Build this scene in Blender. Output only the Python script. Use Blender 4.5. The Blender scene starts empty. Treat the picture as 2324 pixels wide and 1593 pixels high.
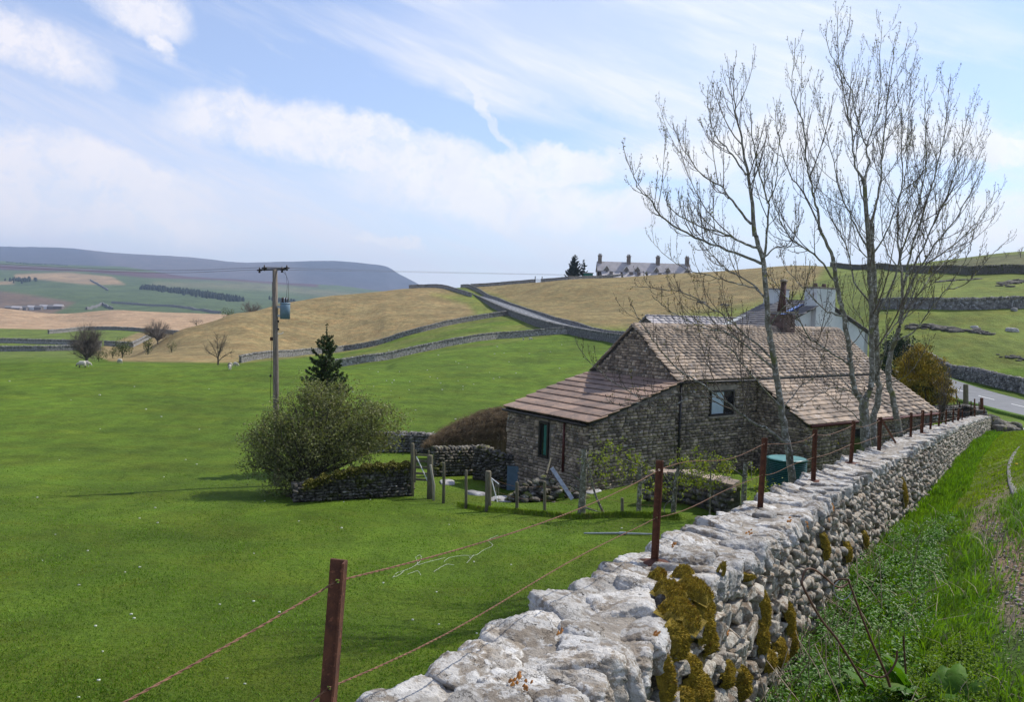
import bpy, bmesh, math, random
import numpy as np
from mathutils import Vector, Matrix, noise as mnoise
R_ = math.radians
random.seed(11)
rng = np.random.default_rng(11)
sc = bpy.context.scene
COL = sc.collection
# ---------------------------------------------------------------- camera
FPX = 1830.0; CX = 1162.0; CY = 796.5
TH = math.atan(.0314); PI_ = -math.atan(91.4/FPX)
Fv = np.array([0, math.cos(PI_), math.sin(PI_)])
U0 = np.cross(np.array([1., 0, 0]), Fv)
Rv = math.cos(TH)*np.array([1., 0, 0]) + math.sin(TH)*U0
Uv = -math.sin(TH)*np.array([1., 0, 0]) + math.cos(TH)*U0
cam = bpy.data.cameras.new('camera'); camo = bpy.data.objects.new('camera', cam); COL.objects.link(camo)
cam.sensor_width = 36; cam.lens = 36*FPX/2324; cam.clip_start = .05; cam.clip_end = 30000
camo.matrix_world = Matrix(((Rv[0], Uv[0], -Fv[0], 0), (Rv[1], Uv[1], -Fv[1], 0), (Rv[2], Uv[2], -Fv[2], 0), (0, 0, 0, 1)))
sc.camera = camo
SUN_AZ, SUN_EL = 56.0, 49.0
sd = bpy.data.lights.new('sun', 'SUN'); so = bpy.data.objects.new('sun', sd); COL.objects.link(so)
sd.energy = 4.2; sd.angle = R_(.55); sd.color = (1, .945, .85)
sv = Vector((math.sin(R_(SUN_AZ))*math.cos(R_(SUN_EL)), math.cos(R_(SUN_AZ))*math.cos(R_(SUN_EL)), math.sin(R_(SUN_EL))))
so.rotation_euler = sv.to_track_quat('Z', 'Y').to_euler()
sc.view_settings.view_transform = 'Standard'; sc.view_settings.look = 'None'
sc.view_settings.gamma = 1; sc.view_settings.use_curve_mapping = False; sc.view_settings.exposure = 0.16
sc.render.resolution_x = 1024; sc.render.resolution_y = 703
sc.cycles.max_bounces = 6; sc.cycles.diffuse_bounces = 2; sc.cycles.glossy_bounces = 2; sc.cycles.transmission_bounces = 3
sc.cycles.transparent_max_bounces = 6; sc.cycles.volume_bounces = 0

# ---------------------------------------------------------------- node helpers
class NT:
    def __init__(s, tree): s.t = tree; s.n = tree.nodes; s.l = tree.links
    def new(s, typ, **kw):
        n = s.n.new(typ)
        for k, v in kw.items():
            if k == 'inp':
                for a, b in v.items(): s.put(n, a, b)
            else: setattr(n, k, v)
        return n
    def put(s, n, a, b):
        i = n.inputs[a]
        if isinstance(b, bpy.types.NodeSocket): s.l.new(b, i)
        elif isinstance(b, (tuple, list)) and i.type == 'RGBA' and len(b) == 3: i.default_value = (*b, 1)
        else: i.default_value = b
    def math(s, op, a, b=0.0, c=None, clamp=False):
        n = s.n.new('ShaderNodeMath'); n.operation = op; n.use_clamp = clamp
        s.put(n, 0, a); s.put(n, 1, b)
        if c is not None: s.put(n, 2, c)
        return n.outputs[0]
    def noise(s, vec, scale, detail=4, rough=.55, dist=0.0, col=False):
        n = s.n.new('ShaderNodeTexNoise'); s.put(n, 'Vector', vec); s.put(n, 'Scale', scale); s.put(n, 'Detail', detail)
        s.put(n, 'Roughness', rough); s.put(n, 'Distortion', dist)
        return n.outputs['Color' if col else 'Fac']
    def ramp(s, fac, lo, hi, smooth=True):
        n = s.n.new('ShaderNodeMapRange'); n.interpolation_type = 'SMOOTHSTEP' if smooth else 'LINEAR'
        s.put(n, 'Value', fac); s.put(n, 'From Min', lo); s.put(n, 'From Max', hi)
        return n.outputs[0]
    def mix(s, fac, a, b, mode='MIX'):
        n = s.n.new('ShaderNodeMix'); n.data_type = 'RGBA'; n.blend_type = mode; n.clamp_factor = True
        s.put(n, 0, fac); s.put(n, 6, a); s.put(n, 7, b)
        return n.outputs[2]
    def scalev(s, vec, xyz, rot=(0, 0, 0)):
        n = s.n.new('ShaderNodeMapping'); s.put(n, 'Vector', vec); n.inputs['Scale'].default_value = xyz; n.inputs['Rotation'].default_value = rot
        return n.outputs[0]

# ---------------------------------------------------------------- world: sky with clouds
W = bpy.data.worlds.new('World'); sc.world = W; W.use_nodes = True
def build_world():
    t = NT(W.node_tree); t.n.clear()
    out = t.new('ShaderNodeOutputWorld')
    sky = t.new('ShaderNodeTexSky', sky_type='NISHITA', sun_disc=False)
    sky.sun_elevation = R_(SUN_EL); sky.sun_rotation = R_(SUN_AZ); sky.altitude = 300; sky.air_density = 1.0; sky.dust_density = .6; sky.ozone_density = 1.6
    tc = t.new('ShaderNodeTexCoord')
    sep = t.new('ShaderNodeSeparateXYZ'); t.put(sep, 0, tc.outputs['Generated'])
    az = t.math('ARCTAN2', sep.outputs[0], sep.outputs[1]); el = t.math('ARCSINE', sep.outputs[2])
    pt = t.new('ShaderNodeCombineXYZ'); t.put(pt, 0, az); t.put(pt, 1, el)
    P = pt.outputs[0]
    # warped coordinates
    wn = t.noise(P, 8, 7, .68, 0, True)
    off = t.new('ShaderNodeVectorMath', operation='SUBTRACT'); t.put(off, 0, wn); off.inputs[1].default_value = (.5, .5, .5)
    offs = t.new('ShaderNodeVectorMath', operation='SCALE'); t.put(offs, 0, off.outputs[0]); t.put(offs, 'Scale', .085)
    pw = t.new('ShaderNodeVectorMath', operation='ADD'); t.put(pw, 0, P); t.put(pw, 1, offs.outputs[0]); PW = pw.outputs[0]
    sp2 = t.new('ShaderNodeSeparateXYZ'); t.put(sp2, 0, PW); wx, wy = sp2.outputs[0], sp2.outputs[1]
    def ell(cx, cy, rx, ry, ang=0, x=wx, y=wy, soft=.5):
        a0 = math.atan((cx-CX)/FPX); e0 = math.atan((705-cy + .0314*(cx-CX))/FPX*math.cos(a0))
        dx = t.math('SUBTRACT', x, a0); dy = t.math('SUBTRACT', y, e0)
        c, s_ = math.cos(R_(ang)), math.sin(R_(ang))
        ux = t.math('ADD', t.math('MULTIPLY', dx, c/(rx/FPX)), t.math('MULTIPLY', dy, s_/(rx/FPX)))
        uy = t.math('ADD', t.math('MULTIPLY', dx, -s_/(ry/FPX)), t.math('MULTIPLY', dy, c/(ry/FPX)))
        d2 = t.math('ADD', t.math('MULTIPLY', ux, ux), t.math('MULTIPLY', uy, uy))
        return t.ramp(d2, 1.0+soft, 1.0-soft)
    def mx(l):
        r = l[0]
        for q in l[1:]: r = t.math('MAXIMUM', r, q)
        return r
    # cumulus bodies (position on the sky), edges broken by noise
    cum = mx([ell(620, 300, 210, 62, -8, soft=.7), ell(840, 345, 210, 68, -16), ell(1010, 400, 190, 80, -12), ell(1210, 385, 180, 50, 4), ell(1100, 455, 300, 60, -6, soft=.8),
              ell(190, 400, 240, 72, -6), ell(200, 480, 280, 50, -3, soft=.9), ell(290, 10, 100, 52, -14, soft=.75), ell(60, 110, 120, 50, -12, soft=.9), ell(350, 100, 34, 20, -30, soft=.9), ell(2230, 335, 85, 38, -8),
              ell(1400, 485, 90, 45, -4, soft=.8), ell(2080, 330, 160, 40, 6, soft=.9), ell(1640, 340, 240, 45, 10, soft=.9), ell(2260, 520, 200, 60, 0, soft=.9), ell(890, 542, 70, 12, -6, soft=.7)])
    nb = t.ramp(t.noise(PW, 22, 7, .66), .30, .62)
    cum = t.math('MULTIPLY', cum, t.math('MULTIPLY_ADD', nb, .62, .52), clamp=True)
    # cirrus streaks running down to the right
    rot = lambda v, a: t.scalev(v, (1, 1, 1), (0, 0, R_(a)))
    st = t.noise(t.scalev(rot(P, 17), (1.5, 8.5, 1)), 1.9, 6, .58, .35)
    st = t.ramp(st, .33, .66)
    fine = t.ramp(t.noise(t.scalev(rot(P, 21), (4, 34, 1)), 2.4, 5, .65, .2), .3, .75)
    bigv = t.ramp(t.noise(t.scalev(rot(P, 14), (1.4, 4, 1)), 1.5, 3, .5), .35, .65)
    veil = t.math('MULTIPLY', st, t.math('MULTIPLY_ADD', fine, .5, .5))
    bright = mx([ell(1480, 110, 620, 170, -6, x=az, y=el, soft=1.0), ell(1750, 260, 420, 150, 0, x=az, y=el, soft=1.0), ell(1100, 210, 250, 50, -14, x=az, y=el, soft=1.0), ell(1690, 60, 300, 120, 0, x=az, y=el, soft=1.0)])
    contrail = t.math('MULTIPLY', ell(1100, 275, 95, 12, -43, soft=.8), .55)
    f = t.math('ADD', t.math('MULTIPLY', veil, .55), t.math('MULTIPLY', bright, .46))
    f = t.math('ADD', f, t.math('MULTIPLY', bigv, .10)); f = t.math('ADD', f, contrail)
    gaps = mx([ell(650, 175, 260, 50, -18, soft=1.0), ell(960, 245, 330, 40, -14, soft=1.0), ell(1290, 300, 200, 45, -8, soft=1.0), ell(2150, 210, 260, 80, -4, soft=1.0), ell(1450, 430, 120, 40, 0, soft=1.0)])
    f = t.math('SUBTRACT', f, t.math('MULTIPLY', gaps, .30))
    haze = t.ramp(el, .34, .0, False)
    f = t.math('ADD', f, t.math('MULTIPLY', t.math('MULTIPLY', haze, haze), .85))
    f = t.math('MINIMUM', t.math('MAXIMUM', f, .20), .92)
    ctint0 = 0
    ctint = t.mix(t.ramp(az, -.7, .35), (.80, .79, .90), (.88, .92, .97))
    skyc = t.new('ShaderNodeVectorMath', operation='SCALE'); t.put(skyc, 0, sky.outputs[0]); t.put(skyc, 'Scale', SKY_K)
    skyt = t.mix(1.0, skyc.outputs[0], (.92, .98, 1.12), 'MULTIPLY')
    c1 = t.mix(f, skyt, ctint)
    ccol = t.mix(t.ramp(az, -.7, .2), (.92, .88, .92), (1.0, 1.0, 1.0))
    shade = t.ramp(t.noise(PW, 14, 4, .6), .3, .75)
    ccol = t.mix(t.math('MULTIPLY', shade, .45), ccol, (.76, .79, .90))
    c2 = t.mix(t.math('MULTIPLY', cum, .92), c1, ccol)
    below = t.ramp(el, -.02, .0)
    c2 = t.mix(below, (.45, .5, .52), c2)
    bg = t.new('ShaderNodeBackground'); t.put(bg, 0, c2); t.put(bg, 1, 1.0)
    t.l.new(bg.outputs[0], out.inputs[0])
SKY_K = .15      # strength of the physical sky inside the mix (clouds are given at their own radiance)
build_world()

# ---------------------------------------------------------------- photo geometry helpers (pixel of a 2324 wide view -> point at distance d)
def at(x, y, d):
    v = Rv*(x-CX)/FPX - Uv*(y-CY)/FPX + Fv
    return v*(d/v[1])
def proj(P):
    P = np.asarray(P, float); c = P@Fv
    return CX+FPX*(P@Rv)/c, CY-FPX*(P@Uv)/c

# ---------------------------------------------------------------- object helpers
def tag(o, label=None, cat=None, group=None, kind=None):
    if label: o['label'] = label
    if cat: o['category'] = cat
    if group: o['group'] = group
    if kind: o['kind'] = kind
    elif cat: o['kind'] = 'thing'
    return o
def empty(name, loc=(0, 0, 0), rz=0, **kw):
    o = bpy.data.objects.new(name, None); COL.objects.link(o); o.location = loc; o.rotation_euler = (0, 0, rz); o.empty_display_size = .2
    return tag(o, **kw)
def link(name, me, parent=None, **kw):
    o = bpy.data.objects.new(name, me); COL.objects.link(o)
    if parent is not None: o.parent = parent
    return tag(o, **kw)
def mesh_np(name, V, F, mat=None, smooth=False, attrs=None, cols=None):
    """V (n,3); F (m,k) array or list of faces"""
    me = bpy.data.meshes.new(name); V = np.ascontiguousarray(V, dtype=np.float32)
    if isinstance(F, np.ndarray):
        k = F.shape[1]; m = F.shape[0]
        me.vertices.add(len(V)); me.vertices.foreach_set('co', V.ravel())
        me.loops.add(m*k); me.loops.foreach_set('vertex_index', F.astype(np.int32).ravel())
        me.polygons.add(m); me.polygons.foreach_set('loop_start', np.arange(0, m*k, k, dtype=np.int32))
        me.update(calc_edges=True)
    else:
        me.from_pydata([tuple(v) for v in V], [], F); me.update()
    if smooth: me.polygons.foreach_set('use_smooth', np.ones(len(me.polygons), dtype=bool))
    if attrs:
        for an, arr in attrs.items():
            a = me.attributes.new(an, 'FLOAT', 'POINT'); a.data.foreach_set('value', np.asarray(arr, np.float32))
    if cols is not None:
        a = me.attributes.new('tint_col', 'FLOAT_COLOR', 'POINT')
        c = np.ones((len(V), 4), np.float32); c[:, :3] = cols; a.data.foreach_set('color', c.ravel())
    if mat: me.materials.append(mat)
    me.validate(verbose=False)
    return me
class MB:
    """collects boxes and tubes of one part into one mesh"""
    def __init__(s): s.v = []; s.f = []; s.t = []
    def add(s, vs, fs, tint=None):
        b = len(s.v); s.v += [tuple(v) for v in vs]; s.f += [tuple(b+i for i in f) for f in fs]
        s.t += [tint if tint is not None else 0.0]*len(vs)
    def hexa(s, p, tint=None):   # p: 8 points, bottom 4 then top 4
        s.add(p, [(3, 2, 1, 0), (4, 5, 6, 7), (0, 1, 5, 4), (1, 2, 6, 5), (2, 3, 7, 6), (3, 0, 4, 7)], tint)
    def box(s, c, hx, hy, hz, ax=(1, 0, 0), ay=(0, 1, 0), az=(0, 0, 1), jit=0, tint=None):
        c, ax, ay, az = map(lambda q: np.asarray(q, float), (c, ax, ay, az))
        P = []
        for k in (-1, 1):
            for i, j in ((-1, -1), (1, -1), (1, 1), (-1, 1)):
                q = c+ax*hx*i+ay*hy*j+az*hz*k
                if jit: q = q+np.array([random.uniform(-jit, jit) for _ in range(3)])
                P.append(q)
        s.hexa(P, tint)
    def tube(s, pts, rad, n=6, cap=True, tint=None):
        pts = [np.asarray(p, float) for p in pts]
        if not hasattr(rad, '__len__'): rad = [rad]*len(pts)
        b = len(s.v); ref = np.array([.31, .17, .93])
        for i, p in enumerate(pts):
            d = pts[min(i+1, len(pts)-1)]-pts[max(i-1, 0)]; L = np.linalg.norm(d); d = d/L if L > 1e-9 else np.array([0, 0, 1.])
            a = np.cross(d, ref); la = np.linalg.norm(a)
            if la < .05: a = np.cross(d, np.array([1., 0, 0])); la = np.linalg.norm(a)
            a /= la; c = np.cross(d, a)
            for k in range(n):
                an = 2*math.pi*k/n; s.v.append(tuple(p+(a*math.cos(an)+c*math.sin(an))*rad[i])); s.t.append(tint or 0.0)
        for i in range(len(pts)-1):
            for k in range(n):
                k2 = (k+1) % n; s.f.append((b+i*n+k, b+i*n+k2, b+(i+1)*n+k2, b+(i+1)*n+k))
        if cap: s.f.append(tuple(b+k for k in range(n))[::-1]); s.f.append(tuple(b+(len(pts)-1)*n+k for k in range(n)))
    def mesh(s, name, mat, smooth=False):
        me = bpy.data.meshes.new(name); me.from_pydata(s.v, [], s.f); me.update()
        if any(s.t):
            a = me.attributes.new('tint', 'FLOAT', 'POINT'); a.data.foreach_set('value', np.array(s.t, np.float32))
        if smooth: me.polygons.foreach_set('use_smooth', [True]*len(me.polygons))
        if mat: me.materials.append(mat)
        return me
    def obj(s, name, mat, parent=None, smooth=False, **kw): return link(name, s.mesh(name, mat, smooth), parent, **kw)
# ---------------------------------------------------------------- materials
def material(name, c1, c2=None, scale=3.0, rough=.85, c3=None, scale3=20, t3=(.6, .7), bump=0, bscale=30, bdist=.02, rnd=.25, lo=.35, hi=.65, metallic=0, spec=.3,
             use_tint=False, objspace=False, stretch=None, trans=None, c4=None, s4=8, t4=(.62, .68)):
    m = bpy.data.materials.new(name); m.use_nodes = True; t = NT(m.node_tree); t.n.clear()
    out = t.new('ShaderNodeOutputMaterial'); b = t.new('ShaderNodeBsdfPrincipled')
    if objspace: pos = t.new('ShaderNodeTexCoord').outputs['Object']
    else: pos = t.new('ShaderNodeNewGeometry').outputs['Position']
    if stretch: pos = t.scalev(pos, stretch)
    col = None
    if c2 is None: c2 = tuple(x*.7 for x in c1)
    f = t.ramp(t.noise(pos, scale, 5, .6), lo, hi)
    col = t.mix(f, c1, c2)
    if c3: col = t.mix(t.ramp(t.noise(pos, scale3, 4, .6), *t3), col, c3)
    if c4: col = t.mix(t.ramp(t.noise(t.scalev(pos, (1, 1, 1.01)), s4, 3, .5), *t4), col, c4)
    if rnd:
        oi = t.new('ShaderNodeObjectInfo').outputs['Random']
        at_ = t.new('ShaderNodeAttribute'); at_.attribute_name = 'tint'
        r = t.math('FRACT', t.math('ADD', oi, at_.outputs['Fac']))
        k = t.math('MULTIPLY_ADD', r, 2*rnd, 1-rnd)
        kk = t.new('ShaderNodeCombineXYZ'); t.put(kk, 0, k); t.put(kk, 1, t.math('MULTIPLY_ADD', k, .97, .03)); t.put(kk, 2, t.math('MULTIPLY_ADD', k, .9, .1))
        col = t.mix(1.0, col, kk.outputs[0], 'MULTIPLY')
    if use_tint:
        a2 = t.new('ShaderNodeAttribute'); a2.attribute_name = 'tint_col'; col = t.mix(1.0, col, a2.outputs['Color'], 'MULTIPLY')
    t.put(b, 'Base Color', col); t.put(b, 'Roughness', rough); t.put(b, 'Metallic', metallic); t.put(b, 'Specular IOR Level', spec)
    if bump:
        bn = t.new('ShaderNodeBump'); t.put(bn, 'Strength', bump); t.put(bn, 'Distance', bdist); t.put(bn, 'Height', t.noise(pos, bscale, 6, .65)); t.put(b, 'Normal', bn.outputs[0])
    sh = b.outputs[0]
    if trans:
        tr = t.new('ShaderNodeBsdfTranslucent'); t.put(tr, 0, t.mix(1.0, col, trans, 'MULTIPLY')); mxs = t.new('ShaderNodeMixShader'); t.put(mxs, 0, .4); t.l.new(sh, mxs.inputs[1]); t.l.new(tr.outputs[0], mxs.inputs[2]); sh = mxs.outputs[0]
    t.l.new(sh, out.inputs[0])
    return m
# ================================================================ TERRAIN
def pchip(x, y, xn):
    x = np.asarray(x, float); y = np.asarray(y, float); h = np.diff(x); d = np.diff(y)/h
    m = np.zeros_like(y)
    for i in range(1, len(x)-1):
        if d[i-1]*d[i] > 0:
            w1 = 2*h[i]+h[i-1]; w2 = h[i]+2*h[i-1]; m[i] = (w1+w2)/(w1/d[i-1]+w2/d[i])
    m[0] = d[0]; m[-1] = d[-1]
    i = np.clip(np.searchsorted(x, xn)-1, 0, len(x)-2); s = np.clip((xn-x[i])/h[i], 0, 1)
    return (2*s**3-3*s**2+1)*y[i]+(s**3-2*s**2+s)*h[i]*m[i]+(-2*s**3+3*s**2)*y[i+1]+(s**3-s**2)*h[i]*m[i+1]
def a_of(px): v = at(px, 730, 1.0); return v[0]/v[1]
def z_of(a, y, d):
    # height at (a*d, d) that projects to image row y
    k = -(y-CY)/FPX
    sx = (a*(Uv[1]*k+Fv[1])-Uv[0]*k-Fv[0])/(Rv[0]-a*Rv[1])
    v = Rv*sx+Uv*k+Fv
    return v[2]/v[1]*d
NEAR_L = [(.8, 'z', -4.4), (6, 'z', -4.8), (10, 'z', -5.1), (20, 'z', -6.2), (32, 'z', -7.3), (50, 'z', -8.1), (70, 'z', -8.35)]
NEAR_R = [(.8, 'z', -4.4), (10, 'z', -5.1), (20, 'z', -5.8), (30, 'z', -6.3), (38, 'z', -7.0)]
T = {
 -500: NEAR_L+[(100, 826), (130, 'z', -12.5), (230, 806), (300, 792), (440, 748), (520, 738), (620, 720), (700, 700), (850, 'z', -30), (1300, 'z', -26), (1500, 'z', -20), (1900, 'z', 5), (2400, 'z', 40), (3600, 'z', 130), (4400, 'z', 190), (5200, 'z', 180), (7500, 'z', 430), (9500, 'z', 430)],
 0: NEAR_L+[(100, 826), (130, 'z', -12.5), (230, 806), (300, 792), (440, 748), (520, 740), (620, 722), (700, 702), (850, 'z', -30), (1300, 704), (1700, 688), (1900, 668), (2400, 650), (3000, 620), (3600, 606), (4400, 596), (5200, 'z', 165), (6300, 581), (7500, 561), (9500, 'z', 430)],
 135: NEAR_L+[(100, 825), (130, 'z', -12.5), (230, 806), (300, 792), (440, 749), (520, 742), (620, 730), (700, 712), (850, 'z', -32), (1300, 704), (1700, 690), (1900, 672), (2400, 650), (3000, 624), (3600, 610), (4400, 604), (5200, 'z', 150), (6300, 583), (7500, 562), (9500, 'z', 430)],
 270: NEAR_L+[(100, 826), (118, 824), (140, 816), (160, 812), (190, 'z', -14.5), (250, 806), (300, 792), (440, 748), (520, 736), (620, 718), (700, 704), (850, 'z', -32), (1300, 706), (1700, 693), (1900, 680), (2400, 656), (3000, 630), (3600, 615), (4400, 606), (5200, 'z', 150), (6300, 592), (7500, 575), (9500, 'z', 410)],
 430: NEAR_L+[(100, 828), (118, 829), (145, 820), (190, 785), (230, 742), (265, 'z', -13), (440, 'z', -17.5), (520, 736), (620, 722), (700, 711), (850, 'z', -32), (1300, 710), (1700, 696), (1900, 688), (2400, 664), (3000, 646), (3600, 634), (4400, 627), (5200, 'z', 95), (6300, 605), (7500, 586), (9500, 'z', 370)],
 545: NEAR_L+[(100, 829), (118, 830), (150, 823), (195, 775), (255, 710), (300, 'z', -10), (440, 'z', -18), (620, 727), (700, 716), (850, 'z', -32), (1300, 714), (1700, 704), (1900, 694), (2400, 676), (3000, 654), (3600, 640), (4400, 634), (5200, 'z', 90), (6300, 612), (7500, 597), (9500, 'z', 340)],
 640: NEAR_L+[(100, 831), (118, 833), (150, 822), (190, 800), (235, 740), (282, 688), (330, 'z', -8), (440, 'z', -18), (700, 'z', -20), (850, 'z', -32), (1300, 'z', -20), (1900, 698), (2400, 684), (3000, 662), (3600, 648), (4400, 642), (5200, 'z', 90), (6300, 612), (7500, 594), (9500, 'z', 340)],
 750: NEAR_L+[(100, 836), (125, 838), (150, 834), (175, 815), (205, 797), (240, 745), (300, 672), (345, 'z', -3), (440, 'z', -15), (850, 'z', -32), (1900, 'z', -20), (2400, 'z', 0), (3000, 668), (3600, 656), (4400, 649), (5200, 'z', 90), (6300, 614), (7200, 591), (8000, 'z', 400), (9500, 'z', 380)],
 846: NEAR_L+[(100, 843), (130, 838), (155, 820), (205, 786), (248, 722), (320, 662), (370, 'z', 2), (440, 'z', -8), (850, 'z', -32), (3000, 'z', 28), (4400, 661), (5200, 'z', 82), (6300, 632), (7200, 600), (8000, 'z', 370), (9500, 'z', 340)],
 880: NEAR_L+[(100, 845), (130, 838), (155, 817), (205, 778), (250, 712), (330, 659), (380, 'z', 3), (440, 'z', -6), (850, 'z', -32), (3000, 'z', 30), (4400, 665), (5200, 'z', 80), (6300, 640), (7200, 607), (8000, 'z', 340), (9500, 'z', 320)],
 898: NEAR_L+[(100, 846), (158, 812), (206, 772), (253, 710), (335, 657), (385, 'z', 4), (850, 'z', -32), (4400, 'z', 62), (6300, 656), (7200, 620), (8000, 'z', 260), (9500, 'z', 240)],
 930: NEAR_L+[(100, 847), (160, 804), (208, 762), (255, 708), (340, 655), (390, 'z', 5), (850, 'z', -32), (4400, 'z', 60), (6300, 662), (7200, 636), (8000, 'z', 200), (9500, 'z', 180)],
 970: NEAR_L+[(100, 848), (163, 796), (212, 751), (258, 704), (342, 653.5), (390, 'z', 6), (850, 'z', -32), (4400, 'z', 40), (7200, 660), (9500, 'z', 100)],
 1040: NEAR_L+[(100, 849), (168, 782), (221, 733), (262, 700), (310, 668), (348, 653), (395, 'z', 6), (850, 'z', -32), (4400, 'z', -20), (9500, 'z', -60)],
 1100: NEAR_L+[(100, 850), (172, 774), (228, 722), (262, 700), (300, 678), (350, 650), (400, 'z', 7), (850, 'z', -32), (9500, 'z', -60)],
 1160: [(.8, 'z', -4.4), (10, 'z', -5.1), (20, 'z', -6.05), (28, 'z', -6.9), (34.7, 'z', -7.8), (50, 'z', -8.05), (70, 'z', -8.3), (100, 852), (178, 768), (232, 715), (245, 708), (300, 674), (345, 645), (400, 'z', 9), (850, 'z', -32), (9500, 'z', -60)],
 1290: [(.8, 'z', -4.4), (10, 'z', -5.1), (20, 'z', -5.9), (26, 'z', -6.6), (32, 'z', -7.2), (45, 'z', -7.8), (70, 'z', -8.2), (100, 850), (178, 760), (186, 748), (250, 700), (332, 635), (400, 'z', 13), (850, 'z', -32), (9500, 'z', -60)],
 1440: [(.8, 'z', -4.4), (10, 'z', -5.1), (20, 'z', -5.8), (26, 'z', -6.35), (33, 'z', -6.95), (45, 'z', -7.5), (70, 'z', -8.0), (100, 846), (146, 786), (156, 769), (175, 756), (240, 700), (352, 629), (420, 'z', 15), (850, 'z', -20), (9500, 'z', -60)],
 1600: NEAR_R+[(60, 'z', -7.4), (95, 841), (128, 790), (150, 768), (220, 703), (355, 619), (420, 'z', 19), (850, 'z', -20), (9500, 'z', -60)],
 1830: NEAR_R+[(60, 'z', -6.8), (90, 838), (115, 806), (135, 760), (180, 704), (240, 655), (325, 605), (400, 'z', 20), (850, 'z', -20), (9500, 'z', -60)],
 2000: [(.8, 'z', -4.4), (10, 'z', -5.1), (20, 'z', -5.6), (38, 'z', -6.3), (50, 'z', -6.6), (75, 'z', -6.4), (95, 795), (112, 705), (160, 655), (230, 618), (270, 605), (330, 'z', 21), (420, 'z', 16), (850, 'z', -20), (9500, 'z', -60)],
 2150: [(.8, 'z', -4.4), (10, 'z', -5.0), (20, 'z', -5.4), (38, 'z', -6.1), (50, 'z', -6.5), (68, 'z', -6.35), (84, 'z', -5.9), (91, 800), (98, 752), (109, 700), (132, 660), (175, 618), (230, 600), (300, 594), (400, 'z', 20), (850, 'z', -20), (9500, 'z', -60)],
 2323: [(.8, 'z', -4.4), (20, 'z', -5.4), (38, 'z', -6.1), (52, 'z', -6.3), (70, 'z', -6.3), (76, 'z', -6.2), (84, 845), (90, 795), (99, 740), (109, 697), (128, 660), (150, 621), (200, 586), (300, 575), (400, 'z', 30), (850, 'z', -20), (9500, 'z', -60)],
 2800: [(.8, 'z', -4.4), (20, 'z', -5.4), (38, 'z', -6.1), (52, 'z', -6.3), (70, 'z', -6.3), (76, 'z', -6.0), (95, 'z', -1), (109, 'z', 2.6), (150, 'z', 10), (200, 'z', 17), (300, 'z', 28), (400, 'z', 30), (850, 'z', -20), (9500, 'z', -60)],
}
LD = np.linspace(math.log(.8), math.log(9500), 900)
xs = sorted(T); acol = np.array([a_of(x) for x in xs])
prof = np.zeros((len(xs), len(LD)))
for i, x in enumerate(xs):
    dd, zz = [], []
    for e in T[x]:
        dd.append(math.log(e[0])); zz.append(e[2] if len(e) == 3 else z_of(acol[i], e[1], e[0]))
    # interpolate z/d-like slope safely: plain pchip in log distance
    prof[i] = pchip(dd, zz, LD)
AG = np.linspace(-1.05, 1.05, 1100)
TG = np.zeros((len(AG), len(LD)))
ag = np.clip(AG, acol[0], acol[-1])
for j in range(len(LD)): TG[:, j] = pchip(acol, prof[:, j], ag)
ker = None
def smooth_a(M):
    k = 5; P = np.pad(M, ((k//2, k//2), (0, 0)), 'edge'); c = np.cumsum(np.vstack([np.zeros((1, P.shape[1])), P]), 0)
    return (c[k:]-c[:-k])/k
TG = smooth_a(TG)
def table_z(X, Y):
    Y = np.maximum(Y, .8); a = np.clip(X/Y, -1.049, 1.049); fa = (a-AG[0])/(AG[1]-AG[0]); fl = np.clip((np.log(Y)-LD[0])/(LD[1]-LD[0]), 0, len(LD)-1.001)
    i = np.clip(fa.astype(int), 0, len(AG)-2); j = fl.astype(int); u = fa-i; v = fl-j
    return (TG[i, j]*(1-u)*(1-v)+TG[i+1, j]*u*(1-v)+TG[i, j+1]*(1-u)*v+TG[i+1, j+1]*u*v)
# ---- main wall line: posts give (photo x, y of wall top, distance)
WPX = [(1485, 1274, 4.96), (1724, 1158, 7.65), (1845, 1091, 10.1), (1930, 1051, 12.7), (1994, 1025, 15.3), (2066, 992, 18.2), (2091, 983, 20.8), (2111, 975, 23.4), (2130, 969, 26.1), (2146, 964, 28.8), (2162, 960, 31.5), (2174, 956, 34.2), (2183, 953.5, 37), (2212, 946, 43.5), (2233, 943, 50)]
WP = np.array([at(*p) for p in WPX])
d0 = (WP[1]-WP[0]); d0 = d0/d0[1]
P1 = at(741, 1285, 2.17)-np.array([0, 0, .60])
PP = np.vstack([P1, WP]); tt = np.gradient(PP[:, :2], axis=0); tt /= np.linalg.norm(tt, axis=1)[:, None]
WL = PP.copy(); WL[:, 0] += tt[:, 1]*.125; WL[:, 1] -= tt[:, 0]*.125       # posts stand left of the centre line
dd0 = (WL[1]-WL[0]); dd0 = dd0/dd0[1]
WL = np.vstack([WL[0]-dd0*1.5+np.array([0, 0, -.03]), WL]); wy = WL[:, 1]
def wall_c(Y): return np.interp(Y, wy, WL[:, 0]), np.interp(Y, wy, WL[:, 2])
def wall_dir(Y):
    x1, _ = wall_c(Y+.6); x0, _ = wall_c(Y-.6); t = np.array([(x1-x0)/1.2, 1.]) ; return t/np.hypot(*t)
def sst(x, a, b): t = np.clip((x-a)/(b-a), 0, 1); return t*t*(3-2*t)
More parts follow.
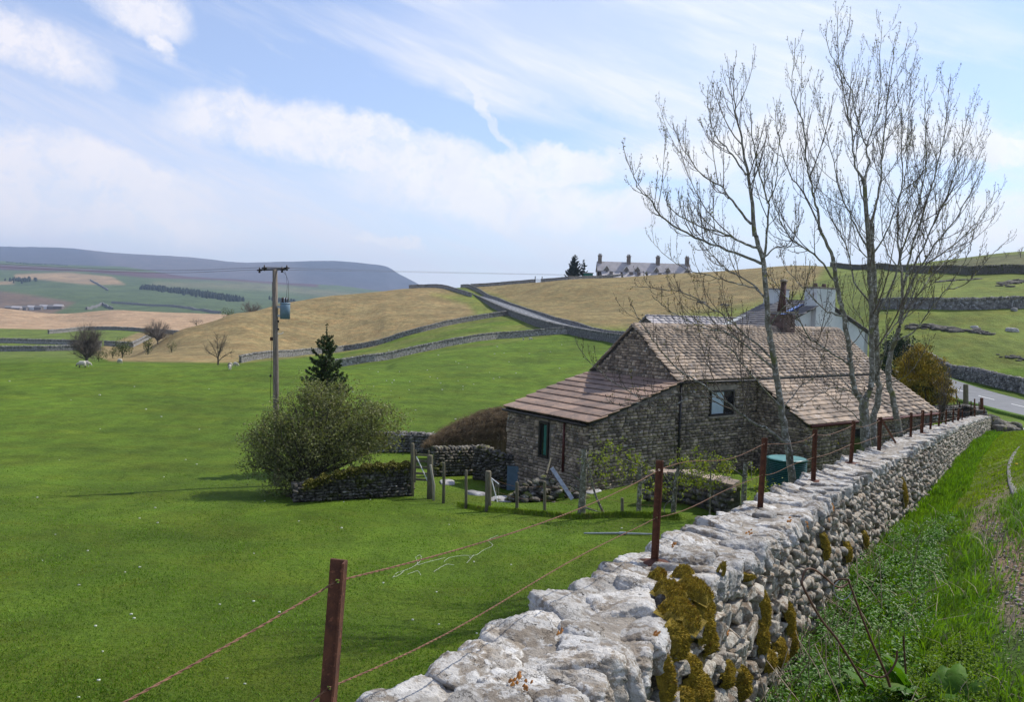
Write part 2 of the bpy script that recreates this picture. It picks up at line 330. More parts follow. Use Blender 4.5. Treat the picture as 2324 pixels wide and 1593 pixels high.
def undul(X, Y):
    r = np.hypot(X, Y)
    n = np.sin(X*.9+Y*.37+1.3)*.5+np.sin(X*.41-Y*.83+.4)*.6+np.sin(X*1.7+Y*1.1)*.25
    n2 = np.sin(X*.13+Y*.071+2)*.6+np.sin(X*.059-Y*.17)*.7+np.sin(-X*.21+Y*.11+3)*.4
    n3 = np.sin(X*.031+Y*.023)*.8+np.sin(X*.017-Y*.043+1)*.7+np.sin(X*.052+Y*.061+2.4)*.5
    return .025*n*sst(r, 3, 12)*(1-sst(r, 300, 600))+.10*n2*sst(r, 30, 110)+.9*n3*sst(r, 350, 900)+12*np.sin(X*.0031+Y*.0023)*sst(r, 1500, 3500)*.4
def ground(X, Y):
    X = np.asarray(X, float); Y = np.asarray(Y, float)
    z = table_z(X, Y)+undul(X, Y)
    cx, zt = wall_c(Y); yy = np.clip(Y, wy[0], 50)
    xw1, _ = wall_c(yy+.6); xw0, _ = wall_c(yy-.6); sl = (xw1-xw0)/1.2; cs = 1/np.hypot(1, sl)
    u = (X-cx)*cs                                   # lateral distance from wall centre line, right positive
    zb = zt-1.27+.30*sst(Y, 15, 50)
    lane = zb+1.02*sst(u, .2, 3.0)*(1-.75*sst(Y, 12, 45))+.05*np.clip(u-3, 0, 20)+.02*np.sin(X*3.1+Y*1.3)*np.sin(X*1.1-Y*2.3)
    w = sst(u, -.18, .12)*(1-sst(Y, 47, 60))
    # ledge of the wall foot on the field side
    left = np.where((Y < 50) & (u < 0), np.maximum(z, np.minimum(zt-1.5, z+3)*np.exp(-np.clip(-u-.3, 0, 99)/1.1)+z*(1-np.exp(-np.clip(-u-.3, 0, 99)/1.1))), z)
    return left*(1-w)+lane*w
def gz(x, y): return float(ground(np.array([x]), np.array([y]))[0])
def hit(px, py, dmin=5, dmax=500, fallback=None):
    """where the sight line through a photo pixel meets the ground"""
    v = at(px, py, 1.0); D = np.exp(np.linspace(math.log(dmin), math.log(dmax), 500))
    g = ground(v[0]*D, v[1]*D); h = v[2]*D-g
    i = np.where(h <= 0)[0]
    if len(i) == 0 or i[0] == 0:
        d = fallback if fallback else dmax*.9
        return np.array([v[0]*d, d, gz(v[0]*d, d)])
    i = i[0]; t = h[i-1]/(h[i-1]-h[i]); d = D[i-1]+(D[i]-D[i-1])*t
    return np.array([v[0]*d, d, gz(v[0]*d, d)])
def drop(px, py, d):
    v = at(px, py, d); return np.array([v[0], v[1], gz(v[0], v[1])])
# ---- colours of the land, by place
def inpoly(px, py, poly, soft=2.0):
    px = np.asarray(px); py = np.asarray(py); n = len(poly); ins = np.zeros(px.shape, bool); dmin = np.full(px.shape, 1e9)
    for i in range(n):
        x1, y1 = poly[i]; x2, y2 = poly[(i+1) % n]
        c = ((y1 > py) != (y2 > py)); xx = (x2-x1)*(py-y1)/(y2-y1+1e-12)+x1; ins ^= c & (px < xx)
        L2 = (x2-x1)**2+(y2-y1)**2+1e-9; t = np.clip(((px-x1)*(x2-x1)+(py-y1)*(y2-y1))/L2, 0, 1)
        dmin = np.minimum(dmin, np.hypot(px-x1-t*(x2-x1), py-y1-t*(y2-y1)))
    s = np.where(ins, dmin, -dmin); return sst(s, -soft, soft)
GREEN = np.array([.088, .148, .012]); GREEN2 = np.array([.115, .168, .020]); STRAW = np.array([.235, .185, .085]); STRAW2 = np.array([.19, .18, .06])
VERGE = np.array([.070, .125, .018]); DIRT = np.array([.26, .20, .15])
def land_colour(V):
    px, py = proj(V); Y = V[:, 1]; X = V[:, 0]
    c = np.tile(GREEN, (len(V), 1)); straw = np.zeros(len(V))
    def put(w, col):
        nonlocal c
        c = c*(1-w[:, None])+np.asarray(col)*w[:, None]
    far = sst(Y, 180, 230)*(px < 560)
    put(far*.6, (.13, .165, .045))
    hillL = inpoly(px, py, [(250, 820), (545, 824), (620, 817), (690, 810), (780, 799), (850, 787), (900, 767), (960, 752), (1050, 733), (1110, 720), (1150, 713), (1118, 705), (1092, 682), (1036, 665), (998, 650), (900, 640), (600, 640), (200, 800)], 3)*(Y > 112)*(Y < 420)
    put(hillL, STRAW)
    put(inpoly(px, py, [(500, 832), (850, 800), (760, 785), (640, 808), (560, 812)], 10)*(Y > 112)*hillL*.5, GREEN2)
    put(inpoly(px, py, [(1092, 670), (1150, 714), (1020, 740), (1080, 712), (1060, 690), (980, 668)], 9)*(Y > 150)*.75, GREEN2)
    mid = inpoly(px, py, [(780, 832), (1290, 757), (1230, 748), (1156, 712), (1110, 720), (960, 752), (850, 787), (780, 799)], 3)*(Y > 130)*(Y < 260)
    n = .5+.5*np.sin(X*.21+Y*.13)*np.sin(X*.07-Y*.31+1)
    put(mid*n*.55, STRAW2)
    hillR = inpoly(px, py, [(1045, 645), (1083, 662), (1127, 672), (1200, 706), (1259, 727), (1361, 744), (1423, 752), (1600, 770), (1720, 715), (1840, 655), (1880, 600), (1500, 560), (1045, 600)], 12)*(Y > 140)*(Y < 500)
    hillR2 = inpoly(px, py, [(1045, 645), (1083, 662), (1127, 672), (1200, 706), (1259, 727), (1361, 744), (1440, 742), (1540, 715), (1700, 690), (1840, 655), (1880, 600), (1500, 560), (1045, 600)], 14)*(Y > 140)*(Y < 500)
    put(hillR*.5, STRAW2); put(hillR2*.92, STRAW*.95)
    put(((px > 1780) & (Y > 85) & (Y < 300)).astype(float)*.6*(1-hillR), (.165, .190, .050))
    lim = inpoly(px, py, [(2120, 600), (2330, 612), (2330, 575), (2200, 585)], 5)*(Y > 152)
    put(lim*.8, (.10, .10, .055))
    # straw hills and fields beyond
    m = sst(Y, 440, 450)
    put(m*(Y < 1200)*1.0, (.37, .265, .165))
    m2 = (Y > 850).astype(float)
    put(m2*(Y < 4200), (.085, .125, .05))
    put(m2*inpoly(px, py, [(-300, 690), (0, 660), (60, 668), (110, 676), (170, 686), (165, 690), (120, 712), (0, 712), (-300, 712)], 5)*(Y < 2300), (.16, .115, .08))
    put(m2*inpoly(px, py, [(-300, 655), (30, 645), (34, 622), (150, 618), (255, 628), (285, 646), (190, 645), (85, 634)], 3)*(Y < 3500), (.33, .235, .13))
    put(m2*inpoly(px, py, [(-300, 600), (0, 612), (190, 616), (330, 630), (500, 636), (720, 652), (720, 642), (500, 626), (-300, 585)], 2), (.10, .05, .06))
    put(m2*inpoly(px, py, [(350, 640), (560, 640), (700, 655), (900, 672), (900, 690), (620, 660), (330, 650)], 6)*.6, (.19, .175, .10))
    put((Y > 4500).astype(float), (.115, .10, .11)); put((Y > 4500)*inpoly(px, py, [(640, 560), (690, 640), (1000, 690), (1000, 560)], 35)*.8, (.035, .045, .075))  # blue of distance haze put into the far fell's rock colour
    put((Y > 4500)*inpoly(px, py, [(-300, 550), (170, 550), (260, 610), (-300, 610)], 14)*.7, (.045, .05, .075))  # same painted haze blue on the left-hand fell
    # lane side
    cx, zt = wall_c(Y); sl = .55; u = (X-cx)*.85
    vz = sst(u, .0, .3)*(1-sst(Y, 50, 58))
    put(vz, VERGE)
    put(vz*sst(Y, 9, 16)*sst(u, .5, 1.3)*.85, (.14, .215, .024)); put(vz*sst(Y, 20, 30)*.7, (.12, .20, .022))
    w = .21+.05*np.sin(Y*.9+1)+.06*np.sin(Y*2.3)
    path = sst(w-np.abs(u-1.50-4.2/np.maximum(Y, 2)-.10*np.sin(Y*.9)), -.12, .08)*(1-sst(Y, 13, 18)*.8)*(1-sst(Y, 19, 22))*sst(Y, 3, 4)
    put(path*.9*vz, DIRT)
    put(sst(.55-np.abs(u-1.9), -.4, .2)*sst(Y, 9, 12)*vz*.35*(1-sst(Y, 24, 34)), (.16, .16, .06))
    return np.clip(c, 0, 1)
def grass_material():
    m = bpy.data.materials.new('turf'); m.use_nodes = True; t = NT(m.node_tree); t.n.clear()
    out = t.new('ShaderNodeOutputMaterial'); b = t.new('ShaderNodeBsdfPrincipled'); pos = t.new('ShaderNodeNewGeometry').outputs['Position']
    a = t.new('ShaderNodeAttribute'); a.attribute_name = 'tint_col'; col = a.outputs['Color']
    big = t.ramp(t.noise(pos, .09, 5, .6), .3, .7); mid = t.ramp(t.noise(t.scalev(pos, (1, .6, 1)), .6, 5, .65), .3, .7); fn = t.noise(t.scalev(pos, (1, 1, .3)), 9, 6, .75); vf = t.noise(pos, 45, 3, .7)
    k = t.math('MULTIPLY_ADD', big, .40, .78); k = t.math('MULTIPLY', k, t.math('MULTIPLY_ADD', mid, .44, .78)); k = t.math('MULTIPLY', k, t.math('MULTIPLY_ADD', fn, 1.5, .25)); k = t.math('MULTIPLY', k, t.math('MULTIPLY_ADD', vf, .9, .55))
    kk = t.new('ShaderNodeCombineXYZ'); t.put(kk, 0, k); t.put(kk, 1, k); t.put(kk, 2, k)
    col = t.mix(1.0, col, kk.outputs[0], 'MULTIPLY')
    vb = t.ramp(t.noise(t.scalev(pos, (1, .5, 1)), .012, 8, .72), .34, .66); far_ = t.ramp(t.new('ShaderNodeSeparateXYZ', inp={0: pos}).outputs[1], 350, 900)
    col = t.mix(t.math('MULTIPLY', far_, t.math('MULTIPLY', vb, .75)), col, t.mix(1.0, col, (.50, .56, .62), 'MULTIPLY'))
    warm = t.ramp(t.noise(t.scalev(pos, (.7, 1, 1)), .33, 6, .7), .42, .68)
    col = t.mix(t.math('MULTIPLY', warm, .45), col, t.mix(1.0, col, (1.45, 1.05, .9), 'MULTIPLY'))
    # tiny pale flecks (daisies, wool)
    fl = t.ramp(t.noise(pos, 5.5, 2, .5), .80, .82)
    col = t.mix(t.math('MULTIPLY', fl, .6), col, (.5, .5, .4))
    t.put(b, 'Base Color', col); t.put(b, 'Roughness', .9); t.put(b, 'Specular IOR Level', .12)
    bn = t.new('ShaderNodeBump'); t.put(bn, 'Strength', .9); t.put(bn, 'Distance', .05); t.put(bn, 'Height', t.math('ADD', fn, t.math('MULTIPLY', vf, .5)))
    bn2 = t.new('ShaderNodeBump'); t.put(bn2, 'Strength', .8); t.put(bn2, 'Distance', .6); t.put(bn2, 'Height', t.noise(pos, .7, 6, .7)); t.l.new(bn2.outputs[0], bn.inputs['Normal'])
    t.put(b, 'Normal', bn.outputs[0]); t.l.new(b.outputs[0], out.inputs[0]); return m
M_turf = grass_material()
def polar_sheet(name, dlo, dhi, nr, a0, a1, na, dz=0):
    D = np.exp(np.linspace(math.log(dlo), math.log(dhi), nr)); A = np.linspace(a0, a1, na)
    AA, DD = np.meshgrid(A, D); X = (AA*DD).ravel(); Y = DD.ravel(); Z = ground(X, Y)+dz
    V = np.stack([X, Y, Z], 1); i = np.arange(nr*na).reshape(nr, na)
    F = np.stack([i[:-1, :-1], i[:-1, 1:], i[1:, 1:], i[1:, :-1]], -1).reshape(-1, 4)
    me = mesh_np(name, V, F, M_turf, True, cols=land_colour(V)); return link(name, me, kind='structure')
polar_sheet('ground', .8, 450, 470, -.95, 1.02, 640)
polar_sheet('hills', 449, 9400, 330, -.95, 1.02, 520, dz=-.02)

# ================================================================ ROCK SHAPES
def ico(sub):
    bm = bmesh.new(); bmesh.ops.create_icosphere(bm, subdivisions=sub, radius=1); bm.verts.ensure_lookup_table()
    V = np.array([v.co[:] for v in bm.verts]); F = np.array([[v.index for v in f.verts] for f in bm.faces]); bm.free(); return V, F
ICO = {k: ico(k) for k in (1, 2, 3, 4, 5)}
def rock(seed, sub, planes=16, soft=.05, rough=.05, boxy=.5):
    r = np.random.default_rng(seed); V, F = ICO[sub]; V = V/np.linalg.norm(V, axis=1)[:, None]
    N = r.normal(size=(planes, 3)); N /= np.linalg.norm(N, axis=1)[:, None]; H = r.uniform(.62, .92, planes)
    ax = np.array([[1, 0, 0], [-1, 0, 0], [0, 1, 0], [0, -1, 0], [0, 0, 1], [0, 0, -1.]])+r.normal(size=(6, 3))*.12; ax /= np.linalg.norm(ax, axis=1)[:, None]
    N = np.vstack([N, ax]); H = np.concatenate([H, r.uniform(.55, .68, 6)*(1+(.5-boxy)*.4)])
    dt = V@N.T; q = np.where(dt > .05, H/np.maximum(dt, .05), 9.)
    q.sort(axis=1)
    k = 10/soft*.1
    rad = -np.log(np.sum(np.exp(-k*q[:, :6]), 1))/k if sub > 1 else q[:, 0]
    if sub >= 3 and rough:
        for s_, am in ((2.2, .8), (5.5, .55), (12, .32), (24, .2)):
            if s_ > 6 and sub < 4: continue
            nz = np.array([mnoise.noise(Vector(v*s_)+Vector((seed*3.1, 0, 0))) for v in V]); rad = rad+(nz if s_ < 3 else .5-1.6*np.abs(nz))*rough*am
    return V*rad[:, None]*1.45, F
def boxrock(seed, jit=.16):
    r = np.random.default_rng(seed); V = np.array([[x, y, z] for z in (-1, 1) for y in (-1, 1) for x in (-1, 1)], float); V += r.uniform(-jit, jit, V.shape)
    F = np.array([[0, 2, 3, 1], [4, 5, 7, 6], [0, 1, 5, 4], [2, 6, 7, 3], [0, 4, 6, 2], [1, 3, 7, 5]]); return V, F
def batch(variants, xf):
    """xf: list of (variant index, 3x3 matrix, centre, tint) -> joined verts, faces, tints"""
    Vs, Fs, Ts = [], [], []; b = 0
    for vi, M, c, tn in xf:
        v, f = variants[vi]; Vs.append(v@M.T+c); Fs.append(f+b); Ts.append(np.full(len(v), tn)); b += len(v)
    return np.vstack(Vs), np.vstack(Fs), np.concatenate(Ts)
def mat4(M, c): return Matrix(((M[0, 0], M[0, 1], M[0, 2], c[0]), (M[1, 0], M[1, 1], M[1, 2], c[1]), (M[2, 0], M[2, 1], M[2, 2], c[2]), (0, 0, 0, 1)))
def basis(t, n, up, s):  # columns scaled
    return np.stack([np.asarray(t)*s[0], np.asarray(n)*s[1], np.asarray(up)*s[2]], 1)
def rotm(ax, ang):
    return np.array(Matrix.Rotation(ang, 3, Vector(ax)))
M_lime_old = material('limestone_plain', (.47, .46, .44), (.30, .275, .24), 6, .9, c3=(.66, .665, .67), scale3=7, t3=(.49, .56), c4=(.11, .10, .09), s4=34, t4=(.66, .70), bump=1, bscale=20, bdist=.05, rnd=.16)
def limestone(name, white, grey, brown, sc_=1.0, wamt=.5):
    m = bpy.data.materials.new(name); m.use_nodes = True; t = NT(m.node_tree); t.n.clear(); out = t.new('ShaderNodeOutputMaterial'); b = t.new('ShaderNodeBsdfPrincipled'); pos = t.new('ShaderNodeNewGeometry').outputs['Position']
    wn = t.noise(pos, 7*sc_, 5, .65, 0, True); o_ = t.new('ShaderNodeVectorMath', operation='SCALE'); t.put(o_, 0, wn); t.put(o_, 'Scale', .34/sc_); pw = t.new('ShaderNodeVectorMath', operation='ADD'); t.put(pw, 0, pos); t.put(pw, 1, o_.outputs[0]); PW = pw.outputs[0]
    vo = t.new('ShaderNodeTexVoronoi', feature='DISTANCE_TO_EDGE'); t.put(vo, 'Vector', PW); t.put(vo, 'Scale', 5.5*sc_); crack = t.math('MAXIMUM', t.ramp(vo.outputs['Distance'], .0, .018), t.ramp(t.noise(pos, 3.1*sc_, 3, .6), .44, .52)); 
    vo2 = t.new('ShaderNodeTexVoronoi', feature='F1'); t.put(vo2, 'Vector', PW); t.put(vo2, 'Scale', 5.5*sc_); cell = t.new('ShaderNodeSeparateColor'); t.put(cell, 0, vo2.outputs['Color'])
    n1 = t.noise(pos, 4.5*sc_, 7, .68); n2 = t.noise(pos, 17*sc_, 6, .7); n3 = t.noise(pos, 60*sc_, 4, .7)
    col = t.mix(t.ramp(n1, .40, .56), grey, brown); w = t.ramp(t.math('ADD', t.math('MULTIPLY', n2, .6), t.math('MULTIPLY', t.noise(pos, 6.3*sc_, 5, .6), .4)), .50-.1*wamt, .56-.06*wamt); col = t.mix(t.math('MULTIPLY', w, t.math('MULTIPLY_ADD', cell.outputs[0], .5, .5)), col, white)
    col = t.mix(t.math('MULTIPLY', t.ramp(n3, .55, .75), .5), col, (.13, .12, .105)); sp = t.ramp(t.noise(pos, 30*sc_, 3, .6), .67, .71); col = t.mix(sp, col, (.08, .075, .07))
    col = t.mix(t.math('MULTIPLY', t.math('SUBTRACT', 1.0, crack), .65), col, (.13, .11, .09))
    oi = t.new('ShaderNodeObjectInfo').outputs['Random']; a_ = t.new('ShaderNodeAttribute'); a_.attribute_name = 'tint'; r = t.math('FRACT', t.math('ADD', oi, a_.outputs['Fac'])); k = t.math('MULTIPLY_ADD', r, .42, .74); kk = t.new('ShaderNodeCombineXYZ'); t.put(kk, 0, k); t.put(kk, 1, t.math('MULTIPLY_ADD', k, .96, .03)); t.put(kk, 2, t.math('MULTIPLY_ADD', k, .88, .09)); col = t.mix(1.0, col, kk.outputs[0], 'MULTIPLY')
    t.put(b, 'Base Color', col); t.put(b, 'Roughness', .92); t.put(b, 'Specular IOR Level', .2)
    h = t.math('ADD', t.math('MULTIPLY', crack, .5), t.math('ADD', t.math('MULTIPLY', n2, .8), t.math('MULTIPLY', n3, .35))); bn = t.new('ShaderNodeBump'); t.put(bn, 'Strength', 1.0); t.put(bn, 'Distance', .028/sc_**.5); t.put(bn, 'Height', h); t.put(b, 'Normal', bn.outputs[0]); t.l.new(b.outputs[0], out.inputs[0]); return m
M_lime = limestone('limestone', (.61, .60, .58), (.39, .37, .34), (.265, .225, .18), 1.0, .35)
M_limeface = limestone('weathered_stone', (.56, .53, .47), (.37, .325, .27), (.25, .195, .145), 1.4, .3)
M_limeface_old = material('weathered_stone', (.45, .405, .36), (.25, .205, .165), 7, .92, c3=(.66, .65, .64), scale3=11, t3=(.53, .62), c4=(.07, .06, .05), s4=18, t4=(.6, .68), bump=.8, bscale=26, bdist=.03, rnd=.3)
M_mortar = material('lime_mortar', (.36, .32, .27), (.22, .19, .155), 6, .95, c3=(.50, .49, .47), scale3=14, t3=(.55, .64), bump=1, bscale=40, bdist=.03, rnd=0)
M_gap = material('dark_wall_gaps', (.14, .12, .10), (.07, .06, .05), 9, .95, bump=1, bscale=20, bdist=.05, rnd=0)  # core sides coloured dark for the shade in gaps between face stones
M_farstone = material('grey_field_stone', (.29, .275, .255), (.12, .115, .105), 2.2, .95, c3=(.42, .42, .42), scale3=3.5, t3=(.56, .64), bump=1, bscale=3, bdist=.3, rnd=.35)
M_darkstone = material('dark_mossy_stone', (.18, .165, .14), (.09, .08, .062), 5, .95, c3=(.34, .33, .31), scale3=7, t3=(.58, .66), c4=(.10, .105, .03), s4=3, t4=(.54, .64), bump=1, bscale=12, bdist=.08, rnd=.5)
M_moss = material('golden_moss', (.62, .44, .05), (.34, .25, .025), 40, .95, c3=(.40, .24, .03), scale3=16, t3=(.55, .7), bump=1, bscale=120, bdist=.02, rnd=.3)
M_mosspad = material('brown_moss_pad', (.34, .24, .03), (.17, .12, .015), 30, .95, c3=(.22, .17, .02), scale3=60, t3=(.5, .65), bump=1, bscale=90, bdist=.03, rnd=.2)
M_yardmoss = material('dark_wall_moss', (.16, .145, .025), (.075, .075, .015), 12, .95, c3=(.22, .19, .03), scale3=7, t3=(.55, .68), rnd=.4)
M_rust = material('rusty_iron', (.115, .045, .022), (.062, .024, .014), 30, .8, c3=(.19, .075, .04), scale3=60, t3=(.55, .7), bump=.5, bscale=160, bdist=.004, rnd=.15)
M_wire = material('rusty_wire', (.24, .125, .07), (.13, .06, .035), 60, .7, rnd=0)
M_lich = material('orange_lichen', (.52, .22, .045), (.34, .15, .05), 60, .95, bump=.6, bscale=90, bdist=.01, rnd=.2)
M_rsoil = material('rust_stain_mortar', (.17, .075, .05), (.10, .05, .035), 25, .95, bump=1, bscale=60, bdist=.02, rnd=0)

# ================================================================ MAIN WALL
mw = empty('dry_stone_wall', (0, 0, 0), label='pale lichened limestone wall with iron fence posts running from the foreground beside the grassy lane', cat='wall')
HW = .285
YS = np.concatenate([np.arange(.8, 12, .06), np.arange(12, 50.01, .2)])
def wall_core():
    V = []; m = 0
    prof_ = [(-HW-.05, -3.0), (-HW-.03, -.9), (-HW+.01, -.25), (-HW+.03, -.10), (-.13, -.012), (0, -.004), (.12, -.012), (HW-.05, -.07), (HW-.02, -.20), (HW+.01, -.9), (HW+.06, -1.7)]
    for y in YS:
        x, z = wall_c(y); t = wall_dir(y); n = np.array([t[1], -t[0]])
        for j, (u, h) in enumerate(prof_):
            k = mnoise.noise(Vector((y*3, j*1.3, 0)))*.02+mnoise.noise(Vector((y*9, j*3, 4)))*.012
            V.append((x+n[0]*(u+k), y+n[1]*(u+k), z+h+k))
    n_ = len(YS); m = len(prof_); i = np.arange(n_*m).reshape(n_, m)
    F = np.stack([i[:-1, :-1], i[1:, :-1], i[1:, 1:], i[:-1, 1:]], -1).reshape(-1, 4)
    me = mesh_np('wall_core', np.array(V), F, M_mortar, False); me.materials.append(M_gap); k = m-1; me.polygons.foreach_set('material_index', np.array([1 if (i_ % k) in (0, k-2, k-1) else 0 for i_ in range(len(me.polygons))], dtype=np.int32)); link('wall_core', me, mw)
wall_core()
seg = np.cumsum(np.hypot(*np.diff(WL[:, :2], axis=0).T)); seg = np.concatenate([[0], seg]); WLEN = seg[-1]
def along(s):
    y = np.interp(s, seg, WL[:, 1]); x, z = wall_c(y); t = wall_dir(y); n = np.array([t[1], -t[0]])
    sl = (wall_c(y+.4)[1]-wall_c(y-.4)[1])/.8*t[1]
    return float(x), float(y), float(z), t, n, sl
VAR_HI = [rock(100+i, 5, rough=.10, soft=.06, planes=12, boxy=.5) for i in range(10)]
VAR_MD = [rock(200+i, 4, rough=.05, soft=.012, planes=6, boxy=1.0) for i in range(10)]
VAR_LO = [rock(300+i, 2, rough=0, planes=5, soft=.03, boxy=1.0) for i in range(12)]
ME_HI = [mesh_np('coping_stone', v, f, M_lime, True) for v, f in VAR_HI]
ME_MD = [mesh_np('stone', v, f, M_limeface, True) for v, f in VAR_MD]
ME_MDt = [mesh_np('coping_stone', v, f, M_lime, True) for v, f in VAR_MD]
for m_ in ME_MD+ME_MDt+ME_HI:
    m_.polygons.foreach_set('use_smooth', [True]*len(m_.polygons))
def coping():
    items = []; s = .25
    # rows across the top, stones bedded in mortar
    while s < WLEN-.1:
        x, y, z, t, n, sl = along(s); near = y < 9
        step = random.uniform(.15, .27) if y < 14 else random.uniform(.25, .4)
        rowsplit = random.choice([(.55, .45), (.42, .58), (.36, .30, .34), (.62, .38), (.3, .45, .25)]) if y < 12 else random.choice([(.6, .4), (.5, .5)])
        u0 = -HW-.03
        for fr in rowsplit:
            w = fr*2*(HW+.03); u = u0+w/2; u0 += w
            L = step*random.uniform(.95, 1.25)
            h = random.uniform(.075, .12)
            tilt = -u/HW*.25+random.uniform(-.12, .12)
            T3 = np.array([t[0], t[1], sl]); T3 /= np.linalg.norm(T3); N3 = np.array([n[0], n[1], 0]); U3 = np.cross(N3, T3); U3 = U3 if U3[2] > 0 else -U3
            Rm = rotm(T3, tilt)@rotm(U3, random.uniform(-.6, .6))@rotm(N3, random.uniform(-.16, .16))
            B = Rm@basis(T3, N3, U3, (L*.64, w*.64, h))
            edge = abs(u)/HW
            c = np.array([x, y, z])+T3*random.uniform(-.04, .04)+N3*u+U3*(-.062-.055*edge**2+random.uniform(-.02, .02))
            items.append((y, B, c))
        s += step*.92
    hi = [q for q in items if q[0] < 7]; md = [q for q in items if q[0] >= 7]
    md.sort(key=lambda q: q[0]); nmd = 290-len(hi)
    for y, B, c in hi:
        o = link('coping_stone', random.choice(ME_HI), mw); o.matrix_world = mat4(B, c)
    for y, B, c in md[:nmd]:
        o = link('coping_stone', random.choice(ME_MDt), mw); o.matrix_world = mat4(B, c)
    V, F, Tn = batch(VAR_LO, [(random.randrange(12), B, c, random.random()) for y, B, c in md[nmd:]])
    link('distant_coping', mesh_np('distant_coping', V, F, M_lime, True, {'tint': Tn}), mw, kind='stuff')
coping()
def wall_face():
    items = []
    for side in (1, -1):
        s = .8 if side > 0 else 12
        H = -.13
        row = 0
        while H > -1.45:
            hh = random.uniform(.075, .13)*(1.25 if H < -.8 else 1)
            s = 3.0 if side > 0 else 14
            while s < WLEN-.05:
                x, y, z, t, n, sl = along(s)
                L = random.uniform(.09, .24)
                if y > 22: L *= 1.5
                if side < 0 and (y > 40): break
                bat = .02+.055*(-H)
                hz = hh*random.uniform(.6, 1.15)
                T3 = np.array([t[0], t[1], sl]); T3 /= np.linalg.norm(T3); N3 = np.array([n[0], n[1], 0])*side; U3 = np.cross(T3, N3); U3 = U3 if U3[2] > 0 else -U3
                Rm = rotm(N3, random.gauss(0, .28))@rotm(U3, random.gauss(0, .2))@rotm(T3, random.gauss(0, .2))
                B = Rm@basis(T3, N3, U3, (L*.55, random.uniform(.07, .12), hz*.60))
                c = np.array([x, y, z])+N3*(HW+bat-.055+random.uniform(-.04, .03))+np.array([0, 0, H-hh/2+random.uniform(-.02, .02)])
                items.append((y, B, c, side)); s += L*.95
            H -= hh*.93
    items = [q for q in items if q[2][2] > ground(np.array([q[2][0]+(.3 if q[3] > 0 else -.3)]), np.array([q[2][1]]))[0]-.15]
    items.sort(key=lambda q: (q[3] < 0, q[0]))
    near = [q for q in items if q[3] > 0 and q[0] < 50]
    for y, B, c, sd_ in near[:300]:
        o = link('stone', random.choice(ME_MD), mw); o.matrix_world = mat4(B, c)
    rest = [q for q in items if not any(q is r for r in ())]
    rest = near[300:]+[q for q in items if q[3] < 0]
    V, F, Tn = batch(VAR_LO, [(random.randrange(12), B, c, random.random()) for y, B, c, _ in rest])
    link('distant_stones', mesh_np('distant_stones', V, F, M_limeface, True, {'tint': Tn}), mw, kind='stuff')
wall_face()

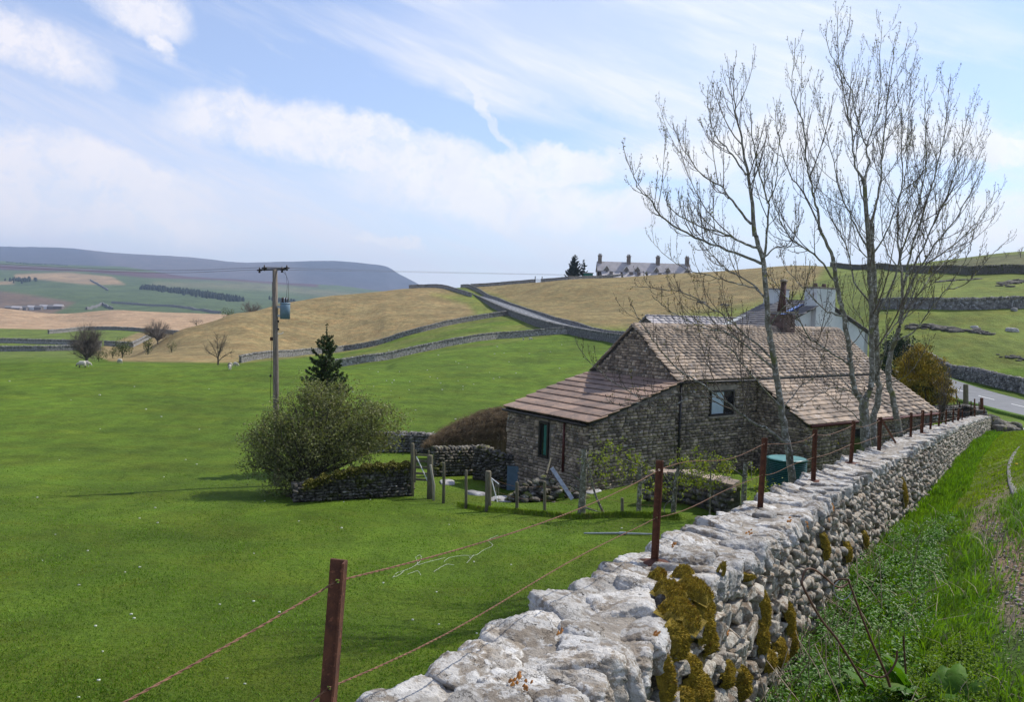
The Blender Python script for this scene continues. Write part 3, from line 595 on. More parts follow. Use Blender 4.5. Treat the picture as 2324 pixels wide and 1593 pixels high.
# ================================================================ FIELD WALLS
def field_wall(label, pts, h=1.3, w=.5, group='dry stone walls crossing the fields', mat=None, stone=.35, top=True, cat='wall', hl=0, face=False, sink=.4, jit=1.0, moss=False, zfun=None):
    """pts: world points on the ground"""
    mat = mat or M_farstone; zf = zfun or ground
    P = [np.array(p, float) for p in pts]
    r = empty('dry_stone_wall', tuple(P[0]), label=label, cat=cat, group=group)
    off = P[0]
    S = [0]
    for a, b in zip(P[:-1], P[1:]): S.append(S[-1]+math.hypot(*(b-a)[:2]))
    L = S[-1]; n = max(2, int(L/(stone*2.2)))
    A = np.array(P); q = np.linspace(0, L, n+1); X = np.interp(q, S, A[:, 0]); Y = np.interp(q, S, A[:, 1]); Zg = zf(X, Y)
    V = []
    rs = random.Random(int(abs(P[0][0]*77+P[0][1]*13)))
    hv = h
    for i in range(n+1):
        j0, j1 = max(i-1, 0), min(i+1, n); tx, ty = X[j1]-X[j0], Y[j1]-Y[j0]; l = math.hypot(tx, ty)+1e-9; nx, ny = ty/l, -tx/l
        hh = h*(1+rs.uniform(-.05, .05)*jit)-(.12 if top else 0)-(hl*max(0, 1-q[i]/L*1.6))
        for u, z_ in ((-w*.6, -sink), (-w*.36, hh), (w*.36, hh), (w*.6, -sink)):
            V.append((X[i]+nx*u-off[0], Y[i]+ny*u-off[1], Zg[i]+z_-off[2]))
    i = np.arange((n+1)*4).reshape(n+1, 4); F = [tuple(x) for x in np.stack([i[:-1, :-1], i[1:, :-1], i[1:, 1:], i[:-1, 1:]], -1).reshape(-1, 4)]+[(0, 1, 2, 3), tuple(4*n+k for k in (3, 2, 1, 0))]
    link('wall_core', mesh_np('wall_core', np.array(V), F, mat), r)
    xf = []; BR = BOXR
    if top:
        s = 0
        while s < L:
            l = stone*rs.uniform(.5, .9); x = np.interp(s, S, A[:, 0]); y = np.interp(s, S, A[:, 1]); x2 = np.interp(s+.5, S, A[:, 0]); y2 = np.interp(s+.5, S, A[:, 1])
            t = np.array([x2-x, y2-y, 0]); t /= np.linalg.norm(t)+1e-9
            if np.linalg.norm(t) < .5: break
            nn = np.array([t[1], -t[0], 0]); z = zf(np.array([x]), np.array([y]))[0]
            lean = rs.uniform(-.1, .5); B = rotm(nn, lean)@basis(t, nn, (0, 0, 1), (l*.5, w*rs.uniform(.38, .5), stone*rs.uniform(.32, .62)))
            xf.append((rs.randrange(8), B, np.array([x, y, z+h-.1-hl*max(0, 1-s/L*1.6)])-off, rs.random())); s += l*.95
    if face:
        H = .05
        while H < h-.15:
            hh = face*rs.uniform(.38, .72)
            s = 0
            while s < L:
                l = face*rs.uniform(.45, 1.25); x = np.interp(s, S, A[:, 0]); y = np.interp(s, S, A[:, 1]); x2 = np.interp(min(s+.5, L), S, A[:, 0]); y2 = np.interp(min(s+.5, L), S, A[:, 1])
                t = np.array([x2-x, y2-y, 0]); lt = np.linalg.norm(t)
                if lt < 1e-4: break
                t /= lt; nn = np.array([t[1], -t[0], 0])
                if nn[1] > 0: nn = -nn
                z = zf(np.array([x]), np.array([y]))[0]
                if H > h-.2-hl*max(0, 1-s/L*1.6): s += l; continue
                B = rotm(nn, rs.gauss(0, .2))@basis(t, nn, (0, 0, 1), (l*.47*rs.uniform(.8, 1.1), .12, hh*.46*rs.uniform(.6, 1.25)))
                xf.append((rs.randrange(8), B, np.array([x, y, z+H+hh/2])+nn*(w*(.36+.24*(1-H/h))-.04+rs.uniform(-.03, .03))-off, rs.random())); s += l
            H += hh
    if xf:
        # the first stones as parts, the rest joined
        k = 300 if face else 0
        xf.sort(key=lambda q: q[2][1])
        for vi, B, c, tn in xf[:k]:
            o = link('stone', ME_BOXR[(vi, mat.name)] if (vi, mat.name) in ME_BOXR else ME_BOXR.setdefault((vi, mat.name), mesh_np('stone', *BR[vi], mat)), r)
            o.matrix_basis = mat4(B, c)
        if xf[k:]:
            V, F, Tn = batch(BR, xf[k:]); link('small_stones', mesh_np('small_stones', V, F, mat, False, {'tint': Tn}), r, kind='stuff')
    return r
BOXR = [boxrock(50+i) for i in range(8)]; ME_BOXR = {}
def path(pts, dmin=60, dmax=420):
    return [hit(x, y, dmin, dmax) for x, y in pts]
def dpath(pts): return [drop(x, y, d) for x, y, d in pts]
RS = dict(group='dry stone walls crossing the fields')
# upper wall between the straw hill and the green strip
WU = dpath([(545, 823, 150), (620, 816, 165), (690, 809, 185), (780, 797, 203), (850, 785, 204), (900, 765, 207), (960, 750, 211), (1050, 732, 222), (1110, 720, 229), (1156, 711, 233)])
field_wall('long dark wall at the foot of the straw hill joining the lane halfway up', WU, 1.35)
WLo = dpath([(760, 834, 150), (850, 820, 154), (920, 806, 159), (1000, 790, 165), (1060, 776, 169), (1130, 768, 176), (1200, 766, 179), (1240, 762, 180), (1291, 757, 179)])
field_wall('lichen spotted field wall bounding the bright green pasture below the road', WLo, 1.45)
# road and its walls
RC = [(1052, 658, 350), (1080, 665, 325), (1108, 676, 300), (1134, 687, 272), (1163, 699, 245), (1204, 714, 220), (1252, 729, 200), (1300, 741, 186), (1350, 750, 173), (1400, 758.5, 160), (1500, 768, 138), (1640, 792, 118), (1800, 830, 103), (1960, 846, 92), (2080, 868, 83), (2135, 881, 78), (2185, 893, 73), (2250, 909, 67.5), (2324, 928, 62), (2420, 955, 55), (2560, 1005, 47)]
RCW = dpath([(x, y, d) for x, y, d in RC])
rs_ = [0]
for a, b in zip(RCW[:-1], RCW[1:]): rs_.append(rs_[-1]+math.hypot(*(b-a)[:2]))
RL = rs_[-1]; RA = np.array(RCW)
def smooth_path(A, S, q):
    return np.stack([pchip(S, A[:, 0], q), pchip(S, A[:, 1], q)], 1)
rq = np.arange(0, RL, 1.5); RXY = smooth_path(RA, rs_, rq)
for _ in range(6): RXY[1:-1] = (RXY[:-2]+2*RXY[1:-1]+RXY[2:])/4
tn_ = np.gradient(RXY, axis=0); tn_ /= np.linalg.norm(tn_, axis=1)[:, None]; RN = np.stack([tn_[:, 1], -tn_[:, 0]], 1)
RZ = ground(RXY[:, 0], RXY[:, 1])
RP_ = np.array([at(x, y, d)[2] for x, y, d in RC]); RZp = pchip(rs_, RP_, rq); wq = sst(RXY[:, 1], 120, 150); RZ = RZ*(1-wq)+(RZp-.13)*wq
for _ in range(30): RZ[1:-1] = (RZ[:-2]+2*RZ[1:-1]+RZ[2:])/4
RWID = 2.9
M_asph = material('asphalt', (.155, .16, .168), (.12, .125, .132), .8, .75, c3=(.20, .20, .205), scale3=60, t3=(.5, .7), bump=.3, bscale=60, bdist=.01, rnd=0)
M_paint = material('white_road_paint', (.74, .74, .72), (.6, .6, .58), 6, .6, rnd=0)
def ribbon(name, u0, u1, dz, mat, sel=None, thick=None, **kw):
    V, F = [], []
    us = np.linspace(u0, u1, 7) if abs(u1-u0) > 1 else [u0, u1]
    idx = range(len(RXY)) if sel is None else sel
    for k, i in enumerate(idx):
        for u in us: V.append((RXY[i, 0]+RN[i, 0]*u, RXY[i, 1]+RN[i, 1]*u, RZ[i]+dz-.02*abs(u)/2.9))
    m = len(us); n = len(list(idx)); I = np.arange(n*m).reshape(n, m)
    return mesh_np(name, np.array(V), np.stack([I[:-1, :-1], I[1:, :-1], I[1:, 1:], I[:-1, 1:]], -1).reshape(-1, 4), mat, True)
road = link('road', ribbon('road', -RWID, RWID, .13, M_asph), kind='structure')
for sgn in (-1, 1):   # earth shoulders carry the road bed down to the turf
    V = []
    for i in range(len(RXY)):
        for u, dz in ((RWID-.02, .125), (RWID+.4, .08), (RWID+.7, -1.6)): V.append((RXY[i, 0]+RN[i, 0]*u*sgn, RXY[i, 1]+RN[i, 1]*u*sgn, RZ[i]+dz))
    V = np.array(V); n = len(RXY); I = np.arange(n*3).reshape(n, 3); F = np.stack([I[:-1, :-1], I[1:, :-1], I[1:, 1:], I[:-1, 1:]], -1).reshape(-1, 4)
    link('road_verge', mesh_np('road_verge', V, F, M_turf, True, cols=np.tile((.085, .16, .018), (len(V), 1))), kind='structure')
dm = MB()
k = 0
while k < len(RXY)-3:
    for i in range(k, k+2):
        p = [np.array([*(RXY[j]+RN[j]*u), RZ[j]+.137]) for j, u in ((i, -.07), (i+1, -.07), (i+1, .07), (i, .07))]
        dm.add(p, [(0, 1, 2, 3)])
    k += 4
dm.obj('centre_line', M_paint, road)
for sgn in (-1, 1):
    el = MB()
    for i in range(len(RXY)-1):
        if RXY[i, 1] > 90: continue
        el.add([np.array([*(RXY[j]+RN[j]*u*sgn), RZ[j]+.128]) for j, u in ((i, RWID-.22), (i+1, RWID-.22), (i+1, RWID-.34), (i, RWID-.34))], [(0, 1, 2, 3) if sgn < 0 else (3, 2, 1, 0)])
# roadside walls
def offs(u, lo, hi, extra=None):
    out = []
    for i in range(len(RXY)):
        if lo <= RXY[i, 1] <= hi and i % 3 == 0:
            x, y = RXY[i]+RN[i]*u; out.append(np.array([x, y, gz(x, y)]))
    return out
side_lo = offs(-4.0, 1e9, -1)
lowpts = dpath([(928, 654, 341), (970, 654, 342), (998, 656, 335), (1039, 665, 316), (1070, 673, 303), (1098, 684, 287), (1118, 698, 262), (1136, 710, 240), (1156, 714, 234), (1200, 731, 209), (1238, 747, 190), (1291, 758, 178), (1330, 765, 168), (1399, 776, 153), (1480, 786, 134), (1580, 800, 119)])
def road_z(x, y):
    out = []
    for a, b in zip(np.atleast_1d(x), np.atleast_1d(y)): out.append(RZ[np.argmin((RXY[:, 0]-a)**2+(RXY[:, 1]-b)**2)]-1.1)
    return np.array(out)
lw = [np.array([*(RXY[i]+RN[i]*3.45), RZ[i]-1.1]) for i in range(len(RXY)) if 118 < RXY[i, 1] < 318 and i % 3 == 0]
field_wall('roadside wall on the lower side of the climbing lane', lw, 1.62, zfun=road_z, sink=1.3)
field_wall('wall along the top of the straw hill, running left from the lane', lowpts[:5], 1.5)
uppts = dpath([(1046, 655, 352), (1060, 656, 345), (1083, 663, 322), (1127, 675, 290), (1160, 690, 262), (1186, 700, 245), (1230, 718, 219), (1259, 728, 205), (1303, 738, 190), (1361, 746, 174), (1423, 753, 158), (1500, 760, 141), (1600, 775, 126), (1720, 795, 113)])
field_wall('roadside wall on the upper side of the climbing lane', uppts, 1.35)
sky_w = dpath([(1068, 655, 346), (1120, 649, 346), (1180, 644, 345), (1215, 641, 341)]); sky_w2 = dpath([(1228, 640, 340), (1290, 634, 333), (1355, 630, 343), (1420, 627, 348)])
field_wall('skyline wall left of the white field gate', sky_w, 1.4); field_wall('skyline wall between the field gate and the terrace', sky_w2, 1.4)
field_wall('dark wall along the crest of the green hillside', dpath([(1885, 602, 300), (1950, 608, 272), (2010, 613, 245), (2060, 616, 212), (2120, 619, 180), (2200, 620, 158), (2260, 620, 153), (2330, 620, 150), (2480, 622, 146)]), 1.6, stone=.45, mat=M_darkstone)
field_wall('tall wall running level across the middle of the green hillside', dpath([(1985, 706, 114), (2040, 704, 112), (2100, 702, 110), (2160, 700, 108.5), (2230, 699, 108), (2330, 698, 108.5), (2480, 700, 109)]), 1.5, stone=.4)
field_wall('wall with pale cope stones beside the near bend of the road', dpath([(2010, 835, 93), (2060, 838, 90.5), (2132, 850, 86.5), (2200, 868, 82), (2260, 882, 78), (2324, 897, 74), (2420, 925, 66), (2540, 960, 58)]), 1.35, w=.6, stone=.34, face=.32, mat=M_farstone)
for lb, pts in (('nearer of the two parallel walls in the far valley field', [(-60, 798), (100, 797), (228, 794)]), ('farther of the two parallel walls in the far valley field', [(-60, 776), (110, 781), (230, 785)]), ('wall below the bare valley trees', [(238, 784), (300, 788), (360, 790)]),
                ('curving wall at the foot of the straw coloured hills', [(110, 748), (200, 749), (300, 751), (380, 757), (440, 764)])):
    field_wall(lb, [hit(x, y, 215, 440) for x, y in pts], 1.7, .8, stone=.8)
for lb, pts in (('pale far wall slanting down beside the village', [(255, 703), (232, 690), (196, 703)]), ('far wall dipping across the green valley side', [(254, 688), (330, 694), (420, 700), (460, 706), (500, 712)]), ('short far wall climbing the green slope', [(205, 607+30), (230, 650), (245, 660)])):
    field_wall(lb, [hit(x, y, 1000, 4000) for x, y in pts], 4.5, 3, stone=4, top=False)
# return wall behind the end of the main wall
rw = [np.array([WL[-1][0]-.15, WL[-1][1]+.2, 0]), at(2222, 930, 53), at(2186, 926, 55), at(2140, 925, 54), at(2090, 924, 52.5)]
rw = [np.array([p[0], p[1], gz(p[0], p[1])]) for p in rw]
field_wall('low wall turning back from the road end of the iron-posted wall', rw, 1.05, w=.5, stone=.22, face=.3, group=None, mat=M_farstone)
def solve_u(px, py, o, ax):
    v = at(px, py, 1.0); M = np.array([[v[0], -ax[0]], [v[1], -ax[1]]]); t, s = np.linalg.solve(M, o[:2]); return s, (v*t)[2]
# ================================================================ BARN AND HOUSES
M_slate = material('stone_slate', (.36, .28, .21), (.235, .185, .145), 2.5, .9, c3=(.40, .36, .33), scale3=5, t3=(.55, .7), c4=(.14, .12, .10), s4=3, t4=(.54, .68), bump=.5, bscale=14, bdist=.03, rnd=.34)
M_slate2 = material('red_brown_stone_slate', (.30, .205, .155), (.20, .15, .125), 2.0, .9, c3=(.36, .26, .20), scale3=6, t3=(.55, .7), bump=.5, bscale=14, bdist=.03, rnd=.2)
M_barnstone = material('barn_wall_stone', (.40, .32, .24), (.225, .175, .135), 1.8, .95, c3=(.38, .36, .33), scale3=5, t3=(.60, .68), bump=.9, bscale=12, bdist=.05, rnd=.5)
M_barnmort = material('barn_wall_mortar', (.27, .235, .20), (.16, .14, .12), 3, .95, bump=.8, bscale=14, bdist=.04, rnd=0)
M_quoin = material('sandstone_dressing', (.30, .255, .20), (.20, .17, .135), 4, .9, bump=.4, bscale=12, bdist=.02, rnd=.1)
M_darkmetal = material('dark_gutter_paint', (.035, .03, .03), (.02, .018, .018), 5, .5, rnd=0)
M_frame = material('dark_window_frame', (.022, .018, .016), (.03, .025, .02), 8, .5, rnd=0)
M_palepipe = material('pale_blue_pipe', (.50, .62, .70), (.40, .52, .62), 5, .4, rnd=0)
M_steel = material('galvanised_steel', (.36, .39, .41), (.25, .27, .29), 8, .45, metallic=.4, rnd=0)
M_green = material('green_painted_timber', (.03, .16, .12), (.02, .11, .085), 8, .6, rnd=0)
M_maroon = material('maroon_gutter', (.10, .025, .02), (.07, .02, .015), 6, .5, rnd=0)
M_skypane = material('pane_painted_sky_reflection', (.42, .50, .55), (.36, .44, .49), 2, .25, rnd=0, spec=.6)  # sky reflection put into the pane's base colour
M_glassd = material('dark_glass_and_doorways', (.02, .022, .025), (.012, .013, .015), 3, .12, rnd=0, spec=.7)
M_render = material('white_render', (.56, .58, .57), (.50, .52, .51), 1.4, .9, c3=(.36, .37, .36), scale3=1.1, t3=(.62, .8), rnd=0)
M_blueslate = material('blue_grey_slate', (.21, .195, .19), (.15, .14, .14), 2, .7, c3=(.19, .18, .185), scale3=6, t3=(.55, .7), rnd=.2)
M_terrslate = material('pale_grey_slate', (.43, .40, .40), (.34, .32, .32), .6, .8, c3=(.42, .39, .42), scale3=1.4, t3=(.5, .7), rnd=.1)  # pale grey slate shared by several roofs
M_terrstone = material('sooty_terrace_stone', (.24, .205, .18), (.14, .12, .11), .9, .95, c3=(.25, .23, .21), scale3=2, t3=(.58, .66), rnd=.1)
M_chim = material('chimney_stone', (.15, .10, .085), (.09, .065, .055), 3, .95, c3=(.26, .22, .20), scale3=6, t3=(.6, .68), bump=.6, bscale=10, bdist=.04, rnd=.2)
M_flue = material('brown_flue', (.095, .045, .04), (.06, .03, .028), 7, .7, rnd=0)
M_white = material('white_gloss_paint', (.78, .78, .76), (.7, .7, .68), 6, .5, rnd=0)
M_skyl = material('roof_glass_painted_sky', (.10, .17, .42), (.07, .13, .34), 3, .2, rnd=0, spec=.7)  # blue of the reflected sky painted into the glass colour

GB = np.array([-.5962, .8028, 0]); UB = np.array([.8028, .5962, 0]); OB = np.array([7.033, 34.0, 0.])
ZE, ZR, ZL, GW = -2.60, -.40, -4.15, 5.25       # eave, ridge, lean-to eave, gable width
LL = 4.94; SR = 16.0; SO = 5.5; EO = 2.7; ZO = -4.46; ZF = -8.6
barn = empty('stone_barn', tuple(OB+np.array([0, 0, -7])), label='long low rubble stone barn with brown stone slate roofs behind the bare trees', cat='barn')
BO = np.array(OB+np.array([0, 0, -7]))
def bl(s, t, z): return OB+UB*s+GB*t+np.array([0, 0, z])-BO      # local point of the barn
def quadwall(mb, pts):      # closed wall panel from outline (list of 3d pts), thickness inward via normal offset
    p = [np.asarray(q, float) for q in pts]; n = np.cross(p[1]-p[0], p[2]-p[1]); n /= np.linalg.norm(n); m = len(p); b = [q-n*.45 for q in p]
    mb.add(p+b, [tuple(range(m)), tuple(range(2*m-1, m-1, -1))]+[(i, i+m, (i+1) % m+m, (i+1) % m) for i in range(m)])
w = MB()
quadwall(w, [bl(0, 0, ZF), bl(SO, 0, ZF), bl(SO, 0, ZE-.06), bl(0, 0, ZE-.06)])
quadwall(w, [bl(0, GW, ZF), bl(0, 0, ZF), bl(0, 0, ZE-.1), bl(0, GW/2, ZR-.12), bl(0, GW, ZE-.1)])
quadwall(w, [bl(SR, 0, ZF), bl(SR, GW, ZF), bl(SR, GW, ZE-.1), bl(SR, GW/2, ZR-.12), bl(SR, 0, ZE-.1)])
quadwall(w, [bl(SR, GW, ZF), bl(0, GW, ZF), bl(0, GW, ZE-.1), bl(SR, GW, ZE-.1)])
w.obj('wall', M_barnmort, barn)
w = MB()
quadwall(w, [bl(-LL, .0, ZF), bl(-.02, .0, ZF), bl(-.02, .0, ZE-.28), bl(-LL, .0, ZL-.1)])
quadwall(w, [bl(-LL, GW, ZF), bl(-LL, .0, ZF), bl(-LL, .0, ZL-.1), bl(-LL, GW, ZL-.1)])
quadwall(w, [bl(-.02, GW, ZF), bl(-LL, GW, ZF), bl(-LL, GW, ZL-.1), bl(-.02, GW, ZE-.28)])
w.obj('lean_to_wall', M_barnmort, barn)
w = MB()
quadwall(w, [bl(SO, 0, ZF), bl(SO, -EO, ZF), bl(SO, -EO, ZO-.1), bl(SO, 0, ZE-.36)])
quadwall(w, [bl(SO, -EO, ZF), bl(SR+.6, -EO, ZF), bl(SR+.6, -EO, ZO-.1), bl(SO, -EO, ZO-.1)])
quadwall(w, [bl(SR+.6, -EO, ZF), bl(SR+.6, 0, ZF), bl(SR+.6, 0, ZE-.36), bl(SR+.6, -EO, ZO-.1)])
w.obj('outshut_wall', M_barnmort, barn)
# stones in the visible faces
BSt = [boxrock(400+i, .2) for i in range(10)]; BSm = [mesh_np('stone', v, f, M_barnstone) for v, f in BSt]
def stone_face(p0, ax, L, z0, ztop, nrm, out):
    """p0 local origin at wall foot, ax direction, ztop(s) height function"""
    z = z0
    while z < max(ztop(0), ztop(L), ztop(L/2)):
        h = random.uniform(.08, .18); s = random.uniform(-.1, 0)
        while s < L:
            l = random.uniform(.11, .36); m = s+l/2
            if 0 < m < L and z+h < ztop(m)-.02 and z > z0-.01:
                B = rotm(nrm, random.gauss(0, .10))@basis(ax, nrm, (0, 0, 1), (l*.45*random.uniform(.7, 1.05), .09, h*.44*random.uniform(.7, 1.15)))
                c = p0+ax*m+np.array([0, 0, z+h/2])+nrm*(-.055+random.uniform(0, .035))
                out.append((random.randrange(10), B, c))
            s += l
        z += h
holes = []
st = []
zc = -7*1.0
def zl(v): return lambda s: v-BO[2]
p = lambda s, t: np.array([*(OB+UB*s+GB*t)[:2], 0])-np.array([BO[0], BO[1], 0])
stone_face(p(0, 0), UB, SO, -7.9-BO[2], zl(ZE-.08), -GB, st)
stone_face(p(-LL, 0), UB, LL, -8.0-BO[2], lambda s: ZL-.15+(ZE-.3-ZL)*s/LL-BO[2], -GB, st)
stone_face(p(-LL, GW), -GB, GW, -8.4-BO[2], zl(ZL-.12), -UB, st)
stone_face(p(0, GW), -GB, GW, ZE-.3-BO[2], lambda s: ZE-.15+(ZR-ZE)*(1-abs(s-GW/2)/(GW/2))-BO[2], -UB, st)
stone_face(p(SO, 0), -GB, EO, -7.6-BO[2], lambda s: ZE-.4+(ZO-ZE+.25)*s/EO-BO[2], -UB, st)
stone_face(p(SO, -EO), UB, SR-SO, -7.2-BO[2], zl(ZO-.15), -GB, st)
WIN = (2.1, 3.72, -4.36, -3.22)
def inwin(c):
    d = c; s = d@UB; t = d@GB; z = d[2]+BO[2]
    if abs(t) < .2 and WIN[0]-.1 < s < WIN[1]+.1 and WIN[2]-.12 < z < WIN[3]+.18: return True
    if abs(s+LL) < .2 and 2.15 < t < 3.05 and -6.1 < z < -4.45: return True
    if abs(t+EO) < .2 and 9.0 < s < 10.0 and z < ZO-.35: return True
    return False
st = [q for q in st if not inwin(q[2])]
def cdist(q): return (q[2][1]+BO[1])-(.6 if abs((q[2]@GB)) < .2 else 0)
random.shuffle(st); st.sort(key=lambda q: 0 if (-4.5 < (q[2]@UB) < 5 and abs(q[2]@GB) < .2 and q[2][2]+BO[2] > -5.6) else 1)
for vi, B, c in st[:300]:
    o = link('stone', BSm[vi], barn); o.matrix_basis = mat4(B, c)
V, F, Tn = batch(BSt, [(vi, B, c, random.random()) for vi, B, c in st[300:]]); link('small_stones', mesh_np('small_stones', V, F, M_barnstone, False, {'tint': Tn}), barn, kind='stuff')
# slate roofs
BX = np.array([[x, y, z] for z in (-1, 1) for y in (-1, 1) for x in (-1, 1)], float); BXF = BOXR[0][1]
def slate_roof(name, parent, org, e0, e1, ax, width, rows, w0, w1, M, n_parts=300, th=.022, jit=.012, skip=None, near=True):
    """e0: eave point(s=0) local, e1: ridge point local, ax: along"""
    up = e1-e0; SL = np.linalg.norm(up); up = up/SL; n = np.cross(ax, up); n /= np.linalg.norm(n)
    if n[2] < 0: n = -n
    r = MB(); base = [e0-n*.16, e0+ax*width-n*.16, e1+ax*width-n*.16, e1-n*.16]; top_ = [q+n*.10 for q in base]; r.hexa(base+top_)
    ro = r.obj(name, M_darkmetal, parent)
    wts = np.linspace(w0, w1, rows); wts = wts/wts.sum()*SL; y = -.06; xf = []
    for k in range(rows):
        ex = wts[k]; s = -.06+random.uniform(-.15, 0); ln = ex*1.45
        while s < width+.03:
            wd = ex*random.uniform(1.3, 2.7); 
            wd = min(wd, width+.09-s)
            if wd < .06: break
            e_ = random.uniform(-jit, jit)
            c = e0+ax*(s+wd/2)+up*(y+e_+ln/2)+n*(-.007+random.uniform(-.002, .003))
            tilt = rotm(ax, -th*2.2/ln if (np.cross(ax, up)@n) > 0 else th*2.2/ln)
            B = tilt@rotm(n, random.gauss(0, .012))@basis(ax, up, n, (wd/2-.004, ln/2, th*random.uniform(.9, 1.1)))
            xf.append((0, B, c, random.random())); s += wd
        y += ex
    # the nearest, largest slates as parts
    cents = np.array([q[2] for q in xf]); order = np.argsort(cents[:, 1] if near else cents[:, 2])
    me = mesh_np('slate', BX, BXF, M); vs = [(BX, BXF)]
    for i in order[:n_parts]:
        _, B, c, _t = xf[i]; o = link('slate', me, ro); o.matrix_basis = mat4(B, c)
    rest = [xf[i] for i in order[n_parts:]]
    if rest:
        V, F, Tn = batch(vs, rest); link('small_slates', mesh_np('small_slates', V, F, M, False, {'tint': Tn}), ro, kind='stuff')
    return ro
slate_roof('main_roof', barn, BO, bl(-.05, -.12, ZE-.1), bl(-.05, GW/2, ZR), UB, SR+.15, 20, .22, .13, M_slate, 60, th=.034)
slate_roof('back_roof', barn, BO, bl(SR+.1, GW+.12, ZE-.1), bl(SR+.1, GW/2, ZR), -UB, SR+.15, 12, .3, .2, M_slate, 0)
slate_roof('outshut_roof', barn, BO, bl(SO-.12, -EO-.15, ZO-.08), bl(SO-.12, -.03, ZE-.20), UB, SR-SO+.9, 12, .27, .19, M_slate, 120, th=.038)
slate_roof('lean_to_roof', barn, BO, bl(-LL-.12, GW+.1, ZL-.06), bl(.02, GW+.1, ZE-.14), -GB, GW+.22, 9, .66, .45, M_slate2, 120, th=.04)
# ridge stones
rg = MB()
s = -.1
while s < SR:
    l = random.uniform(.45, .7); c = bl(s+l/2, GW/2, ZR+.02)
    for sg in (-1, 1):
        t_ = GB*sg*.8+np.array([0, 0, -.62]); t_ /= np.linalg.norm(t_); rg.box(c+t_*.11, l/2-.01, .13, .022, UB, t_, np.cross(UB, t_), tint=random.random()*.9+.05)
    s += l
rg.obj('ridge_stones', M_slate, barn)
# gutters, pipes, windows, doors
def gutter(name, a, b, r, m): g_ = MB(); g_.tube([a, b], r, 8); g_.obj(name, m, barn, True)
gutter('gutter', bl(-.1, -.19, ZE-.22), bl(SO-.1, -.19, ZE-.24), .055, M_darkmetal)
gutter('gutter', bl(SO+.05, -.10, ZE-.13), bl(SR, -.10, ZE-.13), .045, M_palepipe)
gutter('gutter', bl(SO-.1, -EO-.24, ZO-.17), bl(SR+.8, -EO-.24, ZO-.17), .07, M_maroon)
gutter('gutter', bl(-LL-.2, -.05, ZL-.20), bl(-LL-.2, GW+.2, ZL-.20), .05, M_darkmetal)
gutter('drainpipe', bl(.12, -.12, ZE-.25), bl(.12, -.12, -7.1), .05, M_darkmetal)
gutter('drainpipe', bl(-LL-.1, 1.35, ZL-.2), bl(-LL-.1, 1.35, -6.4), .05, M_maroon)
def window(a, ax, out, wd, h, name='window', deep=.12, pane=M_skypane, lintel=True, bars=1):
    """a: lower left corner local"""
    up = np.array([0, 0, 1.]); f = MB(); t_ = .09; o_ = out*.035
    f.box(a+ax*wd/2+up*t_/2+o_, wd/2, .05, t_/2, ax, out, up); f.box(a+ax*wd/2+up*(h-t_/2)+o_, wd/2, .05, t_/2, ax, out, up)
    f.box(a+ax*t_/2+up*h/2+o_, t_/2, .05, h/2-t_, ax, out, up); f.box(a+ax*(wd-t_/2)+up*h/2+o_, t_/2, .05, h/2-t_, ax, out, up)
    for b_ in range(bars): f.box(a+ax*(wd*(.62 if bars == 1 else (b_+1)/(bars+1)))+up*h/2+o_, .03, .04, h/2-t_, ax, out, up)
    fo = f.obj(name, M_frame, barn); g_ = MB(); g_.box(a+ax*wd/2+up*h/2+out*.015, wd/2-t_, .008, h/2-t_, ax, out, up); g_.obj('pane', pane, fo)
    if lintel:
        l_ = MB(); l_.box(a+ax*wd/2+up*(h+.11)+out*.02, wd/2+.16, .07, .105, ax, out, up, jit=.01); l_.obj('lintel', M_quoin, barn)
        l_ = MB(); l_.box(a+ax*wd/2-up*.05+out*.04, wd/2+.1, .1, .045, ax, out, up, jit=.006); l_.obj('sill', M_quoin, barn)
window(bl(WIN[0], -.0, WIN[2]), UB, -GB, WIN[1]-WIN[0], WIN[3]-WIN[2])
l_ = MB(); l_.box(bl(WIN[0]+(WIN[1]-WIN[0])*.80, -.03, (WIN[2]+WIN[3])/2), .24, .008, .47, UB, GB, (0, 0, 1)); l_.obj('dark_pane', M_glassd, barn)
window(bl(-LL, 3.0, -6.05), -GB, -UB, .62, 1.5, pane=M_glassd, bars=0, lintel=False)  # dark pane painted in place of the shade in this door opening
l_ = MB(); l_.box(bl(-LL-.04, 2.56, -5.3), .11, .02, .62, GB, UB, (0, 0, 1)); l_.obj('door_leaf', M_green, barn)
l_ = MB(); l_.box(bl(-LL-.02, 2.7, -4.38), .3, .06, .13, GB, UB, (0, 0, 1), jit=.01); l_.obj('lintel', M_quoin, barn)
d_ = MB(); d_.box(bl(9.5, -EO-.0, -6.0), .42, .06, 1.1, UB, GB, (0, 0, 1)); d_.obj('door', M_glassd, barn)  # flat dark box stands in for the shade inside the doorway
l_ = MB(); l_.box(bl(9.5, -EO-.03, ZO-.40), .66, .07, .13, UB, GB, (0, 0, 1), jit=.01); l_.obj('lintel', M_quoin, barn)
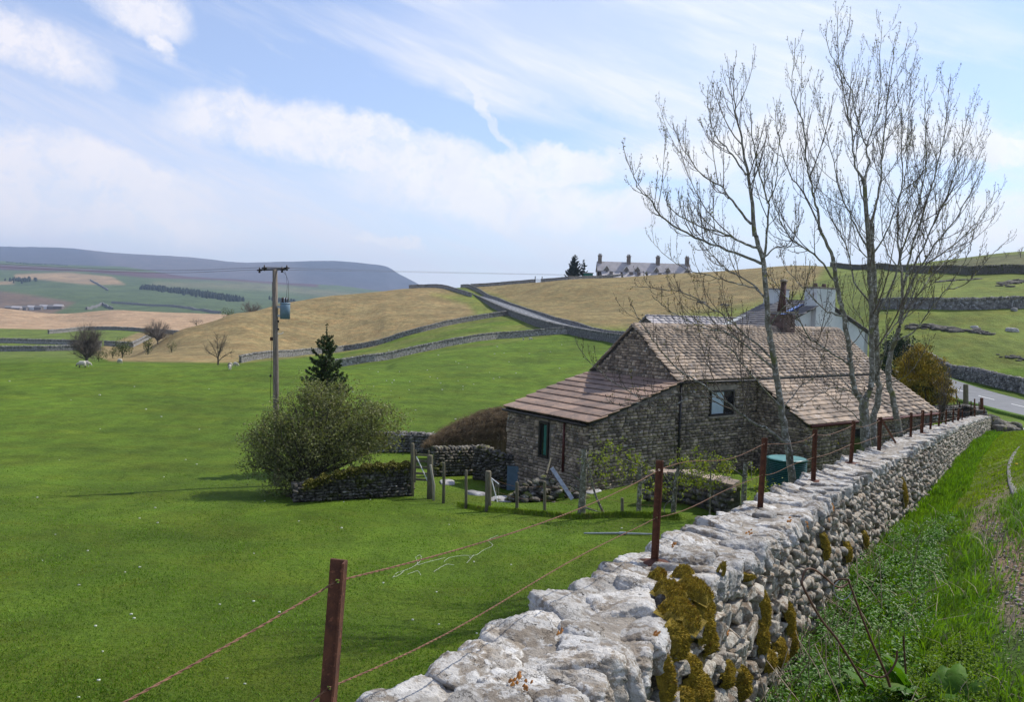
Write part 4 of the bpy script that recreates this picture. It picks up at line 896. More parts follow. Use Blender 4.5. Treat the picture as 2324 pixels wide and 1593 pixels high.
# chimney stack on the ridge with its tall flue
cs = 10.9
c_ = MB()
for k in range(7):
    for q in range(3): c_.box(bl(cs-.36+q*.36+random.uniform(-.02, .02), GW/2, ZR-.25+k*.14), .175, .40+random.uniform(-.015, .02), .065, UB, GB, (0, 0, 1), jit=.01, tint=random.random()*.9+.05)
co = c_.obj('chimney', M_chim, barn); c_ = MB(); c_.box(bl(cs, GW/2, ZR+.76), .62, .5, .045, UB, GB, (0, 0, 1), jit=.015); c_.obj('cap', M_quoin, co)
c_ = MB(); c_.tube([bl(cs-.12, GW/2, ZR+.80), bl(cs-.10, GW/2, ZR+1.5), bl(cs-.04, GW/2, ZR+2.35)], [.24, .17, .145], 12); fo = c_.obj('flue', M_flue, co, True)
c_ = MB(); c_.tube([bl(cs-.04, GW/2, ZR+2.36), bl(cs-.04, GW/2, ZR+2.44), bl(cs-.04, GW/2, ZR+2.50)], [.2, .2, .08], 12); c_.obj('cowl', M_quoin, co, True)

# ---- second range behind
T2 = 8.5
s2_, z2_ = solve_u(1468, 715, OB+GB*(T2+2.3), UB)
r2 = empty('stone_cottage', tuple(OB+GB*10.5+UB*(s2_+2)+np.array([0, 0, -7.5])), label='lower grey slated range half hidden behind the ridge of the barn', cat='cottage')
O2 = np.array(r2.location)
def b2(s, t, z): return OB+UB*s+GB*(T2+t)+np.array([0, 0, z])-O2
a_ = s2_; z2r = z2_; z2e = z2_-2.0; L2 = s2_+11; 
w = MB()
quadwall(w, [b2(a_, 4.6, -9), b2(a_, 0, -9), b2(a_, 0, z2e), b2(a_, 2.3, z2r-.1), b2(a_, 4.6, z2e)])
quadwall(w, [b2(a_, 0, -9), b2(L2, 0, -9), b2(L2, 0, z2e), b2(a_, 0, z2e)]); quadwall(w, [b2(L2, 4.6, -9), b2(a_, 4.6, -9), b2(a_, 4.6, z2e), b2(L2, 4.6, z2e)])
w.obj('wall', M_terrstone, r2)
slate_roof('roof', r2, O2, b2(a_, -.1, z2e), b2(a_, 2.3, z2r), UB, L2-a_, 12, .25, .2, M_terrslate, 40, near=True)
slate_roof('back_roof', r2, O2, b2(L2, 4.7, z2e), b2(L2, 2.3, z2r), -UB, L2-a_, 8, .3, .2, M_terrslate, 0)
# ---- white house
E0 = at(1971, 750, 52.0); hz = E0[2]
sa, za = solve_u(1868, 682, E0, UB); HWD = -sa        # half width from eave to apex
wh = empty('white_house', (E0[0], E0[1], -7.0), label='white rendered house with big end chimney and blue roof glass beyond the barn', cat='house')
HO = np.array([E0[0], E0[1], -7.0])
def hb(s, t, z): return np.array([E0[0], E0[1], 0])+UB*s+GB*t+np.array([0, 0, z])-HO
HLN = 3.6; W2 = 2*HWD
w = MB()
quadwall(w, [hb(-W2, 0, -8.5), hb(0, 0, -8.5), hb(0, 0, hz), hb(-HWD, 0, za-.05), hb(-W2, 0, hz)])
quadwall(w, [hb(0, 0, -8.5), hb(0, HLN, -8.5), hb(0, HLN, hz), hb(0, 0, hz)]); quadwall(w, [hb(-W2, HLN, -8.5), hb(-W2, 0, -8.5), hb(-W2, 0, hz), hb(-W2, HLN, hz)])
quadwall(w, [hb(0, HLN, -8.5), hb(-W2, HLN, -8.5), hb(-W2, HLN, hz), hb(-HWD, HLN, za-.05), hb(0, HLN, hz)])
w.obj('wall', M_render, wh)
slate_roof('roof', wh, HO, hb(-W2-.25, -.12, hz-.15), hb(-HWD, -.12, za), GB, HLN+.2, 15, .22, .22, M_blueslate, 0)
slate_roof('roof', wh, HO, hb(.25, HLN+.1, hz-.15), hb(-HWD, HLN+.1, za), -GB, HLN+.2, 15, .22, .22, M_blueslate, 0)
c_ = MB(); c_.box(hb(-HWD-.15, .12, za-.6), .98, .42, 1.3, UB, GB, (0, 0, 1)); co = c_.obj('chimney', M_render, wh); c_ = MB(); c_.box(hb(-HWD-.15, .12, za+.76), 1.03, .47, .04, UB, GB, (0, 0, 1)); c_.obj('cap', M_quoin, co)
c_ = MB()
for q in (-.55, .35): c_ = MB(); c_.tube([hb(-HWD-.15+q, .12, za+.8), hb(-HWD-.15+q, .12, za+1.02)], [.14, .12], 10); c_.obj('chimney_pot', M_chim, co, True)
c_ = MB(); c_.box(hb(-HWD, HLN-.3, za-.35), .80, .38, 1.0, UB, GB, (0, 0, 1)); co = c_.obj('chimney', M_render, wh); c_ = MB(); c_.box(hb(-HWD, HLN-.3, za+.69), .84, .42, .04, UB, GB, (0, 0, 1)); c_.obj('cap', M_blueslate, co)
# roof glass strip on the left slope, lying near the verge
upv = hb(-HWD, 0, za)-hb(-W2-.25, 0, hz-.15); SLh = np.linalg.norm(upv); upv /= SLh; nn_ = np.cross(GB, upv); nn_ = nn_ if nn_[2] > 0 else -nn_
c_ = MB(); c_.box(hb(-W2-.25, .75, hz-.15)+upv*SLh*.62+nn_*.09, .13, SLh*.20, .03, GB, upv, nn_); c_.obj('roof_window', M_skyl, wh)

# ---- railway terrace on the skyline
def terrace():
    dT = 350.0; k = dT/FPX
    base = at(1357, 631, dT); zr = at(1357, 592, dT)[2]; ze = at(1357, 613, dT)[2]; z0 = base[2]-3
    X0 = base[0]; X1 = at(1567, 612, dT)[0]; L = X1-X0
    t = empty('railway_terrace', (X0, dT, base[2]), label='long two storey stone terrace with four chimney stacks and small gabled dormers on the skyline', cat='terrace')
    O = np.array([X0, dT, base[2]]); D = 7.0
    def q(x, y, z): return np.array([x, y, z-base[2]])
    w = MB(); quadwall(w, [q(0, 0, z0), q(L, 0, z0), q(L, 0, ze), q(0, 0, ze)])
    quadwall(w, [q(0, D, z0), q(0, 0, z0), q(0, 0, ze), q(0, D/2, zr), q(0, D, ze)]); quadwall(w, [q(L, 0, z0), q(L, D, z0), q(L, D, ze), q(L, D/2, zr), q(L, 0, ze)]); quadwall(w, [q(L, D, z0), q(0, D, z0), q(0, D, ze), q(L, D, ze)])
    w.obj('wall', M_terrstone, t)
    r = MB(); r.add([q(-.4, -.4, ze-.2), q(L+.4, -.4, ze-.2), q(L+.4, D/2, zr+.1), q(-.4, D/2, zr+.1), q(-.4, -.4, ze-.5), q(L+.4, -.4, ze-.5), q(L+.4, D/2, zr-.2), q(-.4, D/2, zr-.2), q(-.4, D+.4, ze-.2), q(L+.4, D+.4, ze-.2), q(-.4, D+.4, ze-.5), q(L+.4, D+.4, ze-.5)],
        [(0, 1, 2, 3), (4, 7, 6, 5), (0, 4, 5, 1), (3, 2, 9, 8), (7, 10, 11, 6), (8, 9, 11, 10), (0, 3, 7, 4), (3, 8, 10, 7), (1, 5, 6, 2), (2, 6, 11, 9)])
    ro = r.obj('roof', M_terrslate, t)
    def xof(px): return at(px, 600, dT)[0]-X0
    for px in (1363, 1429, 1496, 1563):
        c = MB(); x = min(max(xof(px), .7), L-.7); c.box(q(x, D/2, zr+.6), .75, 1.0, 1.9, jit=0); co = c.obj('chimney', M_terrstone, ro)
        c = MB(); c.box(q(x, D/2, zr+2.6), .95, 1.2, .14); c.obj('cap', M_terrstone, co)
        for yy in (-.6, 0, .6):
            for xx in (-.35, .35):
                c = MB(); c.tube([q(x+xx, D/2+yy, zr+2.7), q(x+xx, D/2+yy, zr+3.5)], [.2, .16], 6); c.obj('chimney_pot', M_chim, co)
    up = (zr-ze)/(D/2)
    for px in (1377, 1422, 1447, 1490, 1516, 1560):
        x = xof(px); yf = -.35; zb = ze+.1; hw = 1.3; za_ = ze+2.3; yb = (za_-ze)/up
        c = MB(); c.add([q(x-hw*.75, yf, zb-1.2), q(x+hw*.75, yf, zb-1.2), q(x+hw*.75, yf, zb+.7), q(x, yf, za_-.2), q(x-hw*.75, yf, zb+.7), q(x, yb, za_-.3), q(x-hw*.75, .9, zb+.6), q(x+hw*.75, .9, zb+.6)], [(0, 1, 2, 3, 4), (4, 3, 5, 6), (3, 2, 7, 5), (0, 4, 6), (1, 7, 2)])
        do = c.obj('dormer', M_terrstone, t)
        for sg in (-1, 1):
            c = MB(); a0 = q(x, yf-.2, za_); a1 = q(x+sg*hw, yf-.2, zb+.35); b1 = q(x+sg*hw, 1.0, zb+.35); b0 = q(x, yb+.4, za_); n_ = np.array([0, 0, .14])
            c.hexa([a0-n_, a1-n_, b1-n_, b0-n_, a0, a1, b1, b0] if sg > 0 else [a1-n_, a0-n_, b0-n_, b1-n_, a1, a0, b0, b1]); c.obj('dormer_roof', M_terrslate, do)
            c = MB(); dv = (a1-a0)/np.linalg.norm(a1-a0); c.box((a0+a1)/2+np.array([0, -.1, -.05]), np.linalg.norm(a1-a0)/2, .05, .13, dv, (0, 1, 0), np.cross(dv, (0, 1, 0))); c.obj('bargeboard', M_white, do)
        c = MB(); c.box(q(x, yf-.04, zb-.1), .45, .05, .62); c.obj('window', M_glassd, do)
    # rear outhouses with mono-pitch roofs
    for i, (x0, x1) in enumerate(((1366, 1407), (1414, 1464), (1471, 1522), (1533, 1571))):
        a, b = xof(x0), xof(x1); zt = ze-.4; zo = zt-2.6
        c = MB(); c.hexa([q(a, -4.2, z0), q(b, -4.2, z0), q(b, -.02, z0), q(a, -.02, z0), q(a, -4.2, zo-.12), q(b, -4.2, zo-.12), q(b, -.02, zt-.12), q(a, -.02, zt-.12)]); co = c.obj('outhouse', M_terrstone, t)
        c = MB(); c.hexa([q(a-.2, -4.5, zo-.2), q(b+.2, -4.5, zo-.2), q(b+.2, -.01, zt-.1), q(a-.2, -.01, zt-.1), q(a-.2, -4.5, zo), q(b+.2, -4.5, zo), q(b+.2, -.01, zt+.1), q(a-.2, -.01, zt+.1)]); c.obj('outhouse_roof', M_terrslate, co)
        for f_ in (.12, .86):
            c = MB(); x = a+(b-a)*f_; c.box(q(x, -4.24, (zo+z0+3)/2-.1), .35, .04, .5); c.obj('window', M_glassd, co)
        for f_ in ((.35, .7) if i == 1 else (.5,)):
            c = MB(); x = a+(b-a)*f_; c.box(q(x, -2.0, zo+1.6), .7, .55, .9); c.obj('outhouse_chimney', M_terrstone, co)
    return t
terrace()
# ---- village far off in the valley
for i, (px, py) in enumerate(((24, 703), (38, 704), (55, 706), (72, 706), (88, 707), (101, 705), (118, 708), (133, 707))):
    dd = 1330+random.uniform(-40, 40); P = at(px, py, dd); P[2] = gz(P[0], P[1]); h = random.uniform(3.5, 5); L = random.uniform(5, 9); Dp = 4; pale = i in (3, 5)
    z0 = max(0, at(px, py, dd)[2]-P[2])
    e = empty('village_house', (P[0], P[1], P[2]), label='tiny %s village house in the far valley, %s' % ('pale' if pale else 'grey', ('leftmost of the row', 'second from the left end', 'third along beside the trees', 'with the whitest wall', 'in the middle of the row', 'with a long pale roof', 'near the right end', 'last one at the right end')[i]), cat='house', group='houses of the far village')
    c = MB(); c.box((0, 0, h/2-1), L, Dp, h/2+1); c.obj('wall', M_white if pale else M_terrstone, e)
    c = MB(); c.add([(-L-.3, -Dp-.4, h-.1), (L+.3, -Dp-.4, h-.1), (L+.3, Dp+.4, h-.1), (-L-.3, Dp+.4, h-.1), (-L-.3, 0, h+3), (L+.3, 0, h+3)], [(0, 1, 5, 4), (2, 3, 4, 5), (0, 4, 3), (1, 2, 5), (3, 2, 1, 0)]); c.obj('roof', M_terrslate if i % 2 else M_blueslate, e)
fh = hit(648, 683, 1500, 4000)
e = empty('farmhouse', tuple(fh), label='tiny white farmhouse against a dark copse beyond the straw hill', cat='house'); c = MB(); c.box((0, 0, 2), 7, 4, 4); c.obj('wall', M_white, e); c = MB(); c.add([(-8, -5, 6), (8, -5, 6), (8, 5, 6), (-8, 5, 6), (-8, 0, 10), (8, 0, 10)], [(0, 1, 5, 4), (2, 3, 4, 5), (0, 4, 3), (1, 2, 5), (3, 2, 1, 0)]); c.obj('roof', M_terrslate, e)
# field gate and shed by the terrace
g0 = drop(1216, 641, 341); e = empty('field_gate', tuple(g0), label='small pale field gate in the skyline wall', cat='gate'); c = MB()
for z in (.4, .75, 1.1, 1.4): c.box((1.2, 0, z), 1.3, .05, .07)
c.obj('rails', M_steel, e)
for x in (-.3, 2.6): c = MB(); c.box((x, 0, 1.2), .16, .16, 1.5); c.obj('gate_post', M_darkmetal, e)
s0 = drop(1334, 632, 345); s0[2] = at(1334, 632, 345)[2]; e = empty('garden_shed', tuple(s0), label='low green shed beside the skyline conifer', cat='shed'); c = MB(); c.box((0, 0, .4), 2, 1.5, 1.8); c.obj('shed_wall', M_green, e); c = MB(); c.box((0, 0, 2.35), 2.3, 1.8, .12); c.obj('shed_roof', M_terrslate, e)
# ================================================================ TREES
M_bark = material('pale_ash_bark', (.25, .235, .19), (.11, .10, .07), 9, .9, c3=(.42, .41, .37), scale3=14, t3=(.54, .62), c4=(.15, .155, .06), s4=3, t4=(.58, .70), bump=1, bscale=30, bdist=.03, rnd=.08)
M_twig = material('ash_twig', (.115, .09, .065), (.075, .06, .045), 5, .8, rnd=.15)
M_bud = material('dark_buds', (.05, .032, .02), (.03, .02, .015), 9, .8, rnd=.2)
M_leafy = material('new_ash_leaves', (.20, .22, .03), (.15, .13, .03), 9, .7, rnd=.3, trans=(.9, .9, .3))
M_lime2 = material('fresh_beech_leaves', (.28, .32, .035), (.19, .26, .03), 9, .6, rnd=.3, trans=(1, 1, .3))
M_darkbark = material('dark_mossy_bark', (.075, .065, .045), (.045, .04, .028), 6, .95, c3=(.11, .12, .03), scale3=5, t3=(.5, .64), bump=.6, bscale=20, bdist=.03, rnd=.1)
M_hawleaf = material('hawthorn_leaves', (.25, .26, .11), (.16, .175, .07), 1.4, .6, c3=(.22, .20, .10), scale3=3, t3=(.52, .66), rnd=.35, trans=(.8, .9, .3))
M_needle = material('spruce_needles', (.045, .075, .018), (.022, .040, .012), 3, .7, c3=(.085, .11, .02), scale3=6, t3=(.54, .66), rnd=.3)
M_farpine = material('far_conifer_needles', (.028, .045, .028), (.018, .03, .02), .5, .9, rnd=.2)
M_gold = material('golden_conifer_sprays', (.40, .27, .02), (.20, .15, .018), 1.6, .8, c3=(.075, .085, .015), scale3=1.0, t3=(.54, .62), rnd=.35)
M_strawleaf = material('dry_reed_stems', (.22, .155, .085), (.11, .075, .04), 3, .9, c3=(.32, .26, .17), scale3=6, t3=(.54, .66), rnd=.35)
M_fartwig = material('far_bare_twigs', (.17, .145, .12), (.12, .10, .085), .5, .9, rnd=.2)
M_greenbush = material('valley_bush_leaves', (.10, .12, .03), (.06, .08, .022), .6, .9, rnd=.3)
M_ivy = material('dark_evergreen_leaves', (.028, .055, .02), (.016, .03, .012), 2, .6, rnd=.35)

def catmull(P, n):
    P = [np.asarray(p, float) for p in P]
    if len(P) == 2: return [P[0]+(P[1]-P[0])*i/n for i in range(n+1)]
    Q = [2*P[0]-P[1]]+P+[2*P[-1]-P[-2]]; out = []; m = len(P)-1
    for k in range(n+1):
        u = k/n*m; i = min(int(u), m-1); f = u-i; a, b, c, d = Q[i:i+4]
        out.append(.5*((2*b)+(-a+c)*f+(2*a-5*b+4*c-d)*f*f+(-a+3*b-3*c+d)*f**3))
    return out
def tubes(polys, n):
    """polys: list of (pts array (k,3), radii) -> joined tube mesh arrays"""
    Vs, Fs = [], []; b = 0
    for pts, rad in polys:
        pts = np.asarray(pts); k = len(pts); d = np.gradient(pts, axis=0); d /= np.linalg.norm(d, axis=1)[:, None]+1e-12
        ref = np.array([.31, .17, .93]) if abs(d[0] @ np.array([.31, .17, .93])) < .93 else np.array([1., 0, 0])
        a = np.cross(d, ref); a /= np.linalg.norm(a, axis=1)[:, None]+1e-12; c = np.cross(d, a)
        an = np.arange(n)*2*math.pi/n
        V = pts[:, None, :]+(a[:, None, :]*np.cos(an)[None, :, None]+c[:, None, :]*np.sin(an)[None, :, None])*np.asarray(rad)[:, None, None]
        Vs.append(V.reshape(-1, 3)); i = np.arange(k*n).reshape(k, n)+b; j = np.roll(i, -1, axis=1)
        Fs.append(np.stack([i[:-1], j[:-1], j[1:], i[1:]], -1).reshape(-1, 4)); b += k*n
    return np.vstack(Vs), np.vstack(Fs)
def unit(v): return v/(np.linalg.norm(v)+1e-12)
def leafcards(C, size, r, aspect=.55, up=None):
    """C centres (n,3): one small bent leaf (2 tris as quad) each"""
    n = len(C); a = r.normal(size=(n, 3)); a /= np.linalg.norm(a, axis=1)[:, None]; b = r.normal(size=(n, 3)); b -= (b*a).sum(1)[:, None]*a; b /= np.linalg.norm(b, axis=1)[:, None]
    if up is not None: a = a*(1-up)+np.array([0, 0, 1.])*up; a /= np.linalg.norm(a, axis=1)[:, None]
    s = (np.asarray(size)*r.uniform(.6, 1.3, n))[:, None]
    V = np.stack([C-a*s, C+b*s*aspect, C+a*s, C-b*s*aspect], 1).reshape(-1, 3); F = np.arange(4*n).reshape(n, 4); T = np.repeat(r.random(n), 4)
    return V, F, T
def grow_twigs(parent, r, level, out, buds, budget, len0, spread, up, maxlev, r0=None, dens=1.0, start=.14):
    """parent: (pts, radii); adds child polylines"""
    pts, rad = parent; seglen = np.linalg.norm(np.diff(pts, axis=0), axis=1); L = seglen.sum(); cum = np.concatenate([[0], np.cumsum(seglen)])
    step = (.165 if level == 0 else .13 if level == 1 else .12)/dens; s = L*start; side = r.random()*6.28
    while s < L*.985:
        i = min(np.searchsorted(cum, s)-1, len(pts)-2); i = max(i, 0); f = (s-cum[i])/(seglen[i]+1e-9); p = pts[i]*(1-f)+pts[i+1]*f; pr = rad[i]*(1-f)+rad[i+1]*f
        d = unit(pts[i+1]-pts[i]); ref = unit(np.cross(d, r.normal(size=3))); side += 2.4+r.normal()*.5
        q = np.cross(d, ref); lat = ref*math.cos(side)+q*math.sin(side); lat = unit(lat+np.array([0, 0, .15]))
        ang = r.uniform(.5, .95); dr = unit(d*math.cos(ang)+lat*math.sin(ang))
        ln = len0*r.uniform(.45, 1.1)*(1-.78*s/L)*(1 if level else 1.0)
        if level == 0 and r.random() < .24: ln *= 1.9
        n = 6 if level < 2 else 4; P = [p]; dd = dr.copy()
        for k in range(n):
            dd = unit(dd+np.array([0, 0, up*(.5+k/n)])/n*1.9+r.normal(size=3)*.035); P.append(P[-1]+dd*ln/n)
        rr = min(pr*.62, .0032+ln*.0070); R = np.linspace(rr, max(.0024, rr*.35), n+1)
        P = np.array(P); out.append((level, P, R))
        buds.append(P[-1])
        for k in range(2, n+1):
            if r.random() < .75: buds.append(P[k]+r.normal(size=3)*.012)
        if level < maxlev and ln > .22: grow_twigs((P, R), r, level+1, out, buds, budget, ln*.50, spread, up*.95, maxlev, dens=dens, start=.25)
        s += step*r.uniform(.6, 1.5)
def bare_tree(name, label, group, base_xyd, limbs, seed, wood_parts, maxlev=2, len0=1.5, leafy=.03, up=.9, dens=1.0):
    """limbs: list of (pixel polyline [(x,y)], d_start, d_end, r_start, r_end, grow?)"""
    r = np.random.default_rng(seed); base = drop(*base_xyd); e = empty(name, tuple(base), label=label, cat='tree', group=group)
    tw, buds = [], []; k = 0
    for (pl, da, db, ra, rb, ln) in limbs:
        m = len(pl); P = []
        for i, q in enumerate(pl):
            f = i/(m-1); P.append(at(q[0], q[1], da+(db-da)*f))
        if k == 0 or ln is None or (len(pl) and pl[0] == 'g'): pass
        n = max(6, int(4*m)); Q = np.array(catmull(P, n))
        jit = r.normal(size=Q.shape)*.012; jit[0] = 0; Q = Q+jit*min(1, ra/.03)
        ra = ra*(.86 if ra > .06 else .72); f = np.linspace(0, 1, n+1); R = ra+(rb-ra)*f**.65
        if ln is not None: grow_twigs((Q, R), r, 0, tw, buds, None, ln*1.6, .8, up, maxlev, dens=dens, start=.22 if k else .4)
        V, F = tubes([(Q-base, R)], 9 if ra > .05 else 6)
        link('trunk' if k < wood_parts else 'limb', mesh_np('limb', V, F, M_bark, True), e); k += 1
    V, F = tubes([(p, q) for l, p, q in tw if l <= 0 and len(p) > 4] or [(tw[0][1], tw[0][2])], 4)
    bx = [(p, q) for l, p, q in tw]
    V, F = tubes([q for q in bx if len(q[0]) > 5], 4); link('twigs', mesh_np('twigs', V-base, F, M_twig, True), e, kind='stuff')
    tiny = [q for q in bx if len(q[0]) <= 5]
    if tiny: V, F = tubes(tiny, 3); link('fine_twigs', mesh_np('fine_twigs', V-base, F, M_twig, True), e, kind='stuff')
    B = np.array(buds)-base
    V, F, Tn = leafcards(B, .0165, r, .45, up=.5); link('buds', mesh_np('buds', V, F, M_bud, False, {'tint': Tn}), e, kind='stuff')
    if leafy:
        sel = B[r.random(len(B)) < leafy]; sel = sel[:900]; sel = np.repeat(sel, 4, axis=0)+r.normal(size=(len(sel)*4, 3))*.035
        V, F, Tn = leafcards(sel, .020, r, .5); link('young_leaves', mesh_np('young_leaves', V, F, M_leafy, False, {'tint': Tn}), e, kind='stuff')
    return e, len(tw)
GT = 'bare trees behind the stone wall'
DL = 17.0
n1 = bare_tree('ash_tree', 'left bare tree with one slender leaning trunk beside the green tank', GT, (1798, 1200, DL), [
    ([(1803, 1330), (1799, 1150), (1797, 1075), (1785, 990), (1774, 930), (1757, 820), (1745, 745), (1741, 679), (1730, 590), (1713, 535)], DL, DL, .118, .046, None),
    ([(1713, 535), (1704, 448), (1691, 363), (1679, 290), (1666, 222), (1664, 138)], DL, DL+.3, .062, .005, 1.15),
    ([(1730, 590), (1741, 530), (1743, 461), (1724, 400), (1711, 333), (1702, 260), (1705, 235)], DL, DL-.8, .045, .006, .95),
    ([(1743, 461), (1760, 420), (1768, 330), (1772, 262)], DL-.4, DL-1.5, .022, .005, .7),
    ([(1719, 562), (1677, 545), (1630, 525), (1578, 508), (1519, 470), (1515, 440)], DL, DL-1.4, .042, .006, 1.1),
    ([(1705, 508), (1655, 449), (1638, 423), (1595, 397), (1552, 340), (1527, 283)], DL, DL+1.4, .04, .006, 1.05),
    ([(1694, 397), (1655, 342), (1620, 300), (1608, 240), (1606, 190)], DL, DL+.8, .03, .005, .85),
    ([(1728, 598), (1655, 568), (1570, 534), (1500, 490), (1476, 453), (1445, 420), (1433, 366)], DL, DL-2.2, .045, .006, 1.0),
    ([(1741, 684), (1715, 655), (1660, 640), (1600, 622), (1540, 600), (1490, 560), (1472, 535)], DL, DL+2.2, .028, .005, .95),
    ([(1757, 815), (1700, 768), (1640, 715), (1560, 668), (1500, 655), (1430, 650)], DL, DL+1.8, .04, .006, .9),
    ([(1762, 840), (1700, 790), (1650, 755), (1600, 745), (1520, 705), (1480, 670)], DL, DL-1.6, .035, .006, .9),
    ([(1772, 925), (1705, 850), (1655, 790), (1600, 760), (1530, 745)], DL, DL-2.2, .03, .005, .7),
    ([(1790, 1010), (1740, 975), (1690, 945), (1640, 905), (1590, 870), (1535, 835), (1490, 780), (1455, 730), (1432, 690)], DL, DL-1.2, .05, .006, .85),
    ([(1640, 905), (1600, 900), (1540, 893), (1490, 905), (1430, 890), (1370, 850), (1318, 795), (1305, 765)], DL-.6, DL-2.2, .026, .005, .6),
    ([(1560, 905), (1510, 925), (1450, 915), (1400, 918), (1372, 905)], DL-1, DL-2.5, .02, .004, .5),
    ([(1731, 590), (1760, 560), (1790, 560), (1810, 520), (1815, 460)], DL, DL+1.2, .028, .005, .8),
    ([(1741, 679), (1700, 640), (1650, 610), (1600, 560), (1560, 500), (1550, 450)], DL, DL+2.5, .036, .005, 1.0),
    ([(1790, 1040), (1830, 1010), (1880, 1000), (1925, 985)], DL, DL-1.5, .018, .004, .4),
    ([(1745, 745), (1775, 700), (1810, 690), (1830, 640), (1840, 590)], DL, DL-1.5, .026, .005, .7),
    ([(1774, 930), (1815, 880), (1850, 850), (1865, 800)], DL, DL+1.5, .024, .004, .6),
], 5, 1)
DM = 18.5
n2 = bare_tree('ash_tree', 'tallest bare tree, its trunk forking low into two stems, between two others', GT, (1966, 1150, DM), [
    ([(1972, 1240), (1968, 1100), (1966, 1010), (1961, 950), (1960, 912)], DM, DM, .155, .105, None),
    ([(1960, 912), (1948, 898), (1936, 870), (1933, 827), (1928, 793), (1916, 719), (1905, 677), (1897, 630), (1890, 585)], DM, DM-.2, .082, .045, .6),
    ([(1960, 912), (1970, 895), (1976, 873), (1979, 813), (1978, 756), (1979, 700), (1974, 643), (1971, 555), (1963, 427), (1959, 406)], DM, DM+.4, .092, .045, 1.0),
    ([(1890, 585), (1865, 525), (1852, 466), (1843, 427), (1830, 355), (1826, 290), (1806, 239), (1796, 205), (1806, 88)], DM-.2, DM-1, .055, .006, 1.05),
    ([(1959, 406), (1941, 372), (1933, 299), (1918, 222), (1905, 141), (1901, 12)], DM+.4, DM+.2, .045, .005, 1.05),
    ([(1963, 408), (1972, 370), (1967, 330), (1988, 273), (1997, 205), (2001, 54)], DM+.4, DM+1.2, .045, .005, 1.0),
    ([(1967, 330), (1945, 270), (1930, 200), (1895, 140), (1878, 100), (1876, 42)], DM+.5, DM-.4, .025, .005, .8),
    ([(1897, 640), (1850, 580), (1800, 545), (1762, 480), (1752, 420), (1762, 370)], DM-.2, DM-1.8, .036, .006, 1.0),
    ([(1865, 525), (1825, 440), (1790, 390), (1768, 320), (1760, 260), (1768, 225)], DM-.5, DM+.8, .032, .005, .9),
    ([(1933, 830), (1880, 795), (1835, 765), (1800, 700), (1765, 650), (1740, 620)], DM, DM-2, .036, .006, .85),
    ([(1916, 719), (1870, 700), (1820, 650), (1780, 600), (1768, 560)], DM, DM+1.8, .034, .005, .85),
    ([(1978, 690), (1940, 640), (1922, 560), (1885, 490), (1862, 420), (1850, 360)], DM+.3, DM+1.5, .035, .005, .95),
    ([(1971, 560), (1935, 500), (1905, 430), (1892, 360), (1862, 260), (1846, 180)], DM+.3, DM-.6, .032, .005, .9),
    ([(1948, 898), (1900, 880), (1850, 900), (1800, 930), (1760, 920)], DM, DM-1.6, .022, .004, .5),
    ([(1928, 790), (1960, 740), (1935, 690), (1945, 620)], DM, DM-1, .02, .004, .6),
    ([(1940, 890), (1900, 850), (1862, 800), (1850, 760)], DM-.3, DM+1.2, .02, .004, .5),
    ([(1958, 960), (1925, 930), (1890, 905), (1860, 880), (1830, 860)], DM-.3, DM-1.6, .022, .004, .5),
], 6, 3)
DN = 19.5
n3 = bare_tree('ash_tree', 'straight grey bare tree standing just behind the forked one', GT, (1985, 1080, DN), [
    ([(1990, 1180), (1984, 1020), (1982, 955), (1993, 913), (1997, 881), (1991, 859), (1990, 785), (1988, 720), (1986, 679), (1981, 577), (1978, 508)], DN, DN, .112, .05, .7),
    ([(1978, 508), (1997, 427), (2005, 320), (2018, 200), (2033, 80)], DN, DN+.6, .05, .005, 1.1),
    ([(1981, 577), (2010, 530), (2040, 450), (2060, 380), (2058, 300), (2072, 160)], DN, DN+1.6, .038, .005, 1.0),
    ([(1988, 720), (2025, 650), (2050, 560), (2080, 470), (2100, 380), (2098, 260), (2100, 175)], DN, DN-1.2, .045, .005, 1.05),
    ([(1978, 508), (1955, 440), (1945, 350), (1950, 240), (1940, 130)], DN, DN+1.4, .03, .005, .9),
    ([(1990, 785), (2030, 740), (2060, 700), (2080, 640), (2120, 590), (2150, 530)], DN, DN+1.8, .034, .005, .9),
    ([(1991, 859), (2010, 790), (2012, 720), (2030, 640)], DN, DN-1, .025, .005, .7),
    ([(1984, 600), (1950, 560), (1930, 480), (1925, 400)], DN, DN-1.5, .026, .005, .9),
], 7, 1)
DR = 20.5
